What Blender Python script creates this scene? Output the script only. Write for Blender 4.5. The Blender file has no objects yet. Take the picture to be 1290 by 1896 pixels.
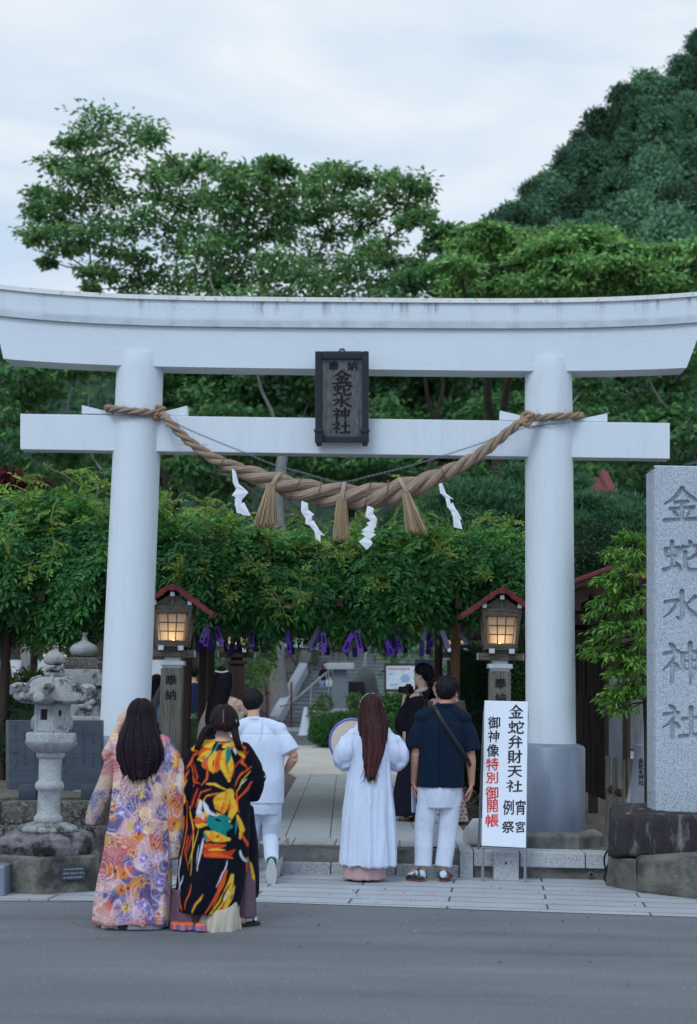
import bpy, bmesh, math, random
import numpy as np
from mathutils import Vector, Matrix

# ------------------------------------------------------------------ camera, sky, sun, exposure
SC = bpy.context.scene
COL = SC.collection
R = math.radians
PITCH, ROLL, FPX, EYE = R(6.32), R(1.0), 3000.0, 1.6
CAMROT = (Matrix.Rotation(R(90) + PITCH, 4, 'X') @ Matrix.Rotation(ROLL, 4, 'Z'))
cam = bpy.data.cameras.new('camera')
cam_o = bpy.data.objects.new('camera', cam)
COL.objects.link(cam_o)
cam_o.matrix_world = Matrix.Translation((0, 0, EYE)) @ CAMROT
cam.sensor_fit = 'VERTICAL'
cam.sensor_height = 36
cam.lens = FPX / 1896 * 36
cam.clip_start, cam.clip_end = 0.1, 3000
cam.dof.use_dof = True
cam.dof.focus_distance = 13.6
cam.dof.aperture_fstop = 2.6
SC.camera = cam_o

SUN_EL, SUN_AZ = R(46), R(205)      # azimuth measured from +Y clockwise: behind the camera, a little to the left
w = bpy.data.worlds.new('World')
SC.world = w
w.use_nodes = True
nt = w.node_tree
nt.nodes.clear()
def wn(t, **k):
    n = nt.nodes.new(t)
    for a, b in k.items(): setattr(n, a, b)
    return n
sky = wn('ShaderNodeTexSky', sky_type='NISHITA', sun_disc=False)
sky.sun_elevation = SUN_EL
sky.sun_rotation = SUN_AZ
tc = wn('ShaderNodeTexCoord')
mp = wn('ShaderNodeMapping'); mp.inputs['Scale'].default_value = (2.1, 2.1, 6.5); mp.inputs['Location'].default_value = (1.25, 0.4, 0.35)
n1 = wn('ShaderNodeTexNoise'); n1.inputs['Scale'].default_value = 1.35; n1.inputs['Detail'].default_value = 5; n1.inputs['Roughness'].default_value = 0.5
n1.inputs['Distortion'].default_value = 0.35
cr = wn('ShaderNodeValToRGB')
cr.color_ramp.elements[0].position = 0.36; cr.color_ramp.elements[0].color = (5.9, 7.3, 9.0, 1)
cr.color_ramp.elements[1].position = 0.62; cr.color_ramp.elements[1].color = (9.9, 10.1, 10.2, 1)
mx = wn('ShaderNodeMix', data_type='RGBA'); mx.inputs[0].default_value = 0.92
# the cloud deck is brighter towards the low sun behind the camera
sep = wn('ShaderNodeSeparateXYZ')
mr = wn('ShaderNodeMapRange'); mr.inputs['From Min'].default_value = 0.35; mr.inputs['From Max'].default_value = -0.7
mr.inputs['To Min'].default_value = 0.0; mr.inputs['To Max'].default_value = 1.0
# ... and bluer there, a tint added to cool what faces the camera
tint = wn('ShaderNodeMix', data_type='RGBA'); tint.inputs[6].default_value = (1, 1, 1, 1); tint.inputs[7].default_value = (1.0, 1.15, 1.34, 1)
mul = wn('ShaderNodeMix', data_type='RGBA', blend_type='MULTIPLY'); mul.inputs[0].default_value = 1
bg = wn('ShaderNodeBackground'); bg.inputs['Strength'].default_value = 0.098
out = wn('ShaderNodeOutputWorld')
L = nt.links.new
L(tc.outputs['Generated'], mp.inputs['Vector']); L(mp.outputs['Vector'], n1.inputs['Vector'])
L(n1.outputs['Fac'], cr.inputs['Fac']); L(sky.outputs['Color'], mx.inputs[6]); L(cr.outputs['Color'], mx.inputs[7])
L(tc.outputs['Generated'], sep.inputs[0]); L(sep.outputs['Y'], mr.inputs['Value'])
L(mx.outputs[2], mul.inputs[6]); L(mr.outputs['Result'], tint.inputs[0]); L(tint.outputs[2], mul.inputs[7])
L(mul.outputs[2], bg.inputs['Color']); L(bg.outputs[0], out.inputs['Surface'])

sun = bpy.data.lights.new('sun', 'SUN')
sun.energy = 1.1; sun.angle = R(22); sun.color = (0.84, 0.94, 1.0)
sun_o = bpy.data.objects.new('sun', sun); COL.objects.link(sun_o)
sd = Vector((math.sin(SUN_AZ) * math.cos(SUN_EL), math.cos(SUN_AZ) * math.cos(SUN_EL), math.sin(SUN_EL)))
sun_o.rotation_euler = sd.to_track_quat('Z', 'Y').to_euler()
sun_o.location = (0, -5, 20)

SC.view_settings.view_transform = 'Standard'
SC.view_settings.look = 'None'
SC.view_settings.exposure = 0.08
SC.view_settings.gamma = 1.0
SC.view_settings.use_curve_mapping = False
SC.render.engine = 'CYCLES'
SC.cycles.use_denoising = True
SC.cycles.max_bounces = 6
SC.cycles.diffuse_bounces = 3
SC.cycles.transparent_max_bounces = 4
SC.cycles.use_adaptive_sampling = True
SC.cycles.adaptive_threshold = 0.02
SC.cycles.sample_clamp_indirect = 6

# ------------------------------------------------------------------ where a photograph point stands in the world
def ray(px, py):
    return (CAMROT.to_3x3() @ Vector(((px - 645) / FPX, (948 - py) / FPX, -1.0)))
def at(px, py, D):
    """the point at depth Y = D"""
    d = ray(px, py); return Vector((0, 0, EYE)) + d * (D / d.y)
def G(px, py, z=0.0):
    """the point at height z"""
    d = ray(px, py); return Vector((0, 0, EYE)) + d * ((z - EYE) / d.z)
def m_per_px(D): return D / FPX

# ------------------------------------------------------------------ noise
_rs = np.random.RandomState(7)
_lat = _rs.rand(32, 32, 32)
def vnoise(P, scale=1.0, off=0.0):
    """smooth value noise in 0..1 at points P (n,3)"""
    Q = np.asarray(P, float) * scale + off + 100.0
    i = np.floor(Q).astype(int); f = Q - i; f = f * f * (3 - 2 * f)
    i0 = i % 32; i1 = (i + 1) % 32
    x0, y0, z0 = i0[..., 0], i0[..., 1], i0[..., 2]; x1, y1, z1 = i1[..., 0], i1[..., 1], i1[..., 2]
    fx, fy, fz = f[..., 0], f[..., 1], f[..., 2]
    a = _lat[x0, y0, z0] * (1 - fx) + _lat[x1, y0, z0] * fx
    b = _lat[x0, y1, z0] * (1 - fx) + _lat[x1, y1, z0] * fx
    c = _lat[x0, y0, z1] * (1 - fx) + _lat[x1, y0, z1] * fx
    d = _lat[x0, y1, z1] * (1 - fx) + _lat[x1, y1, z1] * fx
    return (a * (1 - fy) + b * fy) * (1 - fz) + (c * (1 - fy) + d * fy) * fz
def fbm(P, scale=1.0, octv=3, off=0.0):
    s, a, t = 0, 1.0, 0
    for k in range(octv):
        s = s + a * vnoise(P, scale * 2 ** k, off + 13.7 * k); t += a; a *= 0.5
    return s / t
def sstep(a, b, x):
    t = np.clip((x - a) / (b - a), 0, 1); return t * t * (3 - 2 * t)

# ------------------------------------------------------------------ materials
def srgb(r, g, b):
    f = lambda c: (c / 255 / 12.92) if c / 255 <= 0.04045 else ((c / 255 + 0.055) / 1.055) ** 2.4
    return (f(r), f(g), f(b))
MATS = {}
def mat(name, base=(0.5, 0.5, 0.5), rough=0.7, var=0.0, vscale=5.0, c2=None, c2scale=3.0, c2lo=0.45, c2hi=0.65, bump=0.0, bscale=40.0,
        stretch=(1, 1, 1), attr=False, spec=0.35, metal=0.0, trans=0.0, speck=None, speckscale=90.0, specklo=0.55, sheen=0.0, aniso_noise=None):
    """principled material with procedural variation in object space: brightness noise, a second colour, speckles and bump"""
    if name in MATS: return MATS[name]
    m = bpy.data.materials.new(name); MATS[name] = m
    m.use_nodes = True
    t = m.node_tree; N = t.nodes; Lk = t.links.new
    p = N['Principled BSDF']; o = N['Material Output']
    p.inputs['Roughness'].default_value = rough
    p.inputs['Specular IOR Level'].default_value = spec
    p.inputs['Metallic'].default_value = metal
    if sheen: p.inputs['Sheen Weight'].default_value = sheen
    tcn = N.new('ShaderNodeTexCoord'); mpn = N.new('ShaderNodeMapping'); mpn.inputs['Scale'].default_value = stretch
    Lk(tcn.outputs['Object'], mpn.inputs['Vector'])
    vec = mpn.outputs['Vector']
    if attr:
        a = N.new('ShaderNodeAttribute'); a.attribute_name = 'Col'; col = a.outputs['Color']
    else:
        r = N.new('ShaderNodeRGB'); r.outputs[0].default_value = (*base, 1); col = r.outputs[0]
    def noise(scale, detail=4.0, rg=0.6):
        n = N.new('ShaderNodeTexNoise'); n.inputs['Scale'].default_value = scale; n.inputs['Detail'].default_value = detail
        n.inputs['Roughness'].default_value = rg; Lk(vec, n.inputs['Vector']); return n.outputs['Fac']
    def rng(v, a, b, c, d):
        q = N.new('ShaderNodeMapRange'); q.inputs[1].default_value = a; q.inputs[2].default_value = b
        q.inputs[3].default_value = c; q.inputs[4].default_value = d; Lk(v, q.inputs[0]); return q.outputs[0]
    def mix(f, A, B, bt='MIX'):
        q = N.new('ShaderNodeMix'); q.data_type = 'RGBA'; q.blend_type = bt
        if isinstance(f, float): q.inputs[0].default_value = f
        else: Lk(f, q.inputs[0])
        for s, v in ((6, A), (7, B)):
            if isinstance(v, tuple): q.inputs[s].default_value = (*v[:3], 1)
            else: Lk(v, q.inputs[s])
        return q.outputs[2]
    if c2 is not None:
        col = mix(rng(noise(c2scale, 6.0, 0.65), c2lo, c2hi, 0, 1), col, c2)
    if speck is not None:
        vo = N.new('ShaderNodeTexVoronoi'); vo.inputs['Scale'].default_value = speckscale; Lk(vec, vo.inputs['Vector'])
        sp_ = N.new('ShaderNodeSeparateColor'); Lk(vo.outputs['Color'], sp_.inputs[0])
        col = mix(rng(sp_.outputs[0], specklo + 0.1, specklo + 0.38, 0, 1), col, speck)
    if var:
        g = rng(noise(vscale, 5.0), 0.25, 0.75, 1 - var, 1 + var)
        q = N.new('ShaderNodeCombineColor'); [Lk(g, q.inputs[k]) for k in range(3)]
        col = mix(1.0, col, q.outputs[0], 'MULTIPLY')
    Lk(col, p.inputs['Base Color'])
    if bump:
        b = N.new('ShaderNodeBump'); b.inputs['Strength'].default_value = 1.0; b.inputs['Distance'].default_value = bump
        Lk(noise(bscale, 5.0), b.inputs['Height']); Lk(b.outputs[0], p.inputs['Normal'])
    if trans:
        tr = N.new('ShaderNodeBsdfTranslucent'); Lk(col, tr.inputs['Color'])
        ms = N.new('ShaderNodeMixShader'); ms.inputs[0].default_value = trans
        Lk(p.outputs[0], ms.inputs[1]); Lk(tr.outputs[0], ms.inputs[2]); Lk(ms.outputs[0], o.inputs['Surface'])
    return m

# ------------------------------------------------------------------ objects
def tag(o, label=None, cat=None, group=None, kind=None):
    if label: o['label'] = label
    if cat: o['category'] = cat
    if group: o['group'] = group
    if kind: o['kind'] = kind
    return o
def thing(name, label, cat, loc=(0, 0, 0), rz=0.0, group=None, kind=None):
    o = bpy.data.objects.new(name, None); COL.objects.link(o)
    o.location = loc; o.rotation_euler = (0, 0, rz); o.empty_display_size = 0.2
    return tag(o, label, cat, group, kind)
def org(parent):
    """where a parent's own origin stands"""
    v = Vector((0, 0, 0)); p = parent
    while p is not None: v = v + Vector(p.location); p = p.parent
    return v
def link(name, me, m=None, parent=None, smooth=False, world=False, split=None):
    o = bpy.data.objects.new(name, me); COL.objects.link(o)
    if m is not None:
        me.materials.clear(); me.materials.append(m)
    if world and parent is not None:
        d = org(parent); me.transform(Matrix.Translation(-d))
    if parent is not None: o.parent = parent
    if smooth:
        me.polygons.foreach_set('use_smooth', [True] * len(me.polygons))
        if split is not None:
            try: me.set_sharp_from_angle(angle=R(split))
            except Exception: pass
    return o
def copy_tree(o, parent=None):
    c = o.copy(); COL.objects.link(c)
    if parent is not None: c.parent = parent
    for ch in list(o.children): copy_tree(ch, c)
    return c

class MB:
    """collects shapes and links them as ONE mesh object"""
    def __init__(s): s.v, s.f, s.cut = [], [], []
    def add(s, V, F):
        n = len(s.v); s.cut.append((n, len(s.f))); s.v += [tuple(p) for p in V]; s.f += [tuple(i + n for i in f) for f in F]; return s
    def box(s, c, size, rot=None):
        hx, hy, hz = [q / 2 for q in size]; c = Vector(c)
        V = [Vector((x, y, z)) for x in (-hx, hx) for y in (-hy, hy) for z in (-hz, hz)]
        if rot is not None: V = [rot @ p for p in V]
        return s.add([p + c for p in V], [(0, 1, 3, 2), (4, 6, 7, 5), (0, 4, 5, 1), (2, 3, 7, 6), (0, 2, 6, 4), (1, 5, 7, 3)])
    def hexa(s, P):
        """eight corners: bottom 0-3 counter-clockwise, top 4-7"""
        return s.add(P, [(3, 2, 1, 0), (4, 5, 6, 7), (0, 1, 5, 4), (1, 2, 6, 5), (2, 3, 7, 6), (3, 0, 4, 7)])
    def prism(s, poly, z0, z1, top=None):
        n = len(poly); t = top or poly
        V = [(p[0], p[1], z0) for p in poly] + [(p[0], p[1], z1) for p in t]
        return s.add(V, [tuple(range(n - 1, -1, -1)), tuple(range(n, 2 * n))] + [(i, (i + 1) % n, n + (i + 1) % n, n + i) for i in range(n)])
    def loft(s, rings, cap=True):
        n = len(rings[0]); V = [p for r in rings for p in r]; F = []
        for k in range(len(rings) - 1):
            for i in range(n):
                j = (i + 1) % n; F.append((k * n + i, k * n + j, (k + 1) * n + j, (k + 1) * n + i))
        if cap:
            F.append(tuple(range(n - 1, -1, -1))); b = (len(rings) - 1) * n; F.append(tuple(range(b, b + n)))
        return s.add(V, F)
    def lathe(s, prof, c=(0, 0, 0), seg=24, rot=0.0, warp=None):
        rings = []
        for r, z in prof:
            rg = []
            for i in range(seg):
                a = 2 * math.pi * i / seg + rot
                rr = r * (warp(a, r, z) if warp else 1)
                rg.append((c[0] + rr * math.cos(a), c[1] + rr * math.sin(a), c[2] + z))
            rings.append(rg)
        return s.loft(rings)
    def tube(s, pts, rad, seg=8, cap=True, flat=1.0):
        pts = [Vector(p) for p in pts]; n = len(pts)
        if not hasattr(rad, '__len__'): rad = [rad] * n
        rings = []; ref = None
        for i in range(n):
            t = (pts[min(i + 1, n - 1)] - pts[max(i - 1, 0)])
            t = t.normalized() if t.length > 1e-9 else Vector((0, 0, 1))
            if ref is None: ref = t.cross(Vector((0, 1, 0))) if abs(t.y) < 0.9 else t.cross(Vector((1, 0, 0)))
            ref = (ref - t * ref.dot(t)).normalized(); b = t.cross(ref)
            rings.append([pts[i] + ref * (rad[i] * math.cos(2 * math.pi * k / seg)) + b * (rad[i] * flat * math.sin(2 * math.pi * k / seg)) for k in range(seg)])
        return s.loft(rings, cap)
    def sloft(s, rings, k=5):
        """loft whose rings are joined by smooth curves"""
        A = np.array(rings, float); n = len(A); u = np.linspace(0, n - 1, (n - 1) * k + 1); M = np.gradient(A, axis=0); out_ = []
        for q in u:
            i = min(int(q), n - 2); t = q - i; out_.append((2 * t**3 - 3 * t**2 + 1) * A[i] + (t**3 - 2 * t**2 + t) * M[i] + (-2 * t**3 + 3 * t**2) * A[i + 1] + (t**3 - t**2) * M[i + 1])
        return s.loft([[tuple(p) for p in r] for r in out_])
    def stube(s, pts, rad, seg=16, cap=True, flat=1.0, k=6):
        A = np.array([[*p, r] for p, r in zip(pts, rad)], float); n = len(A); u = np.linspace(0, n - 1, (n - 1) * k + 1); M = np.gradient(A, axis=0); out_ = []
        for q in u:
            i = min(int(q), n - 2); t = q - i; out_.append((2 * t**3 - 3 * t**2 + 1) * A[i] + (t**3 - 2 * t**2 + t) * M[i] + (-2 * t**3 + 3 * t**2) * A[i + 1] + (t**3 - t**2) * M[i + 1])
        return s.tube([o[:3] for o in out_], [max(.003, o[3]) for o in out_], seg, cap, flat)
    def ball(s, c, r, seg=16, rings=10, rot=None):
        rx, ry, rz = r if hasattr(r, '__len__') else (r, r, r); c = Vector(c)
        V = [Vector((0, 0, -rz))]; F = []
        for k in range(1, rings):
            a = math.pi * k / rings - math.pi / 2
            for i in range(seg):
                b = 2 * math.pi * i / seg
                V.append(Vector((rx * math.cos(a) * math.cos(b), ry * math.cos(a) * math.sin(b), rz * math.sin(a))))
        V.append(Vector((0, 0, rz)))
        for i in range(seg):
            F.append((0, 1 + (i + 1) % seg, 1 + i)); q = 1 + (rings - 2) * seg; F.append((len(V) - 1, q + i, q + (i + 1) % seg))
        for k in range(rings - 2):
            for i in range(seg):
                a = 1 + k * seg; j = (i + 1) % seg; F.append((a + i, a + j, a + seg + j, a + seg + i))
        if rot is not None: V = [rot @ p for p in V]
        return s.add([p + c for p in V], F)
    def mesh(s, name, bevel=0.0, seg=2):
        me = bpy.data.meshes.new(name); me.from_pydata([tuple(p) for p in s.v], [], s.f); me.validate()
        bm = bmesh.new(); bm.from_mesh(me)
        bmesh.ops.recalc_face_normals(bm, faces=bm.faces[:])
        if bevel:
            ed = [e for e in bm.edges if len(e.link_faces) == 2 and e.calc_face_angle(0) > 0.5]
            bmesh.ops.bevel(bm, geom=ed, offset=bevel, segments=seg, affect='EDGES', profile=0.5, clamp_overlap=True)
        bm.to_mesh(me); bm.free(); return me
    def build(s, name, m, parent=None, bevel=0.0, smooth=False, world=False, split=40, seg=2):
        return link(name, s.mesh(name, bevel, seg), m, parent, smooth, world, split)

def build_each(mb, name, m, parent=None, **k):
    """every shape that was added becomes a part of its own"""
    c = mb.cut + [(len(mb.v), len(mb.f))]
    for (v0, f0), (v1, f1) in zip(c[:-1], c[1:]):
        if v1 == v0: continue
        q = MB(); q.add(mb.v[v0:v1], [tuple(i - v0 for i in f) for f in mb.f[f0:f1]]); q.build(name, m, parent, **k)

def displace(me, amp, scale, octv=3, off=0.0, sub=0, maxlen=None):
    """real roughness: subdivides and moves vertices along their normals by noise"""
    if sub or maxlen:
        bm = bmesh.new(); bm.from_mesh(me)
        for k in range(sub):
            ed = [e for e in bm.edges if maxlen is None or e.calc_length() > maxlen]
            if not ed: break
            bmesh.ops.subdivide_edges(bm, edges=ed, cuts=1, use_grid_fill=True)
        bmesh.ops.recalc_face_normals(bm, faces=bm.faces[:])
        bm.to_mesh(me); bm.free()
    n = len(me.vertices); P = np.zeros(n * 3); me.vertices.foreach_get('co', P); P = P.reshape(-1, 3)
    Nn = np.zeros(n * 3); me.vertices.foreach_get('normal', Nn); Nn = Nn.reshape(-1, 3)
    P = P + Nn * ((fbm(P, scale, octv, off) - 0.5) * 2 * amp)[:, None]
    me.vertices.foreach_set('co', P.ravel()); me.update()
    return me
def verts(me):
    P = np.zeros(len(me.vertices) * 3); me.vertices.foreach_get('co', P); return P.reshape(-1, 3)
def normals(me):
    P = np.zeros(len(me.vertices) * 3); me.vertices.foreach_get('normal', P); return P.reshape(-1, 3)
def setcol(me, C):
    a = me.color_attributes.get('Col') or me.color_attributes.new('Col', 'FLOAT_COLOR', 'POINT')
    C = np.concatenate([np.clip(C, 0, 1), np.ones((len(C), 1))], 1)
    a.data.foreach_set('color', C.ravel().astype(np.float32))
def fastmesh(name, V, F):
    """V (n,3), F (m,k) constant-size faces"""
    me = bpy.data.meshes.new(name); V = np.asarray(V, np.float32); F = np.asarray(F, np.int32); m, k = F.shape
    me.vertices.add(len(V)); me.vertices.foreach_set('co', V.ravel())
    me.loops.add(m * k); me.loops.foreach_set('vertex_index', F.ravel())
    me.polygons.add(m); me.polygons.foreach_set('loop_start', np.arange(0, m * k, k, dtype=np.int32))
    me.update(calc_edges=True); return me

# ------------------------------------------------------------------ lettering: brush-like glyphs
# brush strokes of the shrine's name on a 100 x 100 grid (x to the right, y down): points, then the brush radius along them
STROKES = {
 '金': [([(51, 2), (40, 20), (26, 34), (5, 48)], [5.5, 5, 4, 1.5]), ([(51, 3), (64, 20), (78, 33), (97, 44)], [3, 5, 6.5, 3]), ([(33, 43), (50, 41), (66, 40)], [4, 3.2, 4.2]), ([(21, 62), (50, 59), (80, 57)], [4.2, 3.4, 4.6]), ([(50, 42), (50.5, 68), (50, 92)], [4.8, 4.2, 4.5]), ([(28, 68), (33, 75), (37, 83)], [2, 4.5, 4]), ([(75, 65), (69, 75), (62, 83)], [4.6, 4, 1.6]), ([(6, 96), (50, 93), (95, 90)], [4.8, 3.8, 5.2])],
 '蛇': [([(8, 27), (10, 40), (12, 53)], [4.2, 3.6, 3.2]), ([(9, 27), (26, 24.5), (42, 23), (39, 38), (37, 50)], [3.2, 3, 4.6, 3.8, 3.2]), ([(12, 50), (24, 48.5), (37, 47)], [3, 2.8, 3]), ([(25, 5), (25.5, 40), (25, 84)], [4.6, 4, 3.6]), ([(4, 90), (22, 83), (42, 76)], [4.6, 3.4, 2.6]), ([(35, 68), (41, 77), (46, 88)], [2, 4.2, 4.6]), ([(69, 2), (73, 8), (75, 14)], [2.4, 4.8, 4]), ([(53, 18), (51, 27), (48, 36)], [3.4, 4.6, 3]), ([(53, 22), (75, 18.5), (98, 16), (92, 26), (86, 33)], [3, 3, 5, 4, 1.6]), ([(90, 42), (76, 52), (60, 60)], [4.6, 3.6, 2]), ([(59, 36), (59, 62), (60, 80), (67, 90), (84, 90), (95, 87), (96, 72)], [4.6, 4.2, 4.6, 4.8, 4.4, 4.8, 1.4])],
 '水': [([(50, 3), (51, 40), (50.5, 84), (46, 90), (36, 82)], [5, 5, 5, 4.6, 1.4]), ([(8, 37), (24, 33.5), (40, 31), (33, 52), (20, 70), (4, 84)], [4.2, 3.6, 4.6, 4.4, 3.6, 1.4]), ([(84, 20), (72, 34), (58, 46)], [5, 4, 1.6]), ([(54, 34), (66, 58), (80, 75), (98, 88)], [2.6, 4.4, 6.6, 3])],
 '神': [([(19, 3), (26, 9), (31, 16)], [2.2, 5, 4.4]), ([(6, 28), (24, 25), (41, 22), (32, 38), (18, 54), (2, 67)], [4.2, 3.6, 4.8, 4.2, 3.4, 1.4]), ([(25, 46), (25.5, 72), (25, 97)], [4, 4.4, 4]), ([(31, 50), (37, 56), (42, 65)], [2, 4.2, 4]), ([(51, 27), (53, 48), (55, 68)], [4.4, 4, 3.6]), ([(52, 27), (74, 24), (95, 22), (92, 44), (89, 66)], [3.4, 3.2, 5, 4.2, 3.8]), ([(55, 46), (73, 44), (90, 42.5)], [3.2, 3, 3.2]), ([(56, 65), (73, 63.5), (89, 62)], [3.2, 3, 3.2]), ([(72, 2), (72.5, 50), (72, 99)], [4.8, 4.6, 2.4])],
 '社': [([(19, 3), (26, 9), (31, 16)], [2.2, 5, 4.4]), ([(6, 30), (24, 27), (41, 24), (32, 40), (18, 56), (2, 69)], [4.2, 3.6, 4.8, 4.2, 3.4, 1.4]), ([(25, 48), (25.5, 74), (25, 98)], [4, 4.4, 4]), ([(31, 52), (37, 58), (42, 67)], [2, 4.2, 4]), ([(53, 43), (74, 40), (95, 37.5)], [4.4, 3.6, 4.8]), ([(74, 9), (74.5, 50), (74, 90)], [5, 4.4, 4.4]), ([(46, 94), (72, 91), (99, 88)], [4.6, 4, 5.2])],
}
def stroke_path(pts, rad, n=14):
    P = np.array(pts, float); s_ = np.concatenate([[0], np.cumsum(np.linalg.norm(np.diff(P, axis=0), axis=1))]); u = np.linspace(0, s_[-1], n * (len(pts) - 1) + 1)
    Q = np.stack([np.interp(u, s_, P[:, 0]), np.interp(u, s_, P[:, 1])], 1); r = np.interp(u, s_, rad)
    k = np.array([1, 2, 3, 2, 1.0]); k /= k.sum()
    for c in (0, 1):
        e = np.pad(Q[:, c], 2, mode='edge'); Q[1:-1, c] = np.convolve(e, k, 'valid')[1:-1]
    return Q, r
_gl = {}
def glyph(ch, weight=0.012, slant=0.09):
    """flat mesh of one character centred on the origin, about one unit tall: columns right, depth (towards the viewer, metres), up"""
    k = (ch, weight, slant)
    if k in _gl: return _gl[k]
    if ch in STROKES:
        VV, FF = [], []
        for q, (pts, rad) in enumerate(STROKES[ch]):
            Q, r = stroke_path(pts, rad, 8); r = r * (0.9 + 18 * weight); t = np.gradient(Q, axis=0); t /= np.maximum(np.linalg.norm(t, axis=1, keepdims=True), 1e-9); nn = np.stack([-t[:, 1], t[:, 0]], 1)
            L_ = Q + nn * r[:, None]; R_ = Q - nn * r[:, None]
            cap0 = [Q[0] - t[0] * r[0] * .8 + nn[0] * r[0] * .45, Q[0] - t[0] * r[0] * .8 - nn[0] * r[0] * .45]
            cap1 = [Q[-1] + t[-1] * r[-1] * .8 + nn[-1] * r[-1] * .45, Q[-1] + t[-1] * r[-1] * .8 - nn[-1] * r[-1] * .45]
            Ls = np.concatenate([[cap0[0]], L_, [cap1[0]]]); Rs = np.concatenate([[cap0[1]], R_, [cap1[1]]]); m_ = len(Ls); n0 = len(VV)
            for a, b in zip(Ls, Rs):
                VV.append((a[0] / 100 - .5, 0.00025 * (q + 1), .5 - a[1] / 100)); VV.append((b[0] / 100 - .5, 0.00025 * (q + 1), .5 - b[1] / 100))
            FF += [(n0 + 2 * i, n0 + 2 * i + 1, n0 + 2 * i + 3, n0 + 2 * i + 2) for i in range(m_ - 1)]
        _gl[k] = (np.array(VV), FF); return _gl[k]
    cu = bpy.data.curves.new('glyph', 'FONT'); cu.body = ch; cu.size = 1.0; cu.resolution_u = 3
    o = bpy.data.objects.new('glyph', cu); COL.objects.link(o)
    bpy.context.view_layer.update()
    me = bpy.data.meshes.new_from_object(o.evaluated_get(bpy.context.evaluated_depsgraph_get()))
    V = verts(me); F = [tuple(p.vertices) for p in me.polygons]
    bpy.data.objects.remove(o); bpy.data.curves.remove(cu); bpy.data.meshes.remove(me)
    c = (V.max(0) + V.min(0)) / 2; V = V - c; s = 1.0 / max(V.max(0) - V.min(0)); V = V * s
    # a brush hand: bars climb to the right, strokes lean and swell a little; the weight comes from a few shifted layers
    z = V[:, 1] + slant * V[:, 0] + 0.012 * np.sin(V[:, 0] * 7 + ord(ch) % 5); x = V[:, 0] + 0.012 * np.sin(V[:, 1] * 8 + ord(ch) % 7) - 0.02 * V[:, 1]
    VV, FF = [], []
    for q, (dx, dz) in enumerate(((0, 0), (weight, weight * .3), (-weight, -weight * .3), (weight * .4, -weight * .8), (-weight * .4, weight * .8))):
        n0 = len(VV) * 1; VV += [(a + dx, 0.00025 * (q + 1), b + dz) for a, b in zip(x, z)]; FF += [tuple(i + n0 for i in f) for f in F]
    _gl[k] = (np.array(VV), FF)
    return _gl[k]
def lettering(name, items, frame, m, parent, thick=0.0, weight=0.012):
    """items: (char, u, v, width, height) in metres on a plane; frame: (origin, right, up) vectors"""
    mb = MB(); o, r, u = frame; nrm = r.cross(u).normalized()
    for ch, cu, cv, sw, sh in items:
        V, F = glyph(ch, weight)
        mb.add([o + r * (cu + p[0] * sw) + u * (cv + p[2] * sh) + nrm * p[1] for p in V], F)
    me = bpy.data.meshes.new(name); me.from_pydata([tuple(p) for p in mb.v], [], mb.f)
    return link(name, me, m, parent, world=True)
def engrave_depth(X, Z, ch, cx, cz, w_, h_):
    """how deep (0..1) a chisel has cut the character at points X, Z; a plain function of the stroke outlines"""
    best = np.full(X.shape, 9.0)
    for pts, rad in STROKES[ch]:
        Q, r = stroke_path(pts, rad, 10)
        for (a, b), q in zip(Q, r):
            px_, pz_ = cx + (a / 100 - .5) * w_, cz + (.5 - b / 100) * h_; rr_ = q * 1.4 / 100 * (w_ + h_) / 2
            best = np.minimum(best, np.hypot(X - px_, Z - pz_) - rr_)
    return best

# ------------------------------------------------------------------ foliage
def unit(v): return v / np.maximum(np.linalg.norm(v, axis=1, keepdims=True), 1e-9)
def leaf_mesh(name, C, axis, nrm, length, width, col, fold=0.25):
    """one four-cornered folded leaf per row; C bases, axis along the leaf"""
    n = len(C); axis = unit(axis); side = unit(np.cross(axis, nrm)); up = np.cross(side, axis)
    length = np.broadcast_to(np.asarray(length, float), (n,))[:, None]; width = np.broadcast_to(np.asarray(width, float), (n,))[:, None]
    b = C; t = C + axis * length - up * length * 0.08
    l = C + axis * length * 0.42 + side * width * 0.5 + up * width * fold; r = C + axis * length * 0.42 - side * width * 0.5 + up * width * fold
    V = np.stack([b, r, t, l], 1).reshape(-1, 3)
    i = np.arange(n)[:, None] * 4
    F = np.concatenate([i + np.array([[0, 1, 2]]), i + np.array([[0, 2, 3]])], 0)
    me = fastmesh(name, V, F)
    setcol(me, np.repeat(col, 4, 0)); return me
def leaf_colors(n, rs, dark, light, bias=1.0, warm=0.12):
    t = rs.rand(n, 1) ** bias
    c = np.array(dark) * (1 - t) + np.array(light) * t
    return c * (1 + warm * rs.randn(n, 3) * np.array([1, 0.7, 1.0]))
# ------------------------------------------------------------------ shared materials
M_white = mat('white_paint', srgb(212, 218, 224), 0.55, var=0.02, vscale=3, c2=srgb(200, 205, 210), c2scale=2.2, c2lo=0.5, c2hi=0.8, stretch=(4, 4, .5), bump=0.004, bscale=45)
M_granite = mat('granite', srgb(176, 178, 180), 0.8, var=0.08, vscale=4, speck=srgb(120, 122, 126), speckscale=150, specklo=0.52, bump=0.004, bscale=90)
M_granite_pale = mat('pale_granite', srgb(182, 184, 186), 0.85, var=0.06, vscale=3, speck=srgb(128, 132, 138), speckscale=170, specklo=0.53, bump=0.003, bscale=120)
M_oldstone = mat('weathered_stone', srgb(154, 156, 155), 0.9, var=0.18, vscale=9, c2=srgb(52, 46, 48), c2scale=7, c2lo=0.5, c2hi=0.6, speck=srgb(138, 138, 136), speckscale=170, specklo=0.55, bump=0.012, bscale=60)
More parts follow.
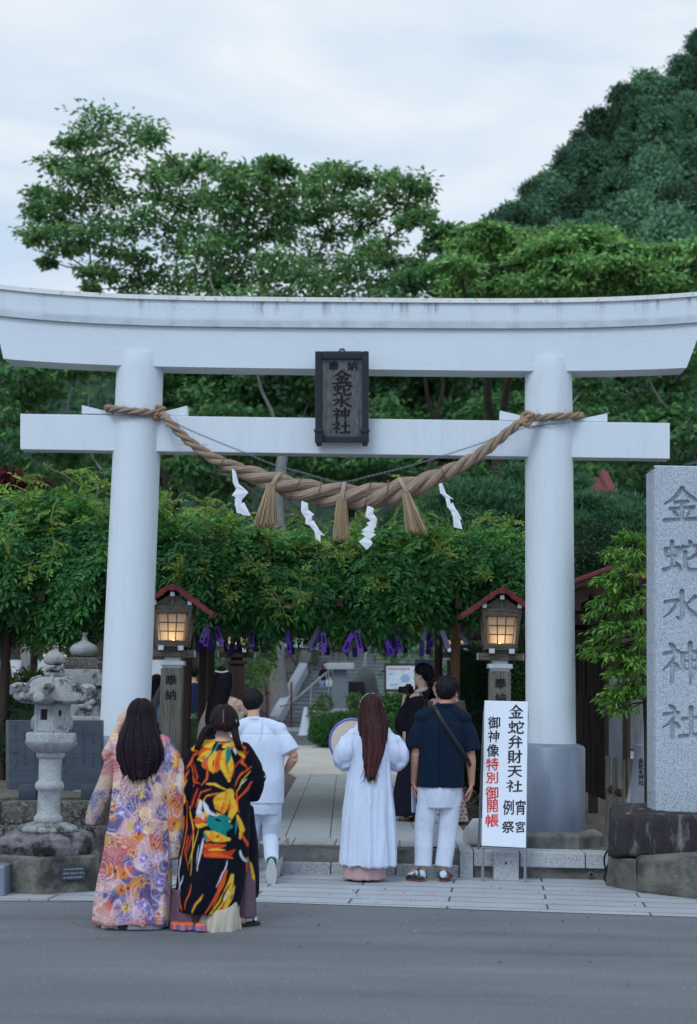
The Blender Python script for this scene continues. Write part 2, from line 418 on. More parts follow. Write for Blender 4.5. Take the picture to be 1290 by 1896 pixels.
M_lanternstone = mat('lantern_stone', srgb(168, 171, 173), 0.9, var=0.14, vscale=8, c2=srgb(136, 138, 138), c2scale=9, c2lo=0.52, c2hi=0.72, speck=srgb(140, 140, 140), speckscale=190, specklo=0.5, bump=0.006, bscale=80)
M_darkrock = mat('dark_rock', srgb(50, 44, 48), 0.85, var=0.35, vscale=6, c2=srgb(122, 116, 116), c2scale=5, c2lo=0.54, c2hi=0.68, stretch=(1.6, 1.6, 0.5), bump=0.03, bscale=14)
M_mossrock = mat('lichen_stone', srgb(96, 92, 86), 0.9, var=0.3, vscale=6, c2=srgb(46, 42, 44), c2scale=6, c2lo=0.45, c2hi=0.6, speck=srgb(120, 116, 108), speckscale=60, specklo=0.55, bump=0.02, bscale=30)
M_wood_old = mat('weathered_wood', srgb(132, 128, 116), 0.85, var=0.22, vscale=4, c2=srgb(86, 82, 74), c2scale=5, c2lo=0.45, c2hi=0.7, stretch=(14, 14, 1.2), bump=0.006, bscale=18)
M_wood_beam = mat('grey_beam_wood', srgb(108, 101, 90), 0.85, var=0.25, vscale=5, c2=srgb(70, 64, 58), c2scale=6, c2lo=0.45, c2hi=0.7, stretch=(1.5, 8, 8), bump=0.005, bscale=20)
M_wood_dark = mat('dark_post_wood', srgb(58, 44, 40), 0.75, var=0.25, vscale=4, stretch=(8, 8, 0.8), bump=0.004, bscale=20)
M_wood_log = mat('log_wood', srgb(150, 116, 88), 0.8, var=0.2, vscale=4, stretch=(8, 8, 0.8), bump=0.004, bscale=20)
M_red = mat('red_roof_metal', srgb(134, 54, 54), 0.5, var=0.15, vscale=8, c2=srgb(92, 40, 40), c2scale=6, c2lo=0.5, c2hi=0.75)
M_ink = mat('black_ink', srgb(38, 40, 46), 0.7, var=0.2, vscale=30)
M_inkred = mat('red_ink', srgb(214, 62, 58), 0.7, var=0.12, vscale=30)
M_steel = mat('grey_steel', srgb(122, 131, 146), 0.42, var=0.06, vscale=4, metal=0.15, c2=srgb(108, 116, 130), c2scale=2, stretch=(3, 3, 0.6))
M_concrete = mat('concrete', srgb(128, 127, 122), 0.9, var=0.18, vscale=5, c2=srgb(88, 88, 84), c2scale=4, bump=0.006, bscale=50)
M_black = mat('black_plastic', srgb(26, 26, 30), 0.5)
M_aluminium = mat('aluminium', srgb(168, 172, 180), 0.35, metal=0.6, var=0.05)

def attr_mat(name, rough=0.7, bump=0.0, bscale=60, trans=0.0, spec=0.3, stretch=(1, 1, 1), var=0.0, vscale=20, sheen=0.0):
    return mat(name, rough=rough, bump=bump, bscale=bscale, trans=trans, spec=spec, stretch=stretch, attr=True, var=var, vscale=vscale, sheen=sheen)

# ------------------------------------------------------------------ ground
def sheet(name, poly, z, m, kind='structure'):
    mb = MB(); n = len(poly); mb.add([(p[0], p[1], z) for p in poly], [tuple(range(n))])
    o = mb.build(name, m); o['kind'] = kind
    return o
def tile_mat(name, c, joint, bw, bh, rot=0.0, off=0.5, var=0.1, mortar=0.008, speck=None, scale=1.0, loc=(0, 0, 0), stain=None):
    if name in MATS: return MATS[name]
    m = bpy.data.materials.new(name); MATS[name] = m; m.use_nodes = True
    t = m.node_tree; N = t.nodes; Lk = t.links.new; p = N['Principled BSDF']; p.inputs['Roughness'].default_value = 0.7
    tcn = N.new('ShaderNodeTexCoord'); mpn = N.new('ShaderNodeMapping'); mpn.inputs['Rotation'].default_value = (0, 0, rot); mpn.inputs['Location'].default_value = loc
    Lk(tcn.outputs['Object'], mpn.inputs['Vector'])
    b = N.new('ShaderNodeTexBrick'); b.offset = off; b.inputs['Scale'].default_value = 1.0
    b.inputs['Brick Width'].default_value = bw; b.inputs['Row Height'].default_value = bh; b.inputs['Mortar Size'].default_value = mortar
    b.inputs['Mortar Smooth'].default_value = 0.2; b.inputs['Bias'].default_value = 0
    hi = tuple(min(1, q * (1 + var)) for q in c); lo = tuple(q * (1 - var) for q in c)
    b.inputs['Color1'].default_value = (*hi, 1); b.inputs['Color2'].default_value = (*lo, 1); b.inputs['Mortar'].default_value = (*joint, 1)
    Lk(mpn.outputs[0], b.inputs['Vector'])
    n = N.new('ShaderNodeTexNoise'); n.inputs['Scale'].default_value = 1.7; n.inputs['Detail'].default_value = 8; n.inputs['Roughness'].default_value = 0.7
    Lk(tcn.outputs['Object'], n.inputs['Vector'])
    q = N.new('ShaderNodeMapRange'); q.inputs[1].default_value = 0.3; q.inputs[2].default_value = 0.7; q.inputs[3].default_value = 0.82; q.inputs[4].default_value = 1.1
    Lk(n.outputs['Fac'], q.inputs[0])
    n2 = N.new('ShaderNodeTexNoise'); n2.inputs['Scale'].default_value = 120; n2.inputs['Detail'].default_value = 2
    Lk(tcn.outputs['Object'], n2.inputs['Vector'])
    q2 = N.new('ShaderNodeMapRange'); q2.inputs[1].default_value = 0.35; q2.inputs[2].default_value = 0.65; q2.inputs[3].default_value = 0.84; q2.inputs[4].default_value = 1.12
    Lk(n2.outputs['Fac'], q2.inputs[0])
    mm = N.new('ShaderNodeMath'); mm.operation = 'MULTIPLY'; Lk(q.outputs[0], mm.inputs[0]); Lk(q2.outputs[0], mm.inputs[1])
    cc = N.new('ShaderNodeCombineColor'); [Lk(mm.outputs[0], cc.inputs[k]) for k in range(3)]
    mx_ = N.new('ShaderNodeMix'); mx_.data_type = 'RGBA'; mx_.blend_type = 'MULTIPLY'; mx_.inputs[0].default_value = 1
    Lk(b.outputs['Color'], mx_.inputs[6]); Lk(cc.outputs[0], mx_.inputs[7]); Lk(mx_.outputs[2], p.inputs['Base Color'])
    bp = N.new('ShaderNodeBump'); bp.inputs['Distance'].default_value = 0.004; bp.invert = True; Lk(b.outputs['Fac'], bp.inputs['Height']); Lk(bp.outputs[0], p.inputs['Normal'])
    return m
def asphalt_mat(name, base, patch):
    m = bpy.data.materials.new(name); m.use_nodes = True
    t = m.node_tree; N = t.nodes; Lk = t.links.new; p = N['Principled BSDF']; p.inputs['Roughness'].default_value = 0.85
    p.inputs['Specular IOR Level'].default_value = 0.25
    tcn = N.new('ShaderNodeTexCoord')
    def nz(sc, det, rg=0.6, st=(1, 1, 1)):
        mpn = N.new('ShaderNodeMapping'); mpn.inputs['Scale'].default_value = st; Lk(tcn.outputs['Object'], mpn.inputs['Vector'])
        n = N.new('ShaderNodeTexNoise'); n.inputs['Scale'].default_value = sc; n.inputs['Detail'].default_value = det; n.inputs['Roughness'].default_value = rg
        Lk(mpn.outputs[0], n.inputs['Vector']); return n.outputs['Fac']
    def mr_(v, a, b, c, d):
        q = N.new('ShaderNodeMapRange'); [q.inputs[k + 1].__setattr__('default_value', x) for k, x in enumerate((a, b, c, d))]; Lk(v, q.inputs[0]); return q.outputs[0]
    def mul_(a, b):
        q = N.new('ShaderNodeMath'); q.operation = 'MULTIPLY'; Lk(a, q.inputs[0]); Lk(b, q.inputs[1]); return q.outputs[0]
    g = mul_(mul_(mr_(nz(0.7, 5, 0.6, (0.35, 1.6, 1)), 0.3, 0.7, 0.84, 1.14), mr_(nz(160, 2), 0.3, 0.7, 0.66, 1.36)), mr_(nz(55, 3), 0.3, 0.7, 0.82, 1.2))
    # worn strips left by the paver, running along the street
    g = mul_(g, mr_(nz(0.9, 2, 0.4, (0.06, 1.1, 1)), 0.35, 0.65, 0.93, 1.08))
    g = mul_(g, mr_(nz(46, 1.0, 0.3), 0.70, 0.76, 1.0, 1.9))
    cc = N.new('ShaderNodeCombineColor'); [Lk(g, cc.inputs[k]) for k in range(3)]
    r = N.new('ShaderNodeMix'); r.data_type = 'RGBA'; r.inputs[6].default_value = (*base, 1); r.inputs[7].default_value = (*patch, 1)
    Lk(mr_(nz(1.3, 3, 0.5, (0.3, 1.5, 1)), 0.5, 0.7, 0, 1), r.inputs[0])
    mx_ = N.new('ShaderNodeMix'); mx_.data_type = 'RGBA'; mx_.blend_type = 'MULTIPLY'; mx_.inputs[0].default_value = 1
    Lk(r.outputs[2], mx_.inputs[6]); Lk(cc.outputs[0], mx_.inputs[7]); Lk(mx_.outputs[2], p.inputs['Base Color'])
    bp = N.new('ShaderNodeBump'); bp.inputs['Distance'].default_value = 0.006; Lk(nz(160, 2), bp.inputs['Height']); Lk(bp.outputs[0], p.inputs['Normal'])
    return m
M_asphalt = asphalt_mat('asphalt', (0.150, 0.157, 0.170), (0.122, 0.128, 0.138))
M_lot = asphalt_mat('lot_asphalt', (0.12, 0.12, 0.125), (0.1, 0.1, 0.105))
PZ = 0.23                                     # the precinct stands two steps above the street
sheet('ground', [(-900, -300), (900, -300), (900, 900), (-900, 900)], -0.012, mat('earth', (0.07, 0.065, 0.05), 0.95, var=0.3, vscale=0.4))
sheet('street', [(-60, -12), (60, -12), (60, 15.5), (-60, 15.5)], 0.0, M_asphalt)
a0, a1, a2, a3 = G(-60, 1668), G(476, 1671), G(1290, 1699), G(1900, 1722)
M_pave = tile_mat('sidewalk_granite', srgb(163, 167, 172), srgb(84, 86, 90), 1.5, 0.30, rot=R(5.5), var=0.07, mortar=0.010, loc=(0.4, 0.12, 0))
sheet('sidewalk', [a0[:2], a1[:2], a2[:2], a3[:2], (9, 15.2), (-9, 15.2)], 0.004, M_pave)

# the steps and the kerb line in front of the precinct
p_l, p_r = G(150, 1610.5), G(1500, 1638.5)
sd_ = (p_r - p_l).normalized(); sn = Vector((-sd_.y, sd_.x, 0))       # along the step, and into the precinct
def S(px, into=0.0):
    """point on the foot line of the steps at image column px"""
    r0 = ray(px, 1620); t = 0
    # intersect the vertical plane through the foot line
    d = ray(px, 1620); k = (p_l - Vector((0, 0, EYE))).dot(sn) / d.dot(sn); q = Vector((0, 0, EYE)) + d * k
    return Vector((q.x, q.y, 0)) + sn * into
def block(mb, px0, px1, z0, z1, d0, d1, gap=0.004):
    A, B = S(px0), S(px1); A = A + sd_ * gap; B = B - sd_ * gap
    P = [A + sn * d0, B + sn * d0, B + sn * d1, A + sn * d1]
    mb.hexa([(p.x, p.y, z0) for p in P] + [(p.x, p.y, z1) for p in P])
steps = thing('granite_steps', 'two low grey granite steps up to the shrine path between the ramp and the kerb', 'steps', S(690))
for nm, z0, z1, d0, d1, cuts in (('lower_step', -0.02, 0.105, 0.0, 0.6, (505, 612, 732, 850)), ('upper_step', 0.0, PZ + 0.003, 0.33, 1.0, (505, 535, 616, 740, 850))):
    mb = MB()
    for c0, c1 in zip(cuts[:-1], cuts[1:]): block(mb, c0, c1, z0, z1, d0, d1)
    mb.build(nm, M_granite, steps, bevel=0.008, world=True)
mb = MB(); block(mb, 850, 876, -0.02, PZ + 0.006, -0.03, 1.2)
tag(mb.build('end_block', M_granite_pale, bevel=0.008), 'tall pale granite block closing the right end of the steps', 'block')
kerb = thing('granite_kerb', 'long granite kerb under the white signboard and right torii pillar', 'kerb', S(1000))
mb = MB()
for c0, c1 in ((876, 962), (962, 1084), (1084, 1128), (1128, 1230), (1230, 1420)): block(mb, c0, c1, 0.10, PZ + 0.004, 0.0, 0.32)
mb.build('kerb_stone', M_granite_pale, kerb, bevel=0.01, world=True)
mb = MB(); block(mb, 876, 1420, -0.02, 0.099, 0.05, 0.32); mb.build('concrete_footing', M_concrete, kerb, world=True)
dr = S(1094); mb = MB(); mb.tube([dr + Vector((0, 0.0, 0.05)), dr + sn * 0.12 + Vector((0, 0, 0.05))], 0.024, 14); mb.build('drain_pipe', mat('pipe_grey', srgb(120, 122, 124), 0.6), kerb, world=True)
mb = MB(); mb.tube([dr + sn * -0.002 + Vector((0, 0.0, 0.05)), dr + sn * 0.02 + Vector((0, 0, 0.05))], 0.018, 14); mb.build('drain_hole', M_black, kerb, world=True)
# stub post of granite in front of the kerb
stub = thing('granite_stub', 'short square granite post with a bolt hole between the signboard legs', 'stone post', S(935, -0.06))
mb = MB(); block(mb, 911, 959, 0, 0.235, -0.13, -0.005); mb.build('post_block', M_granite_pale, stub, bevel=0.006, world=True)
q = S(934.5, -0.131); mb = MB(); mb.tube([q + Vector((0, 0, 0.145)) + sn * -0.001, q + sn * 0.03 + Vector((0, 0, 0.145))], 0.0095, 10); mb.build('bolt_hole', M_black, stub, world=True)
# boards of the ramp left of the steps
ramp = thing('access_ramp', 'grey boarded ramp with a steel side rail left of the steps', 'ramp', S(490))
mb = MB()
for k in range(6):
    f0, f1 = k / 6, (k + 1) / 6 - 0.012
    A = [S(440, -0.30), S(514, -0.30), S(520, 0.45), S(440, 0.45)]
    P0 = A[0].lerp(A[3], f0), A[1].lerp(A[2], f0), A[1].lerp(A[2], f1), A[0].lerp(A[3], f1)
    z = lambda f: 0.025 + f * (PZ - 0.012)
    zz = (z(f0), z(f0), z(f1), z(f1))
    mb.hexa([(p.x, p.y, q - 0.02) for p, q in zip(P0, zz)] + [(p.x, p.y, q) for p, q in zip(P0, zz)])
mb.build('ramp_boards', mat('ramp_board', srgb(150, 154, 158), 0.6, var=0.15, vscale=6), ramp, world=True)
A0, A1 = S(515.5, -0.31), S(521.5, 0.45)
mb = MB(); P = [A0, A0 + sd_ * 0.03, A1 + sd_ * 0.03, A1]; zz = (0.03, 0.03, PZ + 0.02, PZ + 0.02)
mb.hexa([(p.x, p.y, 0.006 if i < 2 else PZ - 0.03) for i, p in enumerate(P)] + [(p.x, p.y, z + 0.025) for p, z in zip(P, zz)])
mb.build('side_rail', M_aluminium, ramp, world=True)

# precinct: gravel, path, far lot, terrace
M_gravel = mat('gravel', srgb(122, 114, 104), 0.95, var=0.3, vscale=3, speck=srgb(66, 60, 56), speckscale=70, specklo=0.48, bump=0.02, bscale=70)
A, B = S(-900, 0.05), S(2100, 0.05)
o = sheet('gravel_ground', [A[:2], B[:2], (30, 64), (-30, 64)], PZ - 0.006, M_gravel)
mb = MB(); mb.hexa([(A.x, A.y, -.01), (B.x, B.y, -.01), (B.x, B.y + .2, -.01), (A.x, A.y + .2, -.01), (A.x, A.y, PZ - .008), (B.x, B.y, PZ - .008), (B.x, B.y + .2, PZ - .008), (A.x, A.y + .2, PZ - .008)])
mb.build('ground_edge', M_concrete)['kind'] = 'structure'
M_path = tile_mat('path_slab', srgb(168, 171, 174), srgb(92, 92, 92), 0.42, 1.9, off=0.0, var=0.045, mortar=0.006, loc=(0.12, 0.4, 0))
pl0, pr0 = S(470, 0.9), S(853, 0.9)
sheet('path', [pl0[:2], pr0[:2], (pr0.x + 0.05, 26), (1.8, 30), (pl0.x - 0.6, 30), (pl0.x, 26)], PZ, M_path)
mb = MB()
e0, e1 = S(853, 1.0), Vector((pr0.x + 0.05, 26, 0))
for k in range(10):
    a, b = e0.lerp(e1, k / 10), e0.lerp(e1, (k + 1) / 10 - 0.0015)
    mb.hexa([(a.x, a.y, PZ - .05), (a.x + .13, a.y, PZ - .05), (b.x + .13, b.y, PZ - .05), (b.x, b.y, PZ - .05), (a.x, a.y, PZ + .012), (a.x + .13, a.y, PZ + .012), (b.x + .13, b.y, PZ + .012), (b.x, b.y, PZ + .012)])
mb.build('path_edging', M_granite_pale, bevel=0.004)['kind'] = 'structure'
M_plaza = tile_mat('plaza_slab', srgb(186, 180, 168), srgb(140, 136, 128), 1.2, 1.2, off=0.0, var=0.04, mortar=0.008)
sheet('plaza', [(-14, 27), (16, 27), (16, 41), (-14, 41)], PZ + 0.004, M_plaza)
sheet('lot', [(-16, 41), (16, 41), (16, 55), (-16, 55)], PZ + 0.002, M_lot)
mb = MB(); mb.box((-6, 55.2, PZ + .05), (30, .3, .16)); mb.build('lot_kerb', M_granite_pale)['kind'] = 'structure'
M_soil = mat('soil', (0.10, 0.075, 0.055), 0.95, var=0.35, vscale=4, bump=0.02, bscale=20)
sheet('soil_bed', [(-30, 55.3), (30, 55.3), (30, 70), (-30, 70)], PZ + 0.01, M_soil)

# ------------------------------------------------------------------ torii
PSI = math.tan(R(1.3)); TD = 15.35
def T(px, py, off=0.0):
    """point on the torii's plane (moved OFF metres towards the far side)"""
    d = ray(px, py); k = (TD + off) / (d.y + PSI * d.x); return Vector((0, 0, EYE)) + d * k
tn = Vector((PSI, 1, 0)).normalized(); tx = Vector((1, -PSI, 0)).normalized()
bl, br = T(234, 1280), T(1019, 1280)
torii = thing('torii_gate', 'tall white torii gate with two round pillars and a curved double top beam', 'torii', ((bl + br) / 2 * 1.0).xy.to_3d() + Vector((0, 0, PZ)))
def interp(xs, ys, x): return float(np.interp(x, xs, ys))
def smoothcurve(xs, ys):
    c = np.polyfit(xs, ys, 4); return lambda x: float(np.polyval(c, x))
k_top = smoothcurve([-45, 0, 150, 300, 450, 632, 800, 1000, 1140, 1290, 1340], [521, 529, 541, 547, 550, 552, 553, 553, 550, 541, 536])
k_mid = smoothcurve([-45, 0, 150, 300, 500, 700, 900, 1050, 1200, 1290, 1340], [577, 586, 597, 602, 606, 607, 608, 607, 602, 596, 592])
k_bot = smoothcurve([5, 205, 400, 632, 880, 1000, 1270], [664, 676, 680, 683.5, 686, 686.5, 681])
def beam(top, bot, xt, xb, half, n=420, rows=12, bulge=0.0):
    """curved beam: end cuts run from xt (top) to xb (bottom); a dense front face for its stains"""
    rings = []
    for i in range(n + 1):
        f = i / n; row = []
        for j in range(rows + 1):
            g = j / rows; x = (xt[0] * (1 - g) + xb[0] * g) * (1 - f) + (xt[1] * (1 - g) + xb[1] * g) * f
            y = top(x) * (1 - g) + bot(x) * g
            row.append(T(x, y, -half))
        back = [p + tn * (2 * half) for p in reversed(row)]
        rings.append(row + back)
    return rings
def streaks(P, seed, ztop, zbot, amount):
    """rain streaks that run down from the top edge"""
    x = P[:, 0]; h = (ztop - P[:, 2]) / np.maximum(ztop - zbot, 1e-3)
    q = np.stack([x * 34 + seed, np.zeros(len(x)), P[:, 2] * 0.6], 1); big = np.stack([x * 1.6 + seed, np.zeros(len(x)), np.zeros(len(x))], 1)
    s = sstep(0.55, 0.85, vnoise(q)) * sstep(0.48, 0.72, vnoise(big, off=5)); fine = sstep(0.6, 0.9, vnoise(q * np.array([2.3, 1, 1]), off=9)) * 0.35
    ln = 0.25 + 0.9 * vnoise(np.stack([x * 9 + seed, x * 0, x * 0], 1))
    return np.clip((s + fine) * amount * (1 - sstep(0.0, 1.0, h / ln)) + 0.25 * amount * fine, 0, 1)
M_beam = attr_mat('painted_beam', 0.55, bump=0.004, bscale=40, var=0.03, vscale=4)
WH = np.array(srgb(212, 218, 224))
# lower course (shimaki), upper course (kasagi), cap
rg = beam(lambda x: k_mid(x), lambda x: k_bot(x), (-12, 1303), (6, 1271), 0.165, rows=8)
mb = MB(); mb.loft(rg); me = mb.mesh('lower_course'); P = verts(me)
sc = vnoise(P, 1.3) * 0.05; zr = P[:, 2]
spot = sstep(0.74, 0.8, fbm(P, 9, 3)) * sstep(0.5, 0.7, vnoise(P, 1.1, 3)) * 0.8
C = WH * (1 - sc[:, None]) * (1 - spot[:, None] * 0.0); setcol(me, C)
link('lower_course', me, M_beam, torii, world=True)
rg = beam(lambda x: k_top(x) + 7, lambda x: k_mid(x), (-52, 1345), (-30, 1326), 0.20, rows=14)
mb = MB(); mb.loft(rg); me = mb.mesh('upper_course'); P = verts(me)
top_z = np.array([T(645 + (p[0]) / 14.5 * 3000, 560)[2] for p in P[:1]])
colz = {}
key = np.round(P[:, 0], 2)
zt = np.interp(P[:, 0], *zip(*[(T(x, k_top(x) + 7)[0], T(x, k_top(x) + 7)[2]) for x in range(-60, 1360, 20)]))
zb = np.interp(P[:, 0], *zip(*[(T(x, k_mid(x))[0], T(x, k_mid(x))[2]) for x in range(-60, 1360, 20)]))
s = np.maximum(streaks(P, 3.1, zt, zb, 0.85), sstep(0.06, 0.0, np.abs(P[:, 2] - zb)) * 0.0)
edge = 0.5 * sstep(0.045, 0.0, P[:, 2] - zb) * (0.4 + 0.6 * vnoise(P, 14)) + 0.5 * sstep(0.03, 0.0, zt - P[:, 2])
s = np.clip(s + edge * 0.7, 0, 0.9)
C = (WH * 0.97) * (1 - s[:, None]) + np.array(srgb(70, 72, 76)) * s[:, None]; setcol(me, C)
link('upper_course', me, M_beam, torii, world=True)
rg = beam(lambda x: k_top(x) - 1, lambda x: k_top(x) + 7, (-56, 1349), (-54, 1347), 0.225, n=160, rows=2)
mb = MB(); mb.loft(rg); mb.build('cap', mat('cap_plaster', srgb(222, 220, 216), 0.7, var=0.1, vscale=9, c2=srgb(150, 146, 140), c2scale=14, c2lo=0.55, c2hi=0.7), torii, world=True)
# tie beam
mb = MB(); P = [T(37, 766, -.1), T(1240, 783, -.1), T(1240, 849.5, -.1), T(37, 832, -.1)]; Q = [p + tn * 0.2 for p in P]
mb.hexa([P[3], P[2], Q[2], Q[3], P[0], P[1], Q[1], Q[0]]); mb.build('tie_beam', M_white, torii, bevel=0.006, world=True)
for (xo, xi, yo, yi, ybo, ybi) in ((151, 205, 750, 763, 765.5, 767), (346.5, 290, 751, 765, 770, 769), (925.5, 980, 760, 773, 777.5, 779), (1124.5, 1068, 765, 777, 781, 780)):
    mb = MB(); P = [T(xo, ybo, -.055), T(xi, ybi, -.055), T(xi, yi, -.055), T(xo, yo, -.055)]
    if xo > xi: P = [P[1], P[0], P[3], P[2]]
    Q = [p + tn * 0.11 for p in P]; mb.hexa([P[0], P[1], Q[1], Q[0], P[3], P[2], Q[2], Q[3]])
    mb.build('wedge', M_white, torii, bevel=0.004, world=True)
ztop = T(632, 667)[2]
for base, nm in ((bl, 'left'), (br, 'right')):
    # the pillars lean in a little and taper upwards
    lean = 0.010 if nm == 'left' else -0.010
    pr = []; seg = 56; rings = []
    for k in range(60):
        f = k / 59; z = PZ + 0.11 + f * (ztop + 0.02 - PZ - 0.11); r = 0.236 - 0.011 * f
        if k == 59: r -= 0.012
        cx = base.x + lean * (z - 1.6); cy = base.y - 0
        rings.append([(cx + r * math.cos(2 * math.pi * i / seg), cy + r * math.sin(2 * math.pi * i / seg), z) for i in range(seg)])
    mb = MB(); mb.loft(rings); me = mb.mesh('pillar'); displace(me, 0.0015, 6)
    pil = link('pillar', me, M_white, torii, smooth=True, world=True, split=45)
    zc = PZ + 0.11; zt_ = at(1019, 1382, 15.0)[2]
    mb = MB(); cx = base.x + lean * -0.8
    mb.lathe([(0.318, zc), (0.318, zc + 0.02), (0.316, zt_ - 0.02), (0.300, zt_), (0.243, zt_ + 0.02), (0.2375, zt_ + 0.02)], (cx, base.y, 0), 56)
    cl_ = mb.mesh('base_collar'); cl_.transform(Matrix.Translation(-org(torii))); link('base_collar', cl_, M_steel, pil, smooth=True, split=40)
    mb = MB(); mb.lathe([(0.50, PZ - 0.02), (0.50, PZ + 0.10), (0.47, PZ + 0.125), (0.31, PZ + 0.13)], (cx, base.y, 0), 8, rot=R(22.5))
    mb.build('plinth', M_concrete, torii, bevel=0.01, world=True)

# ------------------------------------------------------------------ name plaque on the torii
PD = -0.42
def tilt(px, py):
    """front plane of the plaque: leans forward at the top"""
    f = (818 - py) / 172; return T(px, py, -0.20 - 0.16 * f)
pq = thing('name_plaque', 'dark framed wooden name plaque hung at the middle of the torii beams', 'plaque', tilt(633, 818))
o0 = tilt(633, 735); ur = (tilt(683, 735) - tilt(583, 735)).normalized(); uu = (tilt(633, 650) - tilt(633, 815)).normalized(); un = ur.cross(uu).normalized()
W, H = (tilt(683, 735) - tilt(584, 735)).length, (tilt(633, 648) - tilt(633, 817)).length
def pbox(mb, cu, cv, w, h, d0, d1):
    C = [o0 + ur * (cu + a * w / 2) + uu * (cv + b * h / 2) for a, b in ((-1, -1), (1, -1), (1, 1), (-1, 1))]
    mb.hexa([p + un * d0 for p in C] + [p + un * d1 for p in C])
M_plframe = mat('plaque_frame_wood', srgb(44, 46, 54), 0.5, var=0.15, vscale=8)
M_plpanel = mat('plaque_panel_wood', srgb(104, 104, 103), 0.75, var=0.2, vscale=5, c2=srgb(74, 74, 74), c2scale=6, stretch=(7, 7, 1), bump=0.003, bscale=30)
mb = MB(); t = 0.062
pbox(mb, -W / 2 + t / 2, 0, t, H, -.05, .035); pbox(mb, W / 2 - t / 2, 0, t, H, -.05, .035)
pbox(mb, 0, H / 2 - t * .6, W - 2 * t - .002, t * 1.2, -.05, .033); pbox(mb, 0, -H / 2 + t * .5, W - 2 * t - .002, t, -.05, .033)
mb.build('frame', M_plframe, pq, bevel=0.01, world=True)
mb = MB(); pbox(mb, 0, 0, W - 2 * t, H - 2 * t, -.04, .004); mb.build('panel', M_plpanel, pq, world=True)
px2m = W / 99.0
chars = [('奉', -15.5, 57, 19, 17), ('納', 19, 57, 19, 17), ('金', -0.5, 36.5, 37, 25), ('蛇', 0.5, 13.5, 35, 24), ('水', -0.5, -9, 38, 23), ('神', -1.5, -31.5, 33, 24), ('社', -2, -55.5, 34, 24)]
lettering('lettering', [(c, u * px2m, v * px2m, a * px2m, b * px2m) for c, u, v, a, b in chars], (o0 + un * 0.006, ur, uu), mat('plaque_ink', srgb(26, 24, 26), 0.7), pq, weight=0.026)
for sx in (-1, 1):
    mb = MB(); pbox(mb, sx * (W / 2 - 0.035), -H / 2 + 0.055, 0.075, 0.12, .03, .07); pbox(mb, sx * (W / 2 - 0.035), -H / 2 + 0.115, 0.09, 0.03, .03, .08); pbox(mb, sx * (W / 2 - 0.035), -H / 2 - 0.02, 0.05, 0.03, -.02, .06)
    mb.build('support_bracket', M_plframe, pq, bevel=0.006, world=True)
mb = MB(); tp = o0 + uu * (H / 2)
for k, (a, b, r) in enumerate(((-.022, .008, .012), (.0, .018, .014), (.022, .008, .012), (-.010, .022, .010), (.012, .024, .009))): mb.ball(tp + ur * a + uu * b + un * .01, r, 8, 6)
mb.build('top_ornament', mat('tarnished_metal', srgb(120, 126, 130), 0.4, metal=0.7), pq, smooth=True, world=True)
mb = MB(); q = o0 + ur * (W / 2 - .02) - un * .06; mb.box(q + Vector((0, 0.09, 0.0)), (0.012, 0.16, 0.012)); q = o0 - ur * (W / 2 - .02) - un * .06; mb.box(q + Vector((0, 0.09, 0.0)), (0.012, 0.16, 0.012))
build_each(mb, 'hanger_rod', M_steel, pq, world=True)

# ------------------------------------------------------------------ sacred rope
RO = -0.33
rp = [(199, 756), (225, 759), (262, 763), (293, 765), (312, 781), (332, 801), (356, 822), (382, 841), (408, 855), (434, 866), (462, 877), (500, 891), (540, 903), (580, 912), (620, 917), (660, 919), (700, 917), (740, 908), (780, 895), (815, 880), (845, 866), (872, 851), (900, 832), (925, 812), (950, 792), (973, 777), (1005, 773), (1040, 770.5), (1074, 770)]
rr = [6.6, 6.9, 7.5, 8, 8, 8.5, 9, 10, 11, 12.5, 15.5, 19.5, 22, 23.5, 24, 24, 23.5, 22, 19, 15.5, 13, 11.5, 10.5, 9.5, 8.5, 8, 7.2, 7, 7]
def wraptorii(px, py, base):
    """point on a pillar's front, just proud of its surface"""
    d = ray(px, py); o_ = Vector((0, 0, EYE)); a = d.x * d.x + d.y * d.y; rx, ry = o_.x - base.x, o_.y - base.y; r = 0.258
    b_ = 2 * (d.x * rx + d.y * ry); c_ = rx * rx + ry * ry - r * r; D_ = b_ * b_ - 4 * a * c_
    if D_ <= 0: return at(px, py, base.y)
    return o_ + d * ((-b_ - math.sqrt(D_)) / (2 * a))
ctrl = []
for (x, y), r in zip(rp, rr):
    if x <= 293: p = wraptorii(x, y, bl)
    elif x >= 985: p = wraptorii(x, y, br)
    else: p = T(x, y, RO)
    ctrl.append((p, r * m_per_px(14.95)))
# continue behind the pillars
cb = Vector((bl.x, bl.y, ctrl[0][0].z)); ctrl = [(cb + Vector((-.1, .23, 0)), .03), (cb + Vector((-.235, .1, 0)), .03)] + ctrl
cb = Vector((br.x, br.y, ctrl[-1][0].z)); ctrl = ctrl + [(cb + Vector((.235, .1, 0)), .03), (cb + Vector((.1, .23, 0)), .03)]
def resample(pts, n):
    P = np.array([[*p] for p, r in pts]); r_ = np.array([r for p, r in pts]); s_ = np.concatenate([[0], np.cumsum(np.linalg.norm(np.diff(P, axis=0), axis=1))])
    u = np.linspace(0, s_[-1], n)
    def cub(y):
        m_ = np.gradient(y, s_); out_ = np.empty(n)
        for i, q_ in enumerate(u):
            k = min(np.searchsorted(s_, q_, 'right') - 1, len(s_) - 2); h = s_[k + 1] - s_[k]; t_ = (q_ - s_[k]) / h
            out_[i] = (2 * t_**3 - 3 * t_**2 + 1) * y[k] + (t_**3 - 2 * t_**2 + t_) * h * m_[k] + (-2 * t_**3 + 3 * t_**2) * y[k + 1] + (t_**3 - t_**2) * h * m_[k + 1]
        return out_
    return np.stack([cub(P[:, k]) for k in range(3)], 1), np.interp(u, s_, r_), u
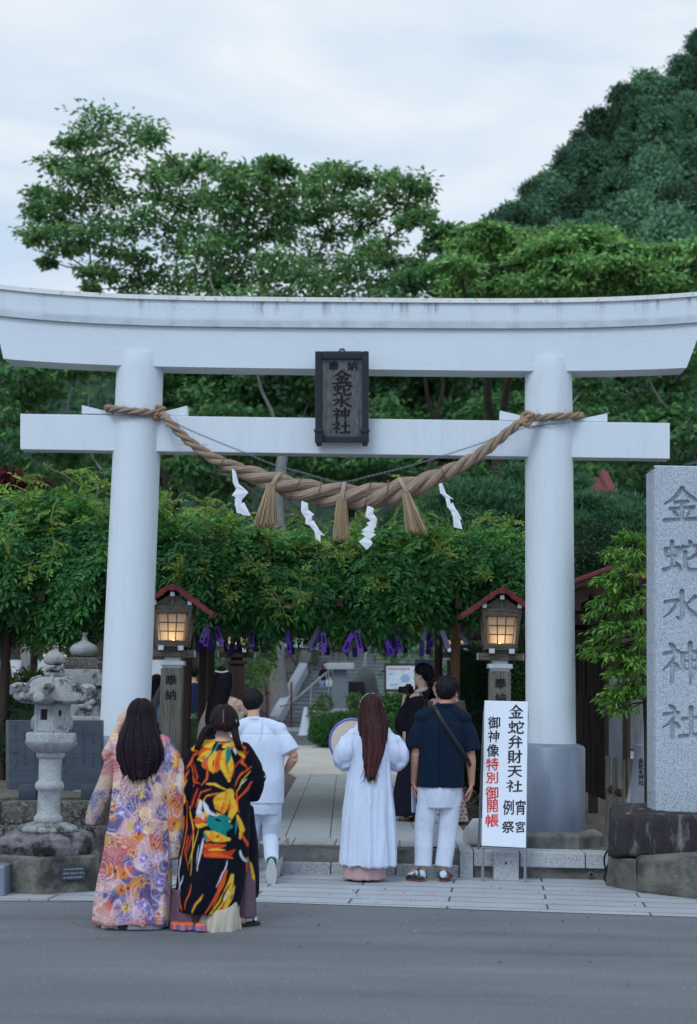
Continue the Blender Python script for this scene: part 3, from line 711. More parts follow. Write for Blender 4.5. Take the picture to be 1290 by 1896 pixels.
Pc, Rc, Uc = resample(ctrl, 900)
tg = unit(np.gradient(Pc, axis=0)); upv = np.array([0, 0, 1.0]); sdv = unit(np.cross(tg, np.array([0.03, 1.0, 0.02]))); bn = np.cross(sdv, tg)
phase = np.concatenate([[0], np.cumsum(np.diff(Uc) / (Rc[1:] * 1.15 + 0.012))]) * 1.0
rope = thing('sacred_rope', 'thick twisted straw rope slung between the torii pillars', 'rope', T(632, 917, RO))
M_straw = attr_mat('straw', 0.85, spec=0.15)
RV, RF, RC_ = [], [], []; ns = 44
for k in range(3):
    a = phase + 2 * math.pi * k / 3
    ctr = Pc + sdv * (np.cos(a) * Rc * 0.52)[:, None] + bn * (np.sin(a) * Rc * 0.52)[:, None]
    for i in range(ns):
        th = 2 * math.pi * i / ns + a * 0.5
        fib = vnoise(np.stack([np.full(900, i * 1.9 + k * 7), Uc * 9 + i * .2, np.zeros(900)], 1)); rad = Rc * (0.50 + 0.13 * (fib - 0.5))
        RV.append(ctr + sdv * (np.cos(th) * rad)[:, None] + bn * (np.sin(th) * rad)[:, None])
        c_ = 0.45 + 0.6 * vnoise(np.stack([np.full(900, i * 3.7 + k * 7), Uc * 3, np.full(900, 3.3)], 1)) + .5 * vnoise(np.stack([np.full(900, i * 5.3 + k * 3), Uc * 14, np.full(900, 1.3)], 1))
        RC_.append(np.array(srgb(150, 130, 112))[None, :] * c_[:, None])
RV = np.array(RV).reshape(3, ns, 900, 3)
V = RV.transpose(0, 2, 1, 3).reshape(-1, 3); C = np.array(RC_).reshape(3, ns, 900, 3).transpose(0, 2, 1, 3).reshape(-1, 3)
F = []
kk, jj, ii = np.meshgrid(np.arange(3), np.arange(899), np.arange(ns), indexing='ij'); b_ = kk * 900 * ns
F = np.stack([b_ + jj * ns + ii, b_ + jj * ns + (ii + 1) % ns, b_ + (jj + 1) * ns + (ii + 1) % ns, b_ + (jj + 1) * ns + ii], -1).reshape(-1, 4)
me = fastmesh('rope_body', V, F); setcol(me, C); link('rope_body', me, M_straw, rope, smooth=True, world=True)
rs = np.random.RandomState(3)
# loose fibres
mb = MB()
for q in range(520):
    i = rs.randint(30, 870); a = rs.rand() * 6.28; p = Vector(Pc[i] + (sdv[i] * math.cos(a) + bn[i] * math.sin(a)) * Rc[i] * 0.98); o_ = Vector(sdv[i] * math.cos(a) + bn[i] * math.sin(a)) * (0.010 + 0.045 * rs.rand())
    tt = Vector(tg[i]) * (0.05 * rs.randn()); mb.tube([p, p + o_ * 0.5 + tt * 0.6, p + o_ + tt], [0.0015, 0.0013, 0.0008], 3, False)
mb.build('loose_fibres', mat('fibre', srgb(150, 124, 96), 0.9), rope, world=True)
# binding cords at the tassels and the knots at the pillars
def nearest(px, py):
    d = np.array(ray(px, py)); d = d / np.linalg.norm(d); q = Pc - np.array([0, 0, EYE]); return int(np.argmin(np.linalg.norm(q - (q @ d)[:, None] * d[None], axis=1)))
def ring_round(mb, i, turns, tilt_, r_=0.006, k=1.08):
    pts = []
    for s_ in range(int(turns * 20) + 1):
        a = 2 * math.pi * s_ / 20; off = (s_ / 20 - turns / 2) * r_ * 1.9
        pts.append(Vector(Pc[i] + (sdv[i] * math.cos(a) + bn[i] * math.sin(a)) * Rc[i] * k + tg[i] * (off + tilt_ * math.cos(a) * Rc[i])))
    mb.tube(pts, r_, 5)
M_cord = mat('pale_cord', srgb(172, 158, 138), 0.85, var=0.1, vscale=50)
for px, py, tl in ((508, 893, .25), (634, 917, .05), (747, 905, -.2)):
    mb = MB(); i = nearest(px, py); ring_round(mb, i, 3, tl); mb.build('binding_cord', M_cord, rope, smooth=True, world=True)
mb = MB()
for px, py in ((548, 905), (592, 914), (680, 918), (716, 913), (820, 878), (412, 858)): ring_round(mb, nearest(px, py), 2, 0.3 * ((px % 3) - 1), 0.0028, 1.06)
build_each(mb, 'twine_turn', mat('twine', srgb(110, 92, 74), 0.9), rope, world=True)
for px, py, bs in ((293, 763, bl), (974, 777, br)):
    mb = MB(); c = Vector(Pc[nearest(px, py)]) + Vector((0, -.03, 0))
    for a0, rx_, rz_ in ((0.2, .045, .06), (1.3, .06, .04)):
        mb.tube([c + Vector((math.cos(t_) * rx_, -.02 * math.sin(2 * t_), math.sin(t_ + a0) * rz_)) for t_ in np.linspace(0, 6.28, 18)], 0.022, 8)
    me = mb.mesh('knot'); setcol(me, np.array(srgb(156, 130, 104)) * (0.7 + 0.6 * vnoise(verts(me), 60))[:, None]); link('knot', me, M_straw, rope, smooth=True, world=True)
def tassel(px, py, bx, by, w0, w1):
    a, b = T(px, py, RO - 0.09), T(bx, by, RO - 0.09); ax = (b - a); L_ = ax.length; s_ = m_per_px(14.9); mb_v, mb_c = MB(), []
    e1 = Vector((1, 0, 0)); e2 = Vector((0, 1, 0))
    for k in range(300):
        u = math.sqrt(rs.rand()); t_ = rs.rand() * 6.283; cx, cy = u * math.cos(t_), u * math.sin(t_); f = 1 - 0.10 * rs.rand() - 0.05 * u
        p0 = a + e1 * (cx * w0 * s_ / 2) + e2 * (cy * w0 * s_ * .4); p2 = a + ax * f + e1 * (cx * w1 * s_ / 2 + .006 * rs.randn()) + e2 * (cy * w1 * s_ * .35)
        p1 = p0.lerp(p2, .4) + e1 * (.004 * rs.randn()); n0 = len(mb_v.v); mb_v.tube([p0, p1, p2], [0.0034, 0.0034, 0.0024], 4)
        c = np.array(srgb(168, 146, 114)) * (0.55 + 0.75 * rs.rand()); mb_c += [c] * (len(mb_v.v) - n0)
    me = bpy.data.meshes.new('tassel'); me.from_pydata(mb_v.v, [], mb_v.f); setcol(me, np.array(mb_c)); link('tassel', me, M_straw, rope, world=True)
tassel(502, 897, 490, 979, 14, 44); tassel(632, 922, 631, 1005, 17, 31); tassel(751, 913, 772, 991, 14, 40)
# chain above the rope
chain = thing('hanging_chain', 'thin steel chain looped above the straw rope', 'chain', T(632, 893, RO - .03))
cpts = [(300, 772), (355, 798), (410, 821), (455, 839), (505, 860), (560, 875), (632, 892.5), (690, 880), (750, 865), (810, 847), (860, 831), (905, 816), (950, 799), (976, 790)]
Pk, _, uk = resample([(T(x, y, RO - 0.02), 1) for x, y in cpts], 190); tk = unit(np.gradient(Pk, axis=0)); mb = MB()
for i in range(0, 190):
    t_ = Vector(tk[i]); s1 = t_.cross(Vector((0, 1, 0))).normalized(); s2 = t_.cross(s1)
    if i % 2: s1, s2 = s2, s1
    pts = [Vector(Pk[i]) + t_ * (0.014 * math.cos(a)) + s1 * (0.0085 * math.sin(a)) for a in np.linspace(0, 2 * math.pi, 9)]
    mb.tube(pts, 0.0024, 4, False)
for bs, x0, x1, y0, y1 in ((bl, 199, 297, 768, 772), (br, 975, 1074, 791, 778)):
    for k in range(44):
        f = k / 43; p = wraptorii(x0 + (x1 - x0) * f, y0 + (y1 - y0) * f, bs); q_ = wraptorii(x0 + (x1 - x0) * (f + .03), y0 + (y1 - y0) * (f + .03), bs); t_ = (q_ - p); t_ = t_.normalized() if t_.length > 1e-6 else Vector((1, 0, 0)); s1 = Vector((0, 0, 1)) if k % 2 else t_.cross(Vector((0, 0, 1)))
        mb.tube([p + t_ * (0.014 * math.cos(a)) + s1 * (0.0085 * math.sin(a)) for a in np.linspace(0, 2 * math.pi, 9)], 0.0024, 4, False)
mb.build('chain_links', mat('galvanised', srgb(150, 160, 170), 0.35, metal=0.7), chain, world=True)
# zigzag papers
M_paper = mat('shide_paper', srgb(238, 240, 244), 0.7, trans=0.25)
def shide(idx, pts, w, lab):
    """folded strip through image points: each panel a parallelogram of real paper"""
    o = None; mb = MB(); D0 = RO - 0.12
    for k, (q0, q1, q2, q3) in enumerate(pts):
        P = [T(x, y, D0 - 0.012 * ((k + j) % 2)) for j, (x, y) in enumerate((q0, q1, q2, q3))]
        n_ = Vector((0, -0.0012, 0)); mb.hexa([P[3], P[2], P[2] - n_, P[3] - n_, P[0], P[1], P[1] - n_, P[0] - n_])
    o = mb.build('zigzag_paper', M_paper); org_ = T(*pts[0][0], D0); o.data.transform(Matrix.Translation(-org_)); o.location = org_
    tag(o, lab, 'paper streamer', 'zigzag papers hanging from the rope'); return o
shide(0, [((429, 867), (436, 873), (442, 896), (431, 894)), ((431, 894), (442, 896), (460, 911), (437, 906)), ((439, 903), (460, 912), (447, 926), (429, 917)), ((436, 914), (448, 921), (446, 941), (434, 936)), ((434, 925), (444, 921), (447, 951), (438, 950)), ((441, 934), (452, 930), (464, 955), (447, 953))], 0, 'white zigzag paper leftmost on the rope near the left pillar')
shide(1, [((558, 927), (570, 932), (571, 950), (557, 947)), ((557, 947), (571, 944), (582, 953), (566, 961)), ((567, 950), (578, 952), (576, 974), (565, 970)), ((570, 968), (580, 963), (590, 979), (580, 982)), ((577, 972), (588, 978), (601, 992), (583, 988)), ((582, 984), (593, 986), (593, 1003), (584, 998))], 0, 'white zigzag paper between the left and middle straw tassels')
shide(2, [((680, 936), (692, 941), (689, 962), (676, 956)), ((676, 956), (690, 950), (698, 960), (696, 972)), ((678, 968), (692, 962), (697, 974), (690, 982)), ((669, 982), (684, 971), (694, 984), (684, 990)), ((668, 988), (682, 980), (696, 990), (684, 998)), ((664, 1003), (680, 990), (690, 1006), (679, 1018))], 0, 'white zigzag paper right of the middle straw tassel')
shide(3, [((812, 896), (818, 894), (826, 914), (815, 914)), ((815, 912), (826, 914), (840, 925), (822, 920)), ((824, 920), (832, 922), (836, 938), (828, 940)), ((828, 938), (838, 930), (846, 948), (838, 952)), ((834, 946), (846, 944), (855, 962), (840, 960)), ((838, 958), (850, 956), (856, 980), (840, 976))], 0, 'white zigzag paper rightmost on the rope beside the right tassel')

# grit and bits of leaf on the street and the sidewalk
rs = np.random.RandomState(404); mb = MB(); n = 260
P = np.stack([rs.uniform(-3.5, 3.8, n), np.where(rs.rand(n) < .55, rs.uniform(11.2, 14.2, n), rs.uniform(6.5, 13, n)), np.full(n, .009)], 1); ax = rs.randn(n, 3) * np.array([1, 1, .12]); nn = rs.randn(n, 3) * .25 + np.array([0, 0, 1])
cl = np.where(rs.rand(n, 1) < .5, np.array([[.25, .24, .22]]), np.where(rs.rand(n, 1) < .5, np.array([[.06, .05, .03]]), np.array([[.20, .13, .06]]))) * rs.uniform(.5, 1.3, (n, 1))
o = link('leaf_litter', leaf_mesh('leaf_litter', P, ax, nn, .022 * rs.uniform(.4, 1.3, n), .014, cl), attr_mat('litter', .9)); tag(o, 'scattered grit and bits of leaf on the street', 'litter', kind='stuff')
# ------------------------------------------------------------------ wooden lantern posts
M_whitewood = mat('white_painted_wood', srgb(214, 216, 218), 0.6, var=0.08, vscale=8)
def glow_mat():
    m = bpy.data.materials.new('lantern_paper'); m.use_nodes = True; N = m.node_tree.nodes; Lk = m.node_tree.links.new
    p = N['Principled BSDF']; p.inputs['Base Color'].default_value = (0.66, 0.56, 0.46, 1); p.inputs['Roughness'].default_value = 0.8; p.inputs['Specular IOR Level'].default_value = 0.1
    tr = N.new('ShaderNodeBsdfTranslucent'); tr.inputs['Color'].default_value = (0.88, 0.76, 0.58, 1)
    ms = N.new('ShaderNodeMixShader'); ms.inputs[0].default_value = 0.55
    Lk(p.outputs[0], ms.inputs[1]); Lk(tr.outputs[0], ms.inputs[2]); Lk(ms.outputs[0], N['Material Output'].inputs['Surface']); return m
M_lpaper = glow_mat()
M_bulb = bpy.data.materials.new('bulb_glow'); M_bulb.use_nodes = True
_p = M_bulb.node_tree.nodes['Principled BSDF']; _p.inputs['Emission Color'].default_value = (1, 0.62, 0.25, 1); _p.inputs['Emission Strength'].default_value = 6
def lantern_post(label, base, zs, power, post_h, dark=False, lettered=True, group=None):
    """zs: scale; base: the post's foot. Built about the post's axis, facing -Y"""
    t = thing('lantern_post', label, 'lantern', base, 0, group)
    WO = M_wood_old if not dark else M_wood_dark; BE = M_wood_beam if not dark else M_wood_dark
    u = zs; z0 = post_h
    mb = MB()
    mb.box((-.0622 * u, 0, z0 / 2), (.1225 * u, .245 * u, z0)); mb.box((.0622 * u, 0, z0 / 2), (.1225 * u, .245 * u, z0))
    post = mb.build('post', WO, t, bevel=0.006)
    mb = MB(); mb.hexa([(-.105 * u, -.105 * u, z0), (.105 * u, -.105 * u, z0), (.105 * u, .105 * u, z0), (-.105 * u, .105 * u, z0), (-.118 * u, -.118 * u, z0 + .035 * u), (.118 * u, -.118 * u, z0 + .035 * u), (.118 * u, .118 * u, z0 + .035 * u), (-.118 * u, .118 * u, z0 + .035 * u)])
    mb.box((0, 0, z0 + .06 * u), (.28 * u, .28 * u, .052 * u)); mb.box((0, 0, z0 + .112 * u), (.175 * u, .175 * u, .055 * u))
    mb.build('white_collar', M_whitewood if not dark else M_wood_dark, t, bevel=0.004)
    # crossed bearers with white ends
    zb = z0 + .17 * u
    mb = MB(); mb.box((0, -.10 * u, zb), (.53 * u, .07 * u, .085 * u)); mb.box((0, .10 * u, zb), (.53 * u, .07 * u, .085 * u)); 
    mb.box((-.115 * u, -.0 * u, zb + .062 * u), (.07 * u, .53 * u, .062 * u)); mb.box((.115 * u, 0, zb + .062 * u), (.07 * u, .53 * u, .062 * u))
    mb.box((0, 0, zb + .07 * u), (.30 * u, .30 * u, .06 * u))
    build_each(mb, 'bearer', BE, t, bevel=0.006)
    mb = MB()
    for sx in (-1, 1):
        mb.box((sx * .115 * u, -.2675 * u, zb + .062 * u), (.062 * u, .006 * u, .054 * u)); mb.box((sx * .2675 * u, -.10 * u, zb), (.006 * u, .062 * u, .076 * u))
    build_each(mb, 'white_bearer_end', M_whitewood, t)
    # lantern box: wider at the top
    z1, z2 = zb + .10 * u, zb + .50 * u; b0, b1 = .170 * u, .210 * u
    def corner(sx, sy, z, ins=0.0):
        f = (z - z1) / (z2 - z1); h = b0 + (b1 - b0) * f - ins; return Vector((sx * h, sy * h, z))
    mb = MB()
    for sx, sy in ((-1, -1), (1, -1), (1, 1), (-1, 1)):
        w_ = .036 * u
        P0 = corner(sx, sy, z1 - .02 * u); P1 = corner(sx, sy, z2 + .02 * u)
        mb.hexa([P0 + Vector((dx * w_, dy * w_, 0)) for dx, dy in ((-.5, -.5), (.5, -.5), (.5, .5), (-.5, .5))] + [P1 + Vector((dx * w_, dy * w_, 0)) for dx, dy in ((-.5, -.5), (.5, -.5), (.5, .5), (-.5, .5))])
    for z, hh in ((z1 + .012 * u, .075 * u), (z2 - .01 * u, .05 * u)):
        f = (z - z1) / (z2 - z1); h = b0 + (b1 - b0) * f
        for s_ in (-1, 1):
            mb.box((0, s_ * h, z), (2 * h - .036 * u, .028 * u, hh)); mb.box((s_ * h, 0, z), (.028 * u, 2 * h - .036 * u, hh))
    body = mb.build('lantern_frame', BE, t, bevel=0.003)
    # paper panes with lattice on the four sides
    for k in range(4):
        rot = Matrix.Rotation(math.pi / 2 * k, 3, 'Z'); za, zc = z1 + .055 * u, z2 - .04 * u
        def fp(x, z, ins): 
            f = (z - z1) / (z2 - z1); h = b0 + (b1 - b0) * f; return rot @ Vector((x * (h - .048 * u), -(h - ins), z))
        mb = MB(); A = [fp(-1, za, .012 * u), fp(1, za, .012 * u), fp(1, zc, .012 * u), fp(-1, zc, .012 * u)]; B = [fp(-1, za, .016 * u), fp(1, za, .016 * u), fp(1, zc, .016 * u), fp(-1, zc, .016 * u)]
        mb.add(A, [(0, 1, 2, 3)])
        pane = mb.build('lit_pane', M_lpaper, t)
        mb = MB()
        for q in (-1 / 3, 1 / 3):
            a, b = fp(q, za, .004 * u), fp(q, zc, .004 * u); mb.tube([a, b], .0065 * u, 4)
        for q in (1 / 3, 2 / 3):
            z = za + (zc - za) * q; mb.tube([fp(-1, z, .005 * u), fp(1, z, .005 * u)], .0065 * u, 4)
        mb.build('lattice', BE, pane)
    # gable: board, ridge beam end, roof plates in overlapping courses
    z3 = z2 + .02 * u; ap = z3 + .195 * u
    mb = MB(); mb.box((0, 0, z3 + .02 * u), (2 * b1 + .06 * u, 2 * b1 + .02 * u, .045 * u))
    for s_ in (-1, 1): mb.hexa([(-b1 - .01 * u, s_ * .19 * u - .012 * u, z3 + .044 * u), (b1 + .01 * u, s_ * .19 * u - .012 * u, z3 + .044 * u), (b1 + .01 * u, s_ * .19 * u + .012 * u, z3 + .044 * u), (-b1 - .01 * u, s_ * .19 * u + .012 * u, z3 + .044 * u), (-.012 * u, s_ * .19 * u - .012 * u, ap - .015 * u), (.012 * u, s_ * .19 * u - .012 * u, ap - .015 * u), (.012 * u, s_ * .19 * u + .012 * u, ap - .015 * u), (-.012 * u, s_ * .19 * u + .012 * u, ap - .015 * u)])
    mb.box((0, -.21 * u, z3 + .10 * u), (.035 * u, .03 * u, .12 * u))
    mb.build('gable', BE, t, bevel=0.003)
    mb = MB()
    mb.box((0, 0, ap - .03 * u), (.05 * u, .52 * u, .05 * u))
    for sx in (-1, 1): mb.box((sx * .205 * u, 0, z3 + .065 * u), (.05 * u, .52 * u, .05 * u))
    build_each(mb, 'rafter_beam', BE, t, bevel=0.003)
    mb = MB()
    for x, z in ((0, ap - .03 * u), (-.205 * u, z3 + .065 * u), (.205 * u, z3 + .065 * u)): mb.box((x, -.2635 * u, z), (.047 * u, .007 * u, .047 * u))
    build_each(mb, 'white_beam_end', M_whitewood, t)
    for sx in (-1, 1):
        mb = MB(); n = 5
        for k in range(n):
            f0, f1 = k / n, (k + 1.28) / n
            def rp_(f): 
                x = f * .425 * u; z = ap + .015 * u - .295 * u * (f ** 0.95); return x, z
            (x0, y0), (x1, y1) = rp_(f0), rp_(min(f1, 1.06)); lift = (n - k) * .0025 * u + .006 * u; th = .056 * u; yy = (.30 - .004 * k) * u
            nx, nz = -(y1 - y0), (x1 - x0); l_ = math.hypot(nx, nz); nx, nz = nx / l_, nz / l_
            A = [(x0 + nx * lift, y0 + nz * lift), (x1 + nx * (lift + .012 * u), y1 + nz * (lift + .012 * u)), (x1 + nx * (lift + .012 * u + th), y1 + nz * (lift + .012 * u + th)), (x0 + nx * (lift + th), y0 + nz * (lift + th))]
            mb.add([(sx * x, -yy, z) for x, z in A] + [(sx * x, yy, z) for x, z in A], [(0, 1, 2, 3), (7, 6, 5, 4), (0, 4, 5, 1), (1, 5, 6, 2), (2, 6, 7, 3), (3, 7, 4, 0)])
        rf = mb.build('roof_slope', M_red, t, bevel=0.002)
    mb = MB(); mb.hexa([(-.045 * u, -.315 * u, ap + .01 * u), (.045 * u, -.315 * u, ap + .01 * u), (.045 * u, .315 * u, ap + .01 * u), (-.045 * u, .315 * u, ap + .01 * u), (-.022 * u, -.315 * u, ap + .085 * u), (.022 * u, -.315 * u, ap + .085 * u), (.022 * u, .315 * u, ap + .085 * u), (-.022 * u, .315 * u, ap + .085 * u)])
    mb.build('ridge', M_red, t, bevel=0.004)
    if lettered:
        b = Vector(base); s_ = .135 * u
        items = [('奉', 0, z0 - .14 * u, s_, s_ * .92), ('納', 0, z0 - .31 * u, s_ * .95, s_ * .9)]
        lettering('lettering', items, (b + Vector((0, -.1245 * u, 0)), Vector((1, 0, 0)), Vector((0, 0, 1))), M_ink, t, thick=0.001, weight=0.03)
    mb = MB(); mb.ball((0, 0, z1 + .085 * u), .03 * u, 10, 8); mb.build('bulb', M_bulb, t, smooth=True)
    l = bpy.data.lights.new('lantern_light', 'POINT'); l.energy = power; l.color = (1, 0.68, 0.36); l.shadow_soft_size = 0.04 * u
    lo = bpy.data.objects.new('lantern_light', l); COL.objects.link(lo); lo.parent = t; lo.location = (0, -.03 * u, z1 + .09 * u)
    return t
LD = 16.6
for px, py_top, lab in ((318, 1237, 'weathered lantern post under a red roof beside the left torii pillar'), (924.5, 1243, 'weathered lantern post under a red roof behind the white signboard')):
    tpz = at(px, py_top, LD - .1).z
    b = at(px, 1280, LD); lantern_post(lab, (b.x, LD, PZ), .87, 1.1, tpz - PZ)
for px, D, lab in ((437, 26.5, 'dark unpainted lantern under the pergola behind the lit left lantern post'), (856 - 12, 26.5, 'dark lantern under the pergola between the right pergola posts')):
    b = at(px, 1280, D); z = at(px, 1228, D).z
    lantern_post(lab, (b.x, D, PZ), 1.1, 0.8, z - PZ - .05, dark=True, lettered=False)

# ------------------------------------------------------------------ white signboard with brush lettering
bl_, br_ = G(893.5, 1634), G(972.5, 1636)
sg = thing('standing_signboard', 'white cloth-covered signboard with black and red brush writing on steel legs', 'sign', (bl_ + br_) / 2)
Dt = bl_.y + 0.03
tl, tr = at(897, 1297, Dt + .10), at(977.5, 1299, Dt + .08); ll, lr = at(891.5, 1566, Dt), at(973.5, 1570, Dt - .02)
su = (tl - ll); sr = (lr - ll); sn_ = sr.cross(su).normalized()
M_cloth = mat('sign_cloth', srgb(226, 230, 238), 0.75, var=0.03, vscale=4, bump=0.004, bscale=7, stretch=(3, 3, .6))
mb = MB(); n = 30; A = []
back = sn_ * -0.035
P = [ll, lr, tr, tl]; mb.hexa([P[0] + back, P[1] + back, P[1], P[0], P[3] + back, P[2] + back, P[2], P[3]])
mb.build('board', M_cloth, sg, bevel=0.004, world=True)
for foot, top, in ((bl_, tl + (tr - tl) * .02), (br_, tl + (tr - tl) * .98)):
    mb = MB(); d = (top - foot); f0 = foot + back * .9; mb.tube([f0, f0 + d * 0.97], 0.0125, 4); mb.build('leg', M_aluminium, sg, world=True)
mb = MB(); mb.tube([ll + back * .5 + su * -.012, lr + back * .5 + su * -.012], 0.009, 4); mb.build('lower_rail', M_aluminium, sg, world=True)
mb = MB()
for k in range(4):
    z_ = 0.1 + .27 * k; mb.add([], [])
for foot, top in ((bl_, tl), (br_, tr)):
    mb.tube([top + back * 1.2 - su * .08, foot + Vector((0, .55, 0))], 0.011, 4)
build_each(mb, 'rear_prop', M_aluminium, sg, world=True)
O = (ll + lr + tl + tr) / 4 + sn_ * 0.0015; ur_ = sr.normalized(); uu_ = (su - ur_ * su.dot(ur_)).normalized()
def on_plane(px, py, O=O, n=sn_):
    d = ray(px, py); k = (O - Vector((0, 0, EYE))).dot(n) / d.dot(n); q = Vector((0, 0, EYE)) + d * k - O; return q.dot(ur_), q.dot(uu_)
s_ = m_per_px(Dt)
blk = [('金', 955, 1318, 27, 25), ('蛇', 955, 1347, 29, 25), ('弁', 954, 1373.5, 26, 24), ('財', 953, 1401, 26, 24), ('天', 953, 1428.5, 26, 22), ('社', 951.5, 1455, 29, 22), ('例', 941, 1495, 20, 26), ('宵', 963.5, 1495, 19, 26), ('祭', 940.5, 1531, 22, 21), ('宮', 963, 1531, 18, 20), ('御', 914.5, 1338, 22, 22), ('神', 913.5, 1363.5, 22, 22), ('像', 912.5, 1389.5, 22, 23)]
red = [('特', 911.5, 1415, 22, 23), ('別', 911, 1440, 22, 20), ('御', 910.5, 1468.5, 23, 24), ('開', 911.5, 1492.5, 20, 22), ('帳', 911, 1519, 24, 23)]
for L_, M_, nm in ((blk, M_ink, 'black_lettering'), (red, M_inkred, 'red_lettering')):
    lettering(nm, [(c, *on_plane(x, y), w_ * s_, h_ * s_) for c, x, y, w_, h_ in L_], (O, ur_, uu_), M_, sg, weight=0.020)

# ------------------------------------------------------------------ engraved stone monument on its rock
MD = 14.0
def MX(px, py, d=0.0): return at(px, py, MD + d)
q0 = MX(1199, 1508); mon = thing('stone_monument', 'tall pale granite monument engraved with large characters on a dark rock', 'monument', (MX(1262, 1500).x, MD, .7))
zt_m, zb_m = MX(1262, 862).z, MX(1262, 1522).z
xl = MX(1211, 1280).x; xr = MX(1330, 1280).x
# slab outline slightly irregular, with a rough left arris
M_mon = mat('monument_granite', srgb(182, 190, 198), 0.85, var=0.05, vscale=3, speck=srgb(128, 134, 144), speckscale=190, specklo=0.42, bump=0.003, bscale=130)
nx_, nz_ = 150, 720; gx = np.linspace(xl + .012, xr - .012, nx_); gz = np.linspace(zb_m, zt_m - .012, nz_); X, Z = np.meshgrid(gx, gz)
dep = np.zeros(X.shape); sc_ = m_per_px(MD)
for ch, py, h_ in (('金', 935, 64), ('蛇', 1031, 62), ('水', 1123, 60), ('神', 1228, 76), ('社', 1336, 62)):
    c = MX(1262.5, py); sd2 = engrave_depth(X, Z, ch, c.x, c.z, 72 * sc_, h_ * sc_); dep = np.maximum(dep, np.clip(-sd2 / .007, 0, 1) ** .7)
Pn = np.stack([X, Z * 0, Z], -1).reshape(-1, 3); Y = MD + 0.036 * dep + 0.002 * (fbm(Pn, 30, 2) - .5).reshape(X.shape) * (1 + 2 * dep)
V = np.stack([X, Y, Z], -1).reshape(-1, 3); idx = np.arange(nx_ * nz_).reshape(nz_, nx_)
F = np.stack([idx[:-1, :-1], idx[:-1, 1:], idx[1:, 1:], idx[1:, :-1]], -1).reshape(-1, 4)
rs = np.random.RandomState(11)
# arrises, sides, top and back
ev, ef = [], []
left = [tuple(V[i]) for i in idx[::6, 0]]; n0 = len(V)
prof_l = []
for p in left:
    prof_l.append([(p[0] - .013 + .006 * rs.rand(), MD + .02 + .012 * rs.rand(), p[2]), (p[0] - .016 + .012 * rs.rand(), MD + .09 + .03 * rs.rand(), p[2]), (p[0] - .012, MD + .34, p[2])])
ev = [q for r in prof_l for q in r]; rows = len(prof_l)
tri = []
for k in range(rows - 1):
    a0_, b0_ = int(idx[k * 6, 0]), int(idx[(k + 1) * 6, 0])
    tri.append((a0_, b0_, n0 + 3 * (k + 1), n0 + 3 * k))
    for c in range(2): tri.append((n0 + 3 * k + c, n0 + 3 * (k + 1) + c, n0 + 3 * (k + 1) + c + 1, n0 + 3 * k + c + 1))
V2 = np.concatenate([V, np.array(ev)]); me = fastmesh('engraved_slab', V2, np.concatenate([F, np.array(tri)]))
me.transform(Matrix.Translation(-Vector(mon.location))); link('engraved_slab', me, M_mon, mon, smooth=True, split=30)
mb = MB(); xa, xb, zt2 = xl - .004, xr + .01, zt_m
mb.loft([[(xa, MD + .004, zt_m - .0125), (xb, MD + .004, zt_m - .0125), (xb, MD + .34, zt_m - .0125), (xa, MD + .34, zt_m - .0125)], [(xa + .02, MD + .02, zt2), (xb - .02, MD + .02, zt2), (xb - .02, MD + .32, zt2), (xa + .02, MD + .32, zt2)]])
mb.hexa([(xr - .011, MD + .002, zb_m), (xb, MD + .014, zb_m), (xb, MD + .34, zb_m), (xr - .011, MD + .34, zb_m), (xr - .011, MD + .002, zt_m - .0125), (xb, MD + .014, zt_m - .0125), (xb, MD + .34, zt_m - .0125), (xr - .011, MD + .34, zt_m - .0125)])
mb.build('slab_back', M_mon, mon, world=True)
# the cut characters keep a rougher grain
def rockmesh(name, P8, amp, scale, off, parent, m, sub=4, ml=0.06):
    mb = MB(); mb.hexa(P8); me = mb.mesh(name, bevel=0.05, seg=3); displace(me, amp, scale, 4, off, sub=sub, maxlen=ml); return link(name, me, m, parent, smooth=True, world=True, split=50)
def R8(pl, pr, ptop, pbot, D0, D1, dx0=0, dx1=0):
    """a block seen front-on: image columns pl..pr, rows ptop..pbot at depth D0, going back to D1"""
    A, B, C_, E = at(pl, pbot, D0), at(pr, pbot, D0), at(pr, ptop, D0), at(pl, ptop, D0); k = Vector((0, D1 - D0, 0))
    return [A, B, B + k + Vector((dx1, 0, 0)), A + k + Vector((dx0, 0, 0)), E, C_, C_ + k + Vector((dx1, 0, 0)), E + k + Vector((dx0, 0, 0))]
rk = thing('monument_base_rock', 'dark weathered rock slab carrying the engraved granite monument', 'rock', at(1240, 1590, 13.2))
rockmesh('base_rock', R8(1124, 1420, 1507, 1590, 13.62, 15.0, 0.26, 0.1), 0.045, 3.2, 3, rk, M_darkrock, 5, 0.07)
M_lowrock = mat('low_base_stone', srgb(112, 108, 100), 0.9, var=0.22, vscale=6, c2=srgb(70, 68, 66), c2scale=4, bump=0.012, bscale=40)
r1 = thing('foundation_stone', 'small rounded grey stone under the left end of the dark monument rock', 'stone', at(1150, 1642, 13.2))
rockmesh('stone_body', [G(1122, 1640) + Vector((0, 0, -.02)), G(1181, 1652) + Vector((-.004, 0, -.02)), G(1181, 1652) + Vector((-.004, 1.2, -.02)), G(1122, 1640) + Vector((.22, 1.2, -.02))] + [at(1126, 1588, 13.8), at(1176, 1592, 13.55), at(1176, 1592, 13.55) + Vector((0, 1.2, 0)), at(1126, 1588, 13.8) + Vector((.22, 1.2, 0))], 0.015, 4, 9, r1, M_lowrock, 4, .06)
r2 = thing('foundation_stone', 'large flat-faced grey stone under the dark monument rock at the right', 'stone', at(1260, 1650, 12.9))
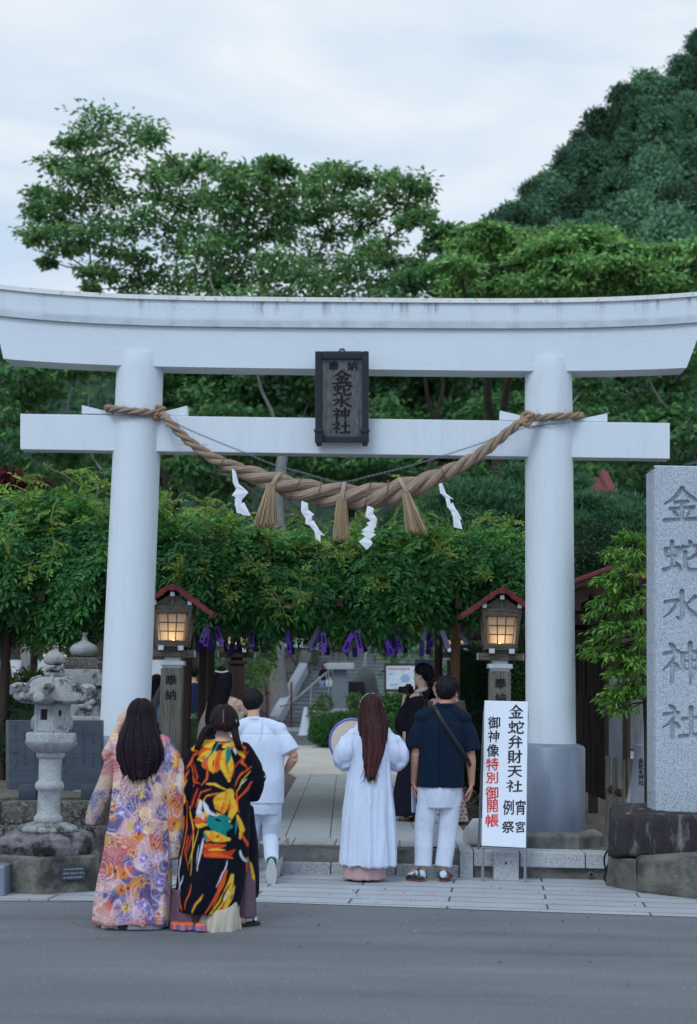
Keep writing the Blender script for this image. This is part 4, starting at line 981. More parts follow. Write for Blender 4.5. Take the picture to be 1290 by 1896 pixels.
rockmesh('stone_body', [G(1180, 1653) + Vector((0, 0, -.02)), G(1400, 1679) + Vector((0, 0, -.02)), G(1400, 1679) + Vector((0, 1.4, -.02)), G(1180, 1653) + Vector((0, 1.2, -.02))] + [at(1182, 1588, 13.5), at(1400, 1588, 12.95), at(1400, 1588, 12.95) + Vector((0, 1.5, 0)), at(1182, 1588, 13.5) + Vector((0, 1.2, 0))], 0.012, 3, 21, r2, M_lowrock, 4, .07)
# black cable hanging down between kerb and rock
mb = MB(); pts = [at(x, y, 13.96 + .01 * k) for k, (x, y) in enumerate(((1128, 1572), (1120, 1583), (1119, 1600), (1122, 1612), (1119, 1628), (1124, 1634), (1127, 1620), (1124, 1605), (1129, 1592), (1126, 1580)))]
Pq, _, _ = resample([(p, 1) for p in pts], 60); mb.tube([Vector(p) for p in Pq], 0.0085, 6)
tag(mb.build('black_cable', M_black, smooth=True), 'loose black cable hanging between the kerb and the monument rock', 'cable')

# ------------------------------------------------------------------ carved stone lantern at the left
fc = G(96, 1656); LCD = fc.y + 0.40
Lc = at(98, 1280, LCD); su_ = m_per_px(LCD); tl_ = math.tan(ROLL)
def LZ(py): return at(98, py, LCD).z
sl = thing('stone_lantern', 'carved granite lantern with curled roof corners on a hexagonal base', 'lantern', (Lc.x, LCD, 0))
H0 = R(-90 + 4)
def hexring(r, z, rot=H0, n=6): return [(r * math.cos(rot + 2 * math.pi * i / n), r * math.sin(rot + 2 * math.pi * i / n), z) for i in range(n)]
def lat(prof, seg=36, rot=0.0, warp=None): mb = MB(); mb.lathe([(r * su_, LZ(y)) for r, y in prof], seg=seg, rot=rot, warp=warp); return mb
me = MB().loft([hexring(106 * su_, -.02), hexring(105 * su_, LZ(1581)), hexring(98 * su_, LZ(1577))]).mesh('base_block', 0.003, 1); displace(me, .004, 7, 3, 0, 3, .09); link('base_block', me, mat('base_stone', srgb(122, 118, 110), .9, var=.25, vscale=6, c2=srgb(60, 58, 56), c2scale=3.2, c2lo=.42, c2hi=.62, bump=.01, bscale=40), sl, smooth=True, split=22)
me = MB().loft([hexring(92 * su_, LZ(1578)), hexring(96 * su_, LZ(1562)), hexring(92 * su_, LZ(1547)), hexring(74 * su_, LZ(1539)), hexring(40 * su_, LZ(1538))]).mesh('rough_base', .004, 1); displace(me, .017, 10, 4, 4, 5, .03); link('rough_base', me, mat('rough_base_stone', srgb(124, 118, 120), .9, var=.35, vscale=9, c2=srgb(44, 38, 44), c2scale=5, c2lo=.42, c2hi=.58, bump=.02, bscale=30), sl, smooth=True, split=28)
pet = lambda n, a_, ph=0: (lambda a, r, z: 1 + a_ * (abs(math.cos(n * a / 2 + ph)) - .6))
lat([(30, 1541), (50, 1540), (53, 1535), (49, 1529), (38, 1525), (27, 1522)], 96, warp=pet(16, .10)).build('lotus_foot', M_oldstone, sl, smooth=True, split=70)
lat([(24, 1523), (26, 1521), (26, 1513), (23, 1510), (20.5, 1506), (20.5, 1466), (23, 1463), (26, 1459), (26.5, 1455), (26, 1451), (23, 1447), (20.5, 1444), (20.5, 1405), (23, 1403), (26, 1400), (26, 1394), (24, 1391)], 40).build('column', M_lanternstone, sl, smooth=True, split=50)
lat([(28, 1392), (33, 1389), (41, 1383), (46, 1377), (47, 1374), (30, 1374)], 96, warp=pet(14, .09)).build('lotus_bowl', M_lanternstone, sl, smooth=True, split=70)
MB().loft([hexring(48 * su_, LZ(1376)), hexring(50 * su_, LZ(1373)), hexring(50 * su_, LZ(1358)), hexring(47 * su_, LZ(1356))]).build('middle_platform', M_lanternstone, sl, bevel=.006)
# fire box: six faces with a framed square window, a round window and raised carving
hb, ht = LZ(1357), LZ(1302); rb = 37 * su_; H1 = R(-90 + 12)
fb = MB(); ring = [Vector((rb * math.cos(H1 + R(60) * i), rb * math.sin(H1 + R(60) * i), 0)) for i in range(6)]
fb.loft([[(p.x * .80, p.y * .80, hb) for p in ring], [(p.x * .80, p.y * .80, ht) for p in ring]]); core = fb.build('fire_chamber', M_black, sl)
fbx = MB()
for i in range(6):
    a, b = ring[i], ring[(i + 1) % 6]; nrm = ((a + b) / 2).normalized(); ex = (b - a).normalized(); wd = (b - a).length; hh = ht - hb
    def q_(u, v, d): p = a + ex * (u * wd) + nrm * d; return Vector((p.x, p.y, hb + v * hh))
    def pan(u0, u1, v0, v1, d0, d1): fbx.hexa([q_(u0, v0, d0), q_(u1, v0, d0), q_(u1, v0, d1), q_(u0, v0, d1), q_(u0, v1, d0), q_(u1, v1, d0), q_(u1, v1, d1), q_(u0, v1, d1)])
    if i in (5, 2):
        for (u0, u1, v0, v1) in ((0, .30, 0, 1), (.70, 1, 0, 1), (.302, .698, 0, .44), (.302, .698, .80, 1)): pan(u0, u1, v0, v1, -.035, 0)
        for (u0, u1, v0, v1) in ((.10, .16, .08, .92), (.84, .90, .08, .92), (.165, .835, .08, .13), (.165, .835, .87, .92)): pan(u0, u1, v0, v1, 0.0005, .006)
    else:
        n = 20; cxu, cvv, ru = .42, .68, .13
        outer = []; inner = []
        for k in range(n):
            t = 2 * math.pi * k / n; c, s = math.cos(t), math.sin(t); m_ = max(abs(c), abs(s)); ou, ov = c / m_ * .5 + .5, s / m_ * .5 + .5; outer.append((ou, ov)); inner.append((cxu + ru * c * .8, cvv + ru * s * .95))
        P = [q_(u, v, 0) for u, v in outer] + [q_(u, v, 0) for u, v in inner] + [q_(u, v, -.035) for u, v in inner]
        fbx.add(P, [(k, (k + 1) % n, n + (k + 1) % n, n + k) for k in range(n)] + [(n + k, n + (k + 1) % n, 2 * n + (k + 1) % n, 2 * n + k) for k in range(n)])
        if i in (0, 4, 3, 1):
            for (u, v, r1_, r2_) in ((.5, .36, .030, .045), (.62, .22, .026, .03), (.74, .40, .02, .05), (.34, .30, .018, .03), (.6, .34, .022, .022)): p = q_(u, v, .0); fbx.ball(p, (r1_, r1_, r2_), 10, 7)
me = fbx.mesh('fire_box'); link('fire_box', me, M_lanternstone, sl, smooth=True, split=30)
# roof with six curled corners
mb = MB(); prof = [(38, 1304), (64, 1302), (70, 1297), (68, 1289), (58, 1283), (53, 1275), (48, 1267), (40, 1258), (28, 1254), (14, 1253)]; seg = 72; rings = []
for k, (r, y) in enumerate(prof):
    rg = []
    for i in range(seg):
        a = 2 * math.pi * i / seg + H0; c6 = abs(math.cos(3 * (a - H0))); cs = max(0, math.cos(6 * (a - H0))) ** 2
        rr_ = r * (0.90 + 0.12 * cs) if r > 30 else r; lift = (5.5 * cs if 40 < r else 0) * (r - 40) / 22 if r > 40 else 0
        rg.append((rr_ * su_ * math.cos(a), rr_ * su_ * math.sin(a), LZ(y - lift)))
    rings.append(rg)
mb.loft(rings)
me = mb.mesh('roof'); displace(me, .004, 20); rf = link('roof', me, M_oldstone, sl, smooth=True, split=60)
for i in range(6):
    a = H0 + R(60) * i; dv = Vector((math.cos(a), math.sin(a), 0)); tv = Vector((-dv.y, dv.x, 0)); mb = MB()
    c = dv * (68 * su_); c.z = LZ(1284)
    sp = []
    for k in range(22):
        t = k / 21; an = R(200) - t * R(400); rad = (15 - 10 * t) * su_; sp.append(c + dv * (rad * math.cos(an) * -1) + Vector((0, 0, rad * math.sin(an) * 1)))
    rib = [dv * (r * su_) + Vector((0, 0, LZ(y))) for r, y in ((26, 1252.5), (40, 1256), (49, 1265), (56, 1275))] + sp[2:]
    mb.tube(rib, [.010] * 4 + [.034 - .012 * (k / 19) for k in range(20)], 8, True, 1.5); mb.build('curled_corner', M_oldstone, rf, smooth=True)
lat([(9, 1254), (17, 1251), (17.5, 1247), (11, 1243), (18, 1241), (19, 1234), (17.5, 1232), (12, 1231), (17, 1229), (20, 1222), (18, 1214), (13, 1210), (8, 1206), (5, 1202), (4.5, 1198), (1, 1194)], 36).build('finial', M_oldstone, sl, smooth=True, split=50)
# little name plate on the base
a, b = hexring(106 * su_, 0)[0], hexring(106 * su_, 0)[1]; A, B = Vector(a), Vector(b); nrm = ((A + B) / 2).normalized(); ex = (B - A).normalized(); z1_, z2_ = LZ(1620), LZ(1594); L_ = (B - A).length
P0, P1 = A + ex * (.36 * L_) + nrm * .004, A + ex * (.80 * L_) + nrm * .004
mb = MB(); mb.hexa([(P0.x, P0.y, z1_), (P1.x, P1.y, z1_), (P1.x + nrm.x * .02, P1.y + nrm.y * .02, z1_), (P0.x + nrm.x * .02, P0.y + nrm.y * .02, z1_), (P0.x, P0.y, z2_), (P1.x, P1.y, z2_), (P1.x + nrm.x * .02, P1.y + nrm.y * .02, z2_), (P0.x + nrm.x * .02, P0.y + nrm.y * .02, z2_)])
mb.build('donor_plate', mat('slate_plate', srgb(58, 64, 74), .4, var=.1), sl, bevel=.003)
mb = MB(); o_ = P0 + nrm * .0206
rs = np.random.RandomState(5)
for r_ in range(3):
    x = .02
    while x < .46 * L_ - .03:
        wd = .006 + .009 * rs.rand(); z = z2_ - .024 - r_ * .032; p = o_ + ex * (x + wd / 2); e = ex * wd / 2; mb.add([(p - e) + Vector((0, 0, z - .006)), (p + e) + Vector((0, 0, z - .006)), (p + e) + Vector((0, 0, z + .006)), (p - e) + Vector((0, 0, z + .006))], [(0, 1, 2, 3)]); x += wd + .004 + .006 * rs.rand()
mb.build('plate_writing', mat('plate_writing_ink', srgb(140, 150, 160), .6), sl)

# ------------------------------------------------------------------ stone terrace left of the steps, slate tablet, second lantern
tw = thing('stone_terrace', 'low lichen-dark stone terrace of two courses behind the stone lantern', 'wall', at(150, 1560, 13.9))
rs = np.random.RandomState(21)
def course(nm, px0, px1, ptop, pbot, D0, D1, n, m):
    mb = MB(); xs = [px0 + (px1 - px0) * k / n for k in range(n + 1)]
    for a, b in zip(xs[:-1], xs[1:]): mb.hexa(R8(a + .6, b - .6, ptop, pbot, D0 + .012 * rs.rand(), D1))
    me = mb.mesh(nm, .015); displace(me, .009, 9, 4, ptop * .01, 3, .10); return link(nm, me, m, tw, smooth=True, world=True, split=40)
course('lower_course', -190, 302, 1531, 1622, 14.0, 14.4, 5, M_mossrock); course('granite_course', 303, 470, 1548, 1622, 14.3, 14.7, 2, M_granite)
course('upper_course', -190, 192, 1484, 1535, 14.22, 14.75, 4, M_mossrock)
sheet('terrace_earth', [at(-300, 1484, 14.7)[:2], at(192, 1484, 14.7)[:2], (at(192, 1484, 14.7).x, 15.02), (at(60, 1484, 14.5).x, 20), (at(-300, 1484, 14.5).x, 20)], at(60, 1487, 14.3).z - .012, M_gravel)
mb = MB(); mb.hexa(R8(-20, 8, 1604, 1660, 12.6, 12.9)); tag(mb.build('grey_stone_box', M_steel, bevel=.01), 'plain grey box at the left edge beside the lantern base', 'box')
tb = thing('slate_tablet', 'wide dark slate tablet with faint carved writing behind the stone lantern', 'tablet', at(96, 1480, 14.6))
M_slate = mat('slate', srgb(58, 66, 78), .45, var=.12, vscale=4, c2=srgb(50, 56, 66), c2scale=3, stretch=(.6, .6, 5), bump=.0015, bscale=60)
A = at(16, 1462, 14.50); A2 = at(187, 1462, 14.50); At = at(16, 1334, 14.56); At2 = at(187, 1334, 14.56); k = Vector((0, .16, 0)); kx = Vector((-.06, .16, 0))
mb = MB(); mb.hexa([A, A2, A2 + k, A + kx, At, At2, At2 + k, At + kx]); mb.build('slab', M_slate, tb, bevel=.004, world=True)
mb = MB(); rs = np.random.RandomState(9); ex = (A2 - A).normalized(); ez = (At - A).normalized(); Wt, Ht = (A2 - A).length, (At - A).length; nn = ex.cross(ez).normalized()
for c in range(9):
    x = Wt * (.08 + .105 * c); y = Ht * (.92 - .2 * rs.rand())
    while y > Ht * (.1 + .3 * rs.rand()):
        s_ = .012 + .014 * rs.rand()
        for q in range(rs.randint(2, 5)):
            p = A + ex * (x + s_ * (rs.rand() - .5)) + ez * (y + s_ * (rs.rand() - .5)) + nn * .0012; d1, d2 = ((ex, ez) if rs.rand() < .5 else (ez, ex)); l_ = s_ * (.3 + .4 * rs.rand()); w_ = .0018
            mb.add([p - d1 * l_ - d2 * w_, p + d1 * l_ - d2 * w_, p + d1 * l_ + d2 * w_, p - d1 * l_ + d2 * w_], [(0, 1, 2, 3)])
        y -= s_ * 1.5 + .01
mb.build('carved_writing', mat('carving_dark', srgb(30, 32, 40), .7), tb, world=True)
mb = MB()
for x, y, w_ in ((26, 1391, 6), (160, 1391, 10), (168, 1427, 9), (84, 1352, 5), (52, 1412, 4), (178, 1370, 6)):
    p = at(x, y, 14.6) - Vector((0, -.05, 0)); u_, v_ = on_plane(x, y, A + (At - A) * .5, nn); pass
for x, w_, lab in ((50, 34, 'left'), (165, 32, 'right')):
    mb = MB(); mb.hexa(R8(x - w_ / 2, x + w_ / 2, 1452, 1486, 14.38, 14.74)); me = mb.mesh('support_stone', .012); displace(me, .004, 12, 3, 0, 2, .1); link('support_stone', me, M_slate, tb, smooth=True, world=True, split=40)
l2 = thing('large_stone_lantern', 'massive old stone lantern with a bowl-shaped finial behind the left torii pillar', 'lantern', at(168, 1480, 16.3))
D2 = 16.3; s2 = m_per_px(D2); c2_ = at(168, 1280, D2)
def Z2(py): return at(168, py, D2).z - l2.location.z
mb = MB(); fx = at(153, 1280, D2).x - l2.location.x
mb.lathe([(14, Z2(1217) / s2), (20, Z2(1215) / s2), (25.5, Z2(1208) / s2), (26, Z2(1201) / s2), (22, Z2(1195) / s2), (12, Z2(1190) / s2), (5, Z2(1186) / s2), (4, Z2(1176) / s2), (6, Z2(1173) / s2), (3, Z2(1172) / s2)], seg=36)
mb.v = [(p[0] * s2 + fx, p[1] * s2, p[2] * s2) for p in mb.v]; mb.build('finial', M_oldstone, l2, smooth=True, split=60)
def B2(px0, px1, ptop, pbot, dd, nm, bev=.012, m=M_oldstone, amp=.006):
    mb = MB(); mb.hexa(R8(px0, px1, ptop, pbot, D2 - dd, D2 + dd)); me = mb.mesh(nm, bev); displace(me, amp, 10, 3, px0, 3, .12); link(nm, me, m, l2, smooth=True, world=True, split=40)
B2(116, 220, 1217, 1240, .30, 'roof_top', m=M_mossrock); B2(114, 222, 1239, 1270, .34, 'roof_eave')
B2(124, 214, 1270, 1328, .26, 'fire_box'); B2(116, 220, 1326, 1336, .3, 'platform', m=M_lanternstone); B2(130, 206, 1336, 1486, .22, 'shaft')
mb = MB()
for x, y, r in ((160, 1303, 11), (152, 1307, 6), (170, 1300, 7), (158, 1296, 6), (166, 1310, 6), (140, 1285, 5)): mb.ball(at(x, y, D2 - .27), (r * s2, .03, r * .8 * s2), 12, 8)
mb.build('flower_relief', M_lanternstone, l2, smooth=True, world=True)

# ------------------------------------------------------------------ right side: board fence, notice board, cone and poles
wf = thing('board_fence', 'dark weathered board screen with a small red roof behind the right pillar', 'fence', (2.88, 20, PZ))
M_blackboard = mat('black_boards', srgb(46, 38, 36), .75, var=.35, vscale=3, c2=srgb(112, 78, 56), c2scale=3.5, c2lo=.62, c2hi=.72, stretch=(6, 9, .5), bump=.004, bscale=20)
mb = MB(); rs = np.random.RandomState(4)
y = 17.75
while y < 24:
    for zz0, zz1 in ((.46, 1.02), (1.02, 1.6), (1.6, 2.2), (2.2, 2.72)):
        mb.box((2.88 + .004 * rs.randn() + .012 * (zz0 > 1) , y + .045, (zz0 + zz1) / 2 + .01), (.018, .088, zz1 - zz0 + .015))
    y += .09
mb.build('boards', M_blackboard, wf, world=True)
for y in (17.8, 19.4, 21, 22.6, 24.2):
    mb = MB(); mb.box((2.95, y, 1.5), (.10, .10, 2.6)); mb.build('post', M_wood_dark, wf, bevel=.005, world=True)
mb = MB()
for x0, x1, z0_, z1_ in ((2.45, 2.93, 2.80, 2.99), (2.90, 3.4, 2.99, 2.80)):
    mb.hexa([(x0, 17.5, z0_), (x1, 17.5, z1_), (x1, 24.6, z1_), (x0, 24.6, z0_), (x0, 17.5, z0_ + .05), (x1, 17.5, z1_ + .05), (x1, 24.6, z1_ + .05), (x0, 24.6, z0_ + .05)])
mb.build('roof', M_red, wf, bevel=.008, world=True)
mb = MB()
for k in range(10): mb.box((2.68, 17.7 + k * .7, 2.86), (.5, .05, .06), Matrix.Rotation(R(-21), 3, 'Y'))
mb.build('rafters', M_wood_beam, wf, world=True)
nb = thing('notice_board', 'framed notice board with a pale written panel set at an angle by the monument', 'notice board', at(1145, 1500, 16.6))
tl, tr, lr, ll = at(1136, 1262, 17.3), at(1164, 1252, 16.3), at(1158.5, 1462, 16.3), at(1127, 1453, 17.3)
zt1, zb1 = max(tl.z, tr.z), (lr.z + ll.z) / 2
tl = Vector((ll.x, ll.y, zt1)); tr = Vector((lr.x, lr.y, zt1)); ll = Vector((ll.x, ll.y, zb1)); lr = Vector((lr.x, lr.y, zb1)); e = (lr - ll).normalized(); nrm = e.cross(Vector((0, 0, 1))).normalized()
mb = MB(); mb.hexa([ll, lr, lr - nrm * .02, ll - nrm * .02, tl, tr, tr - nrm * .02, tl - nrm * .02]); mb.build('panel', mat('notice_panel', srgb(170, 176, 190), .4, var=.06, vscale=3), nb, world=True)
mb = MB(); rs = np.random.RandomState(15); Wn = (lr - ll).length
for c in range(16):
    x = .06 + (Wn - .12) * c / 15; z = zt1 - .08
    while z > zb1 + .1:
        h = .02 + .05 * rs.rand(); p = ll + e * x + nrm * .002; mb.add([(p.x, p.y, z - h), (p.x + e.x * .012, p.y + e.y * .012, z - h), (p.x + e.x * .012, p.y + e.y * .012, z), (p.x, p.y, z)], [(0, 1, 2, 3)]); z -= h + .012 + (.2 if rs.rand() < .05 else 0)
mb.build('panel_writing', mat('notice_ink', srgb(118, 124, 138), .6), nb, world=True)
M_frame = mat('brown_frame', srgb(70, 52, 44), .7, var=.2, vscale=5, stretch=(8, 8, 1))
mb = MB()
for p0, p1 in ((ll, tl), (lr, tr)): mb.tube([Vector(p0) - e * .035 * (1 if p0 is ll else -1) + Vector((0, 0, -.08)), Vector(p1) - e * .035 * (1 if p0 is ll else -1) + Vector((0, 0, .1))], .04, 4)
mb.tube([ll - Vector((0, 0, .05)), lr - Vector((0, 0, .05))], .038, 4); mb.tube([tl + Vector((0, 0, .05)), tr + Vector((0, 0, .05))], .038, 4)
mb.build('frame', M_frame, nb, world=True)
for p0 in (ll + e * .08, ll.lerp(lr, .5), lr + e * .05):
    mb = MB(); mb.tube([(p0.x, p0.y + .03, PZ - .02), (p0.x, p0.y + .03, zb1 + .3)], .045, 10); mb.build('leg', M_wood_old, nb, smooth=True, world=True, split=50)
mb = MB(); p0 = at(1169, 1500, 15.9); mb.tube([(p0.x, p0.y, PZ - .01), (p0.x, p0.y, 1.0)], .038, 10); 
mb.tube([(p0.x - .0, p0.y - .042, .78), (p0.x + .05, p0.y - .05, .75), (p0.x + .055, p0.y - .04, .66)], .012, 6)
tag(mb.build('tie_stake', M_wood_old, smooth=True), 'short wooden stake with a tied cord beside the notice board', 'stake')
M_tool = mat('grey_plastic', srgb(136, 142, 152), .5, var=.06)
b = at(1184, 1478, 15.6); cn = thing('traffic_cone', 'grey cone bearing the shrine name between the stake and monument', 'cone', (b.x, 15.6, PZ))
zt = at(1178, 1380, 15.6).z - PZ
mb = MB(); mb.lathe([(.13, .03), (.125, .05), (.05, zt - .03), (.045, zt), (.02, zt + .012)], seg=28); mb.build('cone_body', M_tool, cn, smooth=True, split=50)
mb = MB(); mb.box((0, 0, .017), (.36, .36, .033)); mb.build('foot_plate', M_tool, cn, bevel=.01)
items = [(c, 0, at(1183, y, 15.5).z, .052, .05) for c, y in (('金', 1409), ('蛇', 1419.5), ('水', 1429.5), ('神', 1439), ('社', 1449))]
rslope = (.125 - .05) / (zt - .08); up = Vector((0, rslope, 1)).normalized()
zc = at(1183, 1429, 15.5).z; lettering('lettering', [(c, 0, v - zc, w_, h_) for c, u_, v, w_, h_ in items], (Vector((b.x, 15.6 - (.05 + (zt - .03 - (zc - PZ)) * rslope) - .004, zc)), Vector((1, 0, 0)), up), M_ink, cn, weight=.03)
for k, (x0, y0, x1, y1, D) in enumerate(((1181, 1400, 1199, 1306, 15.75), (1187, 1420, 1206, 1300, 15.82), (1192, 1440, 1203, 1330, 15.9))):
    mb = MB(); a_, b_ = at(x0, y0, D), at(x1, y1, D + .2); d = (a_ - b_) / (b_.z - a_.z); f_ = a_ + d * (a_.z - PZ) * 1.0; mb.tube([f_, b_], .030, 10)
    tag(mb.build('leaning_pole', M_tool, smooth=True, split=50), 'grey plastic pole leaning behind the monument', 'pole', 'poles leaning behind the monument')
# ------------------------------------------------------------------ vegetation
M_leaf = attr_mat('leaf', 0.5, trans=0.28, spec=0.28)
M_leaf_far = attr_mat('far_leaf', 0.75, trans=0.35, spec=0.08)
def vary(m, lo, hi):
    # every tree its own shade of green
    N = m.node_tree.nodes; Lk = m.node_tree.links.new; a = [n for n in N if n.type == 'ATTRIBUTE'][0]; oi = N.new('ShaderNodeObjectInfo'); q = N.new('ShaderNodeMapRange'); q.inputs[3].default_value = lo; q.inputs[4].default_value = hi
    Lk(oi.outputs['Random'], q.inputs[0]); hs = N.new('ShaderNodeHueSaturation'); Lk(q.outputs[0], hs.inputs['Value']); outs = [l.to_socket for l in a.outputs['Color'].links]; Lk(a.outputs['Color'], hs.inputs['Color']); [Lk(hs.outputs[0], o) for o in outs if o.node != hs]
M_leaf_hill = attr_mat('hill_leaf', 0.8, trans=0.3, spec=0.05); vary(M_leaf_hill, .5, 1.6)
M_bark = mat('bark', srgb(128, 126, 124), .9, var=.3, vscale=5, stretch=(3, 3, .6), bump=.02, bscale=12)
M_bark_dark = mat('dark_bark', srgb(62, 54, 48), .9, var=.3, vscale=4, stretch=(3, 3, .6))
M_vine = mat('vine_stem', srgb(128, 140, 80), .7)

def limb_curve(a, b, sag, n=8, rs=np.random):
    a, b = Vector(a), Vector(b); m_ = a.lerp(b, .5); m_.z += sag * (b - a).length; out_ = []
    j = Vector((rs.randn(), rs.randn(), rs.randn())) * (b - a).length * .04
    for i in range(n + 1):
        t = i / n; p = a * (1 - t) ** 2 + m_ * 2 * t * (1 - t) + b * t * t; out_.append(p + j * math.sin(math.pi * t) + Vector(rs.randn(3)) * (b - a).length * .008)
    return out_
def pad_leaves(rs, centers, radii, n, size, aspect, droop=.15, clump=.34, subs=7, flat=.55):
    """leaves gathered in sub-clumps inside flattened pads: bases, axes, normals"""
    Cs, Ax, Nr = [], [], []
    for c, r in zip(centers, radii):
        k = max(3, int(subs)); sub = rs.randn(k, 3) * .46; sub = np.clip(sub, -1, 1)
        for s_ in sub:
            m_ = max(4, int(n / k)); q = rs.randn(m_, 3) * clump * np.array([1, 1, flat]); p = (s_ + q) * np.array(r) + np.array(c)
            d = q * np.array([1, 1, .4]) + rs.randn(m_, 3) * .35; d[:, 2] -= droop
            Cs.append(p); Ax.append(d); nn = rs.randn(m_, 3) * .45 + unit(q) * .7 + unit(p - np.array(c)) * .5; nn[:, 2] += .55; nn[:, 1] -= .25; Nr.append(nn)
    return np.concatenate(Cs), np.concatenate(Ax), np.concatenate(Nr)
def tree(name, label, base, pads, D, trunk_r, per_pad, size, aspect, dark, light, seed, group=None, fork=.45, m=None, depth=.9, bark=None, flat=.55, droop=.15, dj=2.5, subs=8, cat='tree', bare=0, clump=.34, straight=.65):
    """pads: (px, py, rx, ry) as seen in the photograph, each spread over its own real depth"""
    rs = np.random.RandomState(seed); s_ = m_per_px(D); base = Vector(base)
    t = thing(name, label, cat, base, 0, group); C, Rr = [], []
    for px, py, rx, ry in pads:
        dd = D + rs.uniform(-dj, dj); p = at(px, py, dd); C.append(np.array(p)); Rr.append((rx * s_, rx * s_ * depth, ry * s_))
    C = np.array(C); top = C[:, 2].max(); low = C[:, 2].min()
    P, A, N_ = pad_leaves(rs, C, Rr, per_pad, size, aspect, droop=droop, flat=flat, subs=subs, clump=clump); n = len(P)
    col = leaf_colors(n, rs, dark, light, 1.3)
    me = leaf_mesh('crown', P, A, N_, size * rs.uniform(.7, 1.3, n), size * aspect * rs.uniform(.8, 1.2, n), col); link('crown', me, m or M_leaf_far, t, world=True)
    # trunk and limbs
    mb = MB(); forkz = base.z + (max(low, base.z + 1) - base.z) * .6 + (top - low) * fork * .3; cx, cy = C[:, 0].mean(), C[:, 1].mean()
    f = Vector((base.x * straight + cx * (1 - straight), base.y * straight + cy * (1 - straight), forkz)); tr_ = limb_curve(base, f, 0.0, 8, rs)
    mb.tube(tr_, [trunk_r * (1.25 - .55 * i / 8) for i in range(9)], 12)
    hubs = [f]
    order = np.argsort(C[:, 2])
    ends = []
    for i in order:
        c = Vector(C[i]); best = min(hubs, key=lambda h: (c - h).length + max(0, h.z - c.z) * 3.0); L_ = (c - best).length
        tip = c + Vector((0, 0, -.2 * Rr[i][2])); r0 = max(.02, trunk_r * .5 * min(1, L_ / (top - forkz + .1)) * (.7 if best is not f else 1)) * .95 + .03
        mb.tube(limb_curve(best, tip, .06, 7, rs), [r0 * (1 - .75 * k / 7) for k in range(8)], 6)
        if rs.rand() < .75: hubs.append(c)
        for q in range(4):
            e = c + Vector(rs.randn(3) * np.array(Rr[i]) * .6); mb.tube(limb_curve(tip, e, .05, 4, rs), [r0 * .25, r0 * .22, r0 * .18, r0 * .12, r0 * .06], 4, False)
    for q in range(bare):
        c = Vector(C[order[-1 - q % len(order)]]); 
        e = c + Vector((rs.randn() * 1.2, rs.randn(), 1.0 + rs.rand() * 1.6)); mb.tube(limb_curve(c, e, .1, 5, rs), [.03, .025, .02, .015, .01, .006], 4, False)
    mb.build('trunk', bark or M_bark_dark, t, smooth=True, world=True)
    return t
DK, LT = (.080, .185, .072), (.270, .450, .160)
ZD = 60.0
A_ = [(179, 216, 40, 20), (256, 242, 34, 17), (284, 252, 16, 16), (165, 254, 36, 18), (133, 268, 20, 14), (215, 272, 42, 18), (153, 298, 30, 14), (102, 309, 26, 14), (133, 324, 30, 12), (200, 316, 28, 12), (287, 319, 30, 15), (317, 298, 24, 15), (345, 324, 28, 14), (373, 303, 20, 10), (72, 357, 16, 10), (110, 365, 32, 14), (179, 350, 32, 14), (220, 365, 28, 16), (66, 388, 18, 14), (102, 396, 32, 14), (153, 378, 30, 14), (287, 365, 36, 17), (333, 380, 34, 18), (368, 372, 26, 16), (60, 440, 16, 12), (84, 432, 24, 16), (118, 465, 26, 12), (143, 452, 24, 14), (189, 416, 34, 16), (230, 426, 30, 18), (266, 395, 30, 18), (307, 421, 34, 20), (358, 421, 32, 20), (205, 464, 30, 12), (169, 503, 20, 11), (203, 508, 14, 10), (168, 532, 9, 8), (256, 477, 30, 14), (287, 508, 32, 18), (328, 457, 34, 20), (87, 485, 10, 5), (250, 520, 22, 14), (330, 520, 40, 20), (120, 420, 30, 16), (160, 430, 26, 14)]
B_ = [(409, 316, 24, 13), (430, 339, 28, 15), (461, 316, 26, 14), (505, 302, 16, 9), (522, 314, 20, 11), (450, 357, 30, 15), (491, 340, 18, 10), (532, 352, 22, 14), (542, 385, 26, 16), (399, 367, 28, 14), (420, 396, 32, 18), (461, 398, 32, 18), (491, 375, 22, 14), (440, 442, 36, 20), (486, 437, 32, 20), (537, 437, 30, 20), (405, 437, 30, 18), (379, 460, 30, 18), (409, 485, 34, 20), (461, 480, 36, 20), (512, 478, 34, 20), (375, 505, 34, 18), (435, 520, 36, 20), (491, 516, 36, 20), (542, 503, 34, 20), (516, 410, 26, 16), (575, 520, 34, 18), (395, 535, 34, 14)]
C_ = [(586, 322, 24, 14), (614, 310, 22, 12), (640, 325, 26, 15), (578, 357, 22, 14), (620, 355, 28, 15), (661, 337, 30, 14), (707, 332, 32, 14), (750, 330, 28, 13), (776, 352, 18, 14), (722, 362, 34, 15), (756, 385, 28, 15), (686, 384, 32, 16), (650, 378, 28, 15), (780, 400, 14, 12), (600, 388, 26, 14), (660, 428, 32, 17), (707, 449, 26, 17), (728, 482, 24, 16), (691, 478, 30, 18), (650, 480, 34, 18), (610, 430, 26, 17), (590, 470, 30, 18), (612, 512, 34, 18), (661, 514, 36, 18), (707, 524, 36, 14), (750, 416, 16, 12), (570, 406, 20, 12), (758, 510, 26, 14)]
S_ = [(819, 424, 22, 14), (799, 455, 20, 12), (838, 440, 18, 12), (783, 490, 22, 14), (763, 523, 26, 14), (810, 500, 20, 12), (840, 480, 20, 12), (820, 530, 20, 12)]
tb_ = at(515, 1345, 60.5)
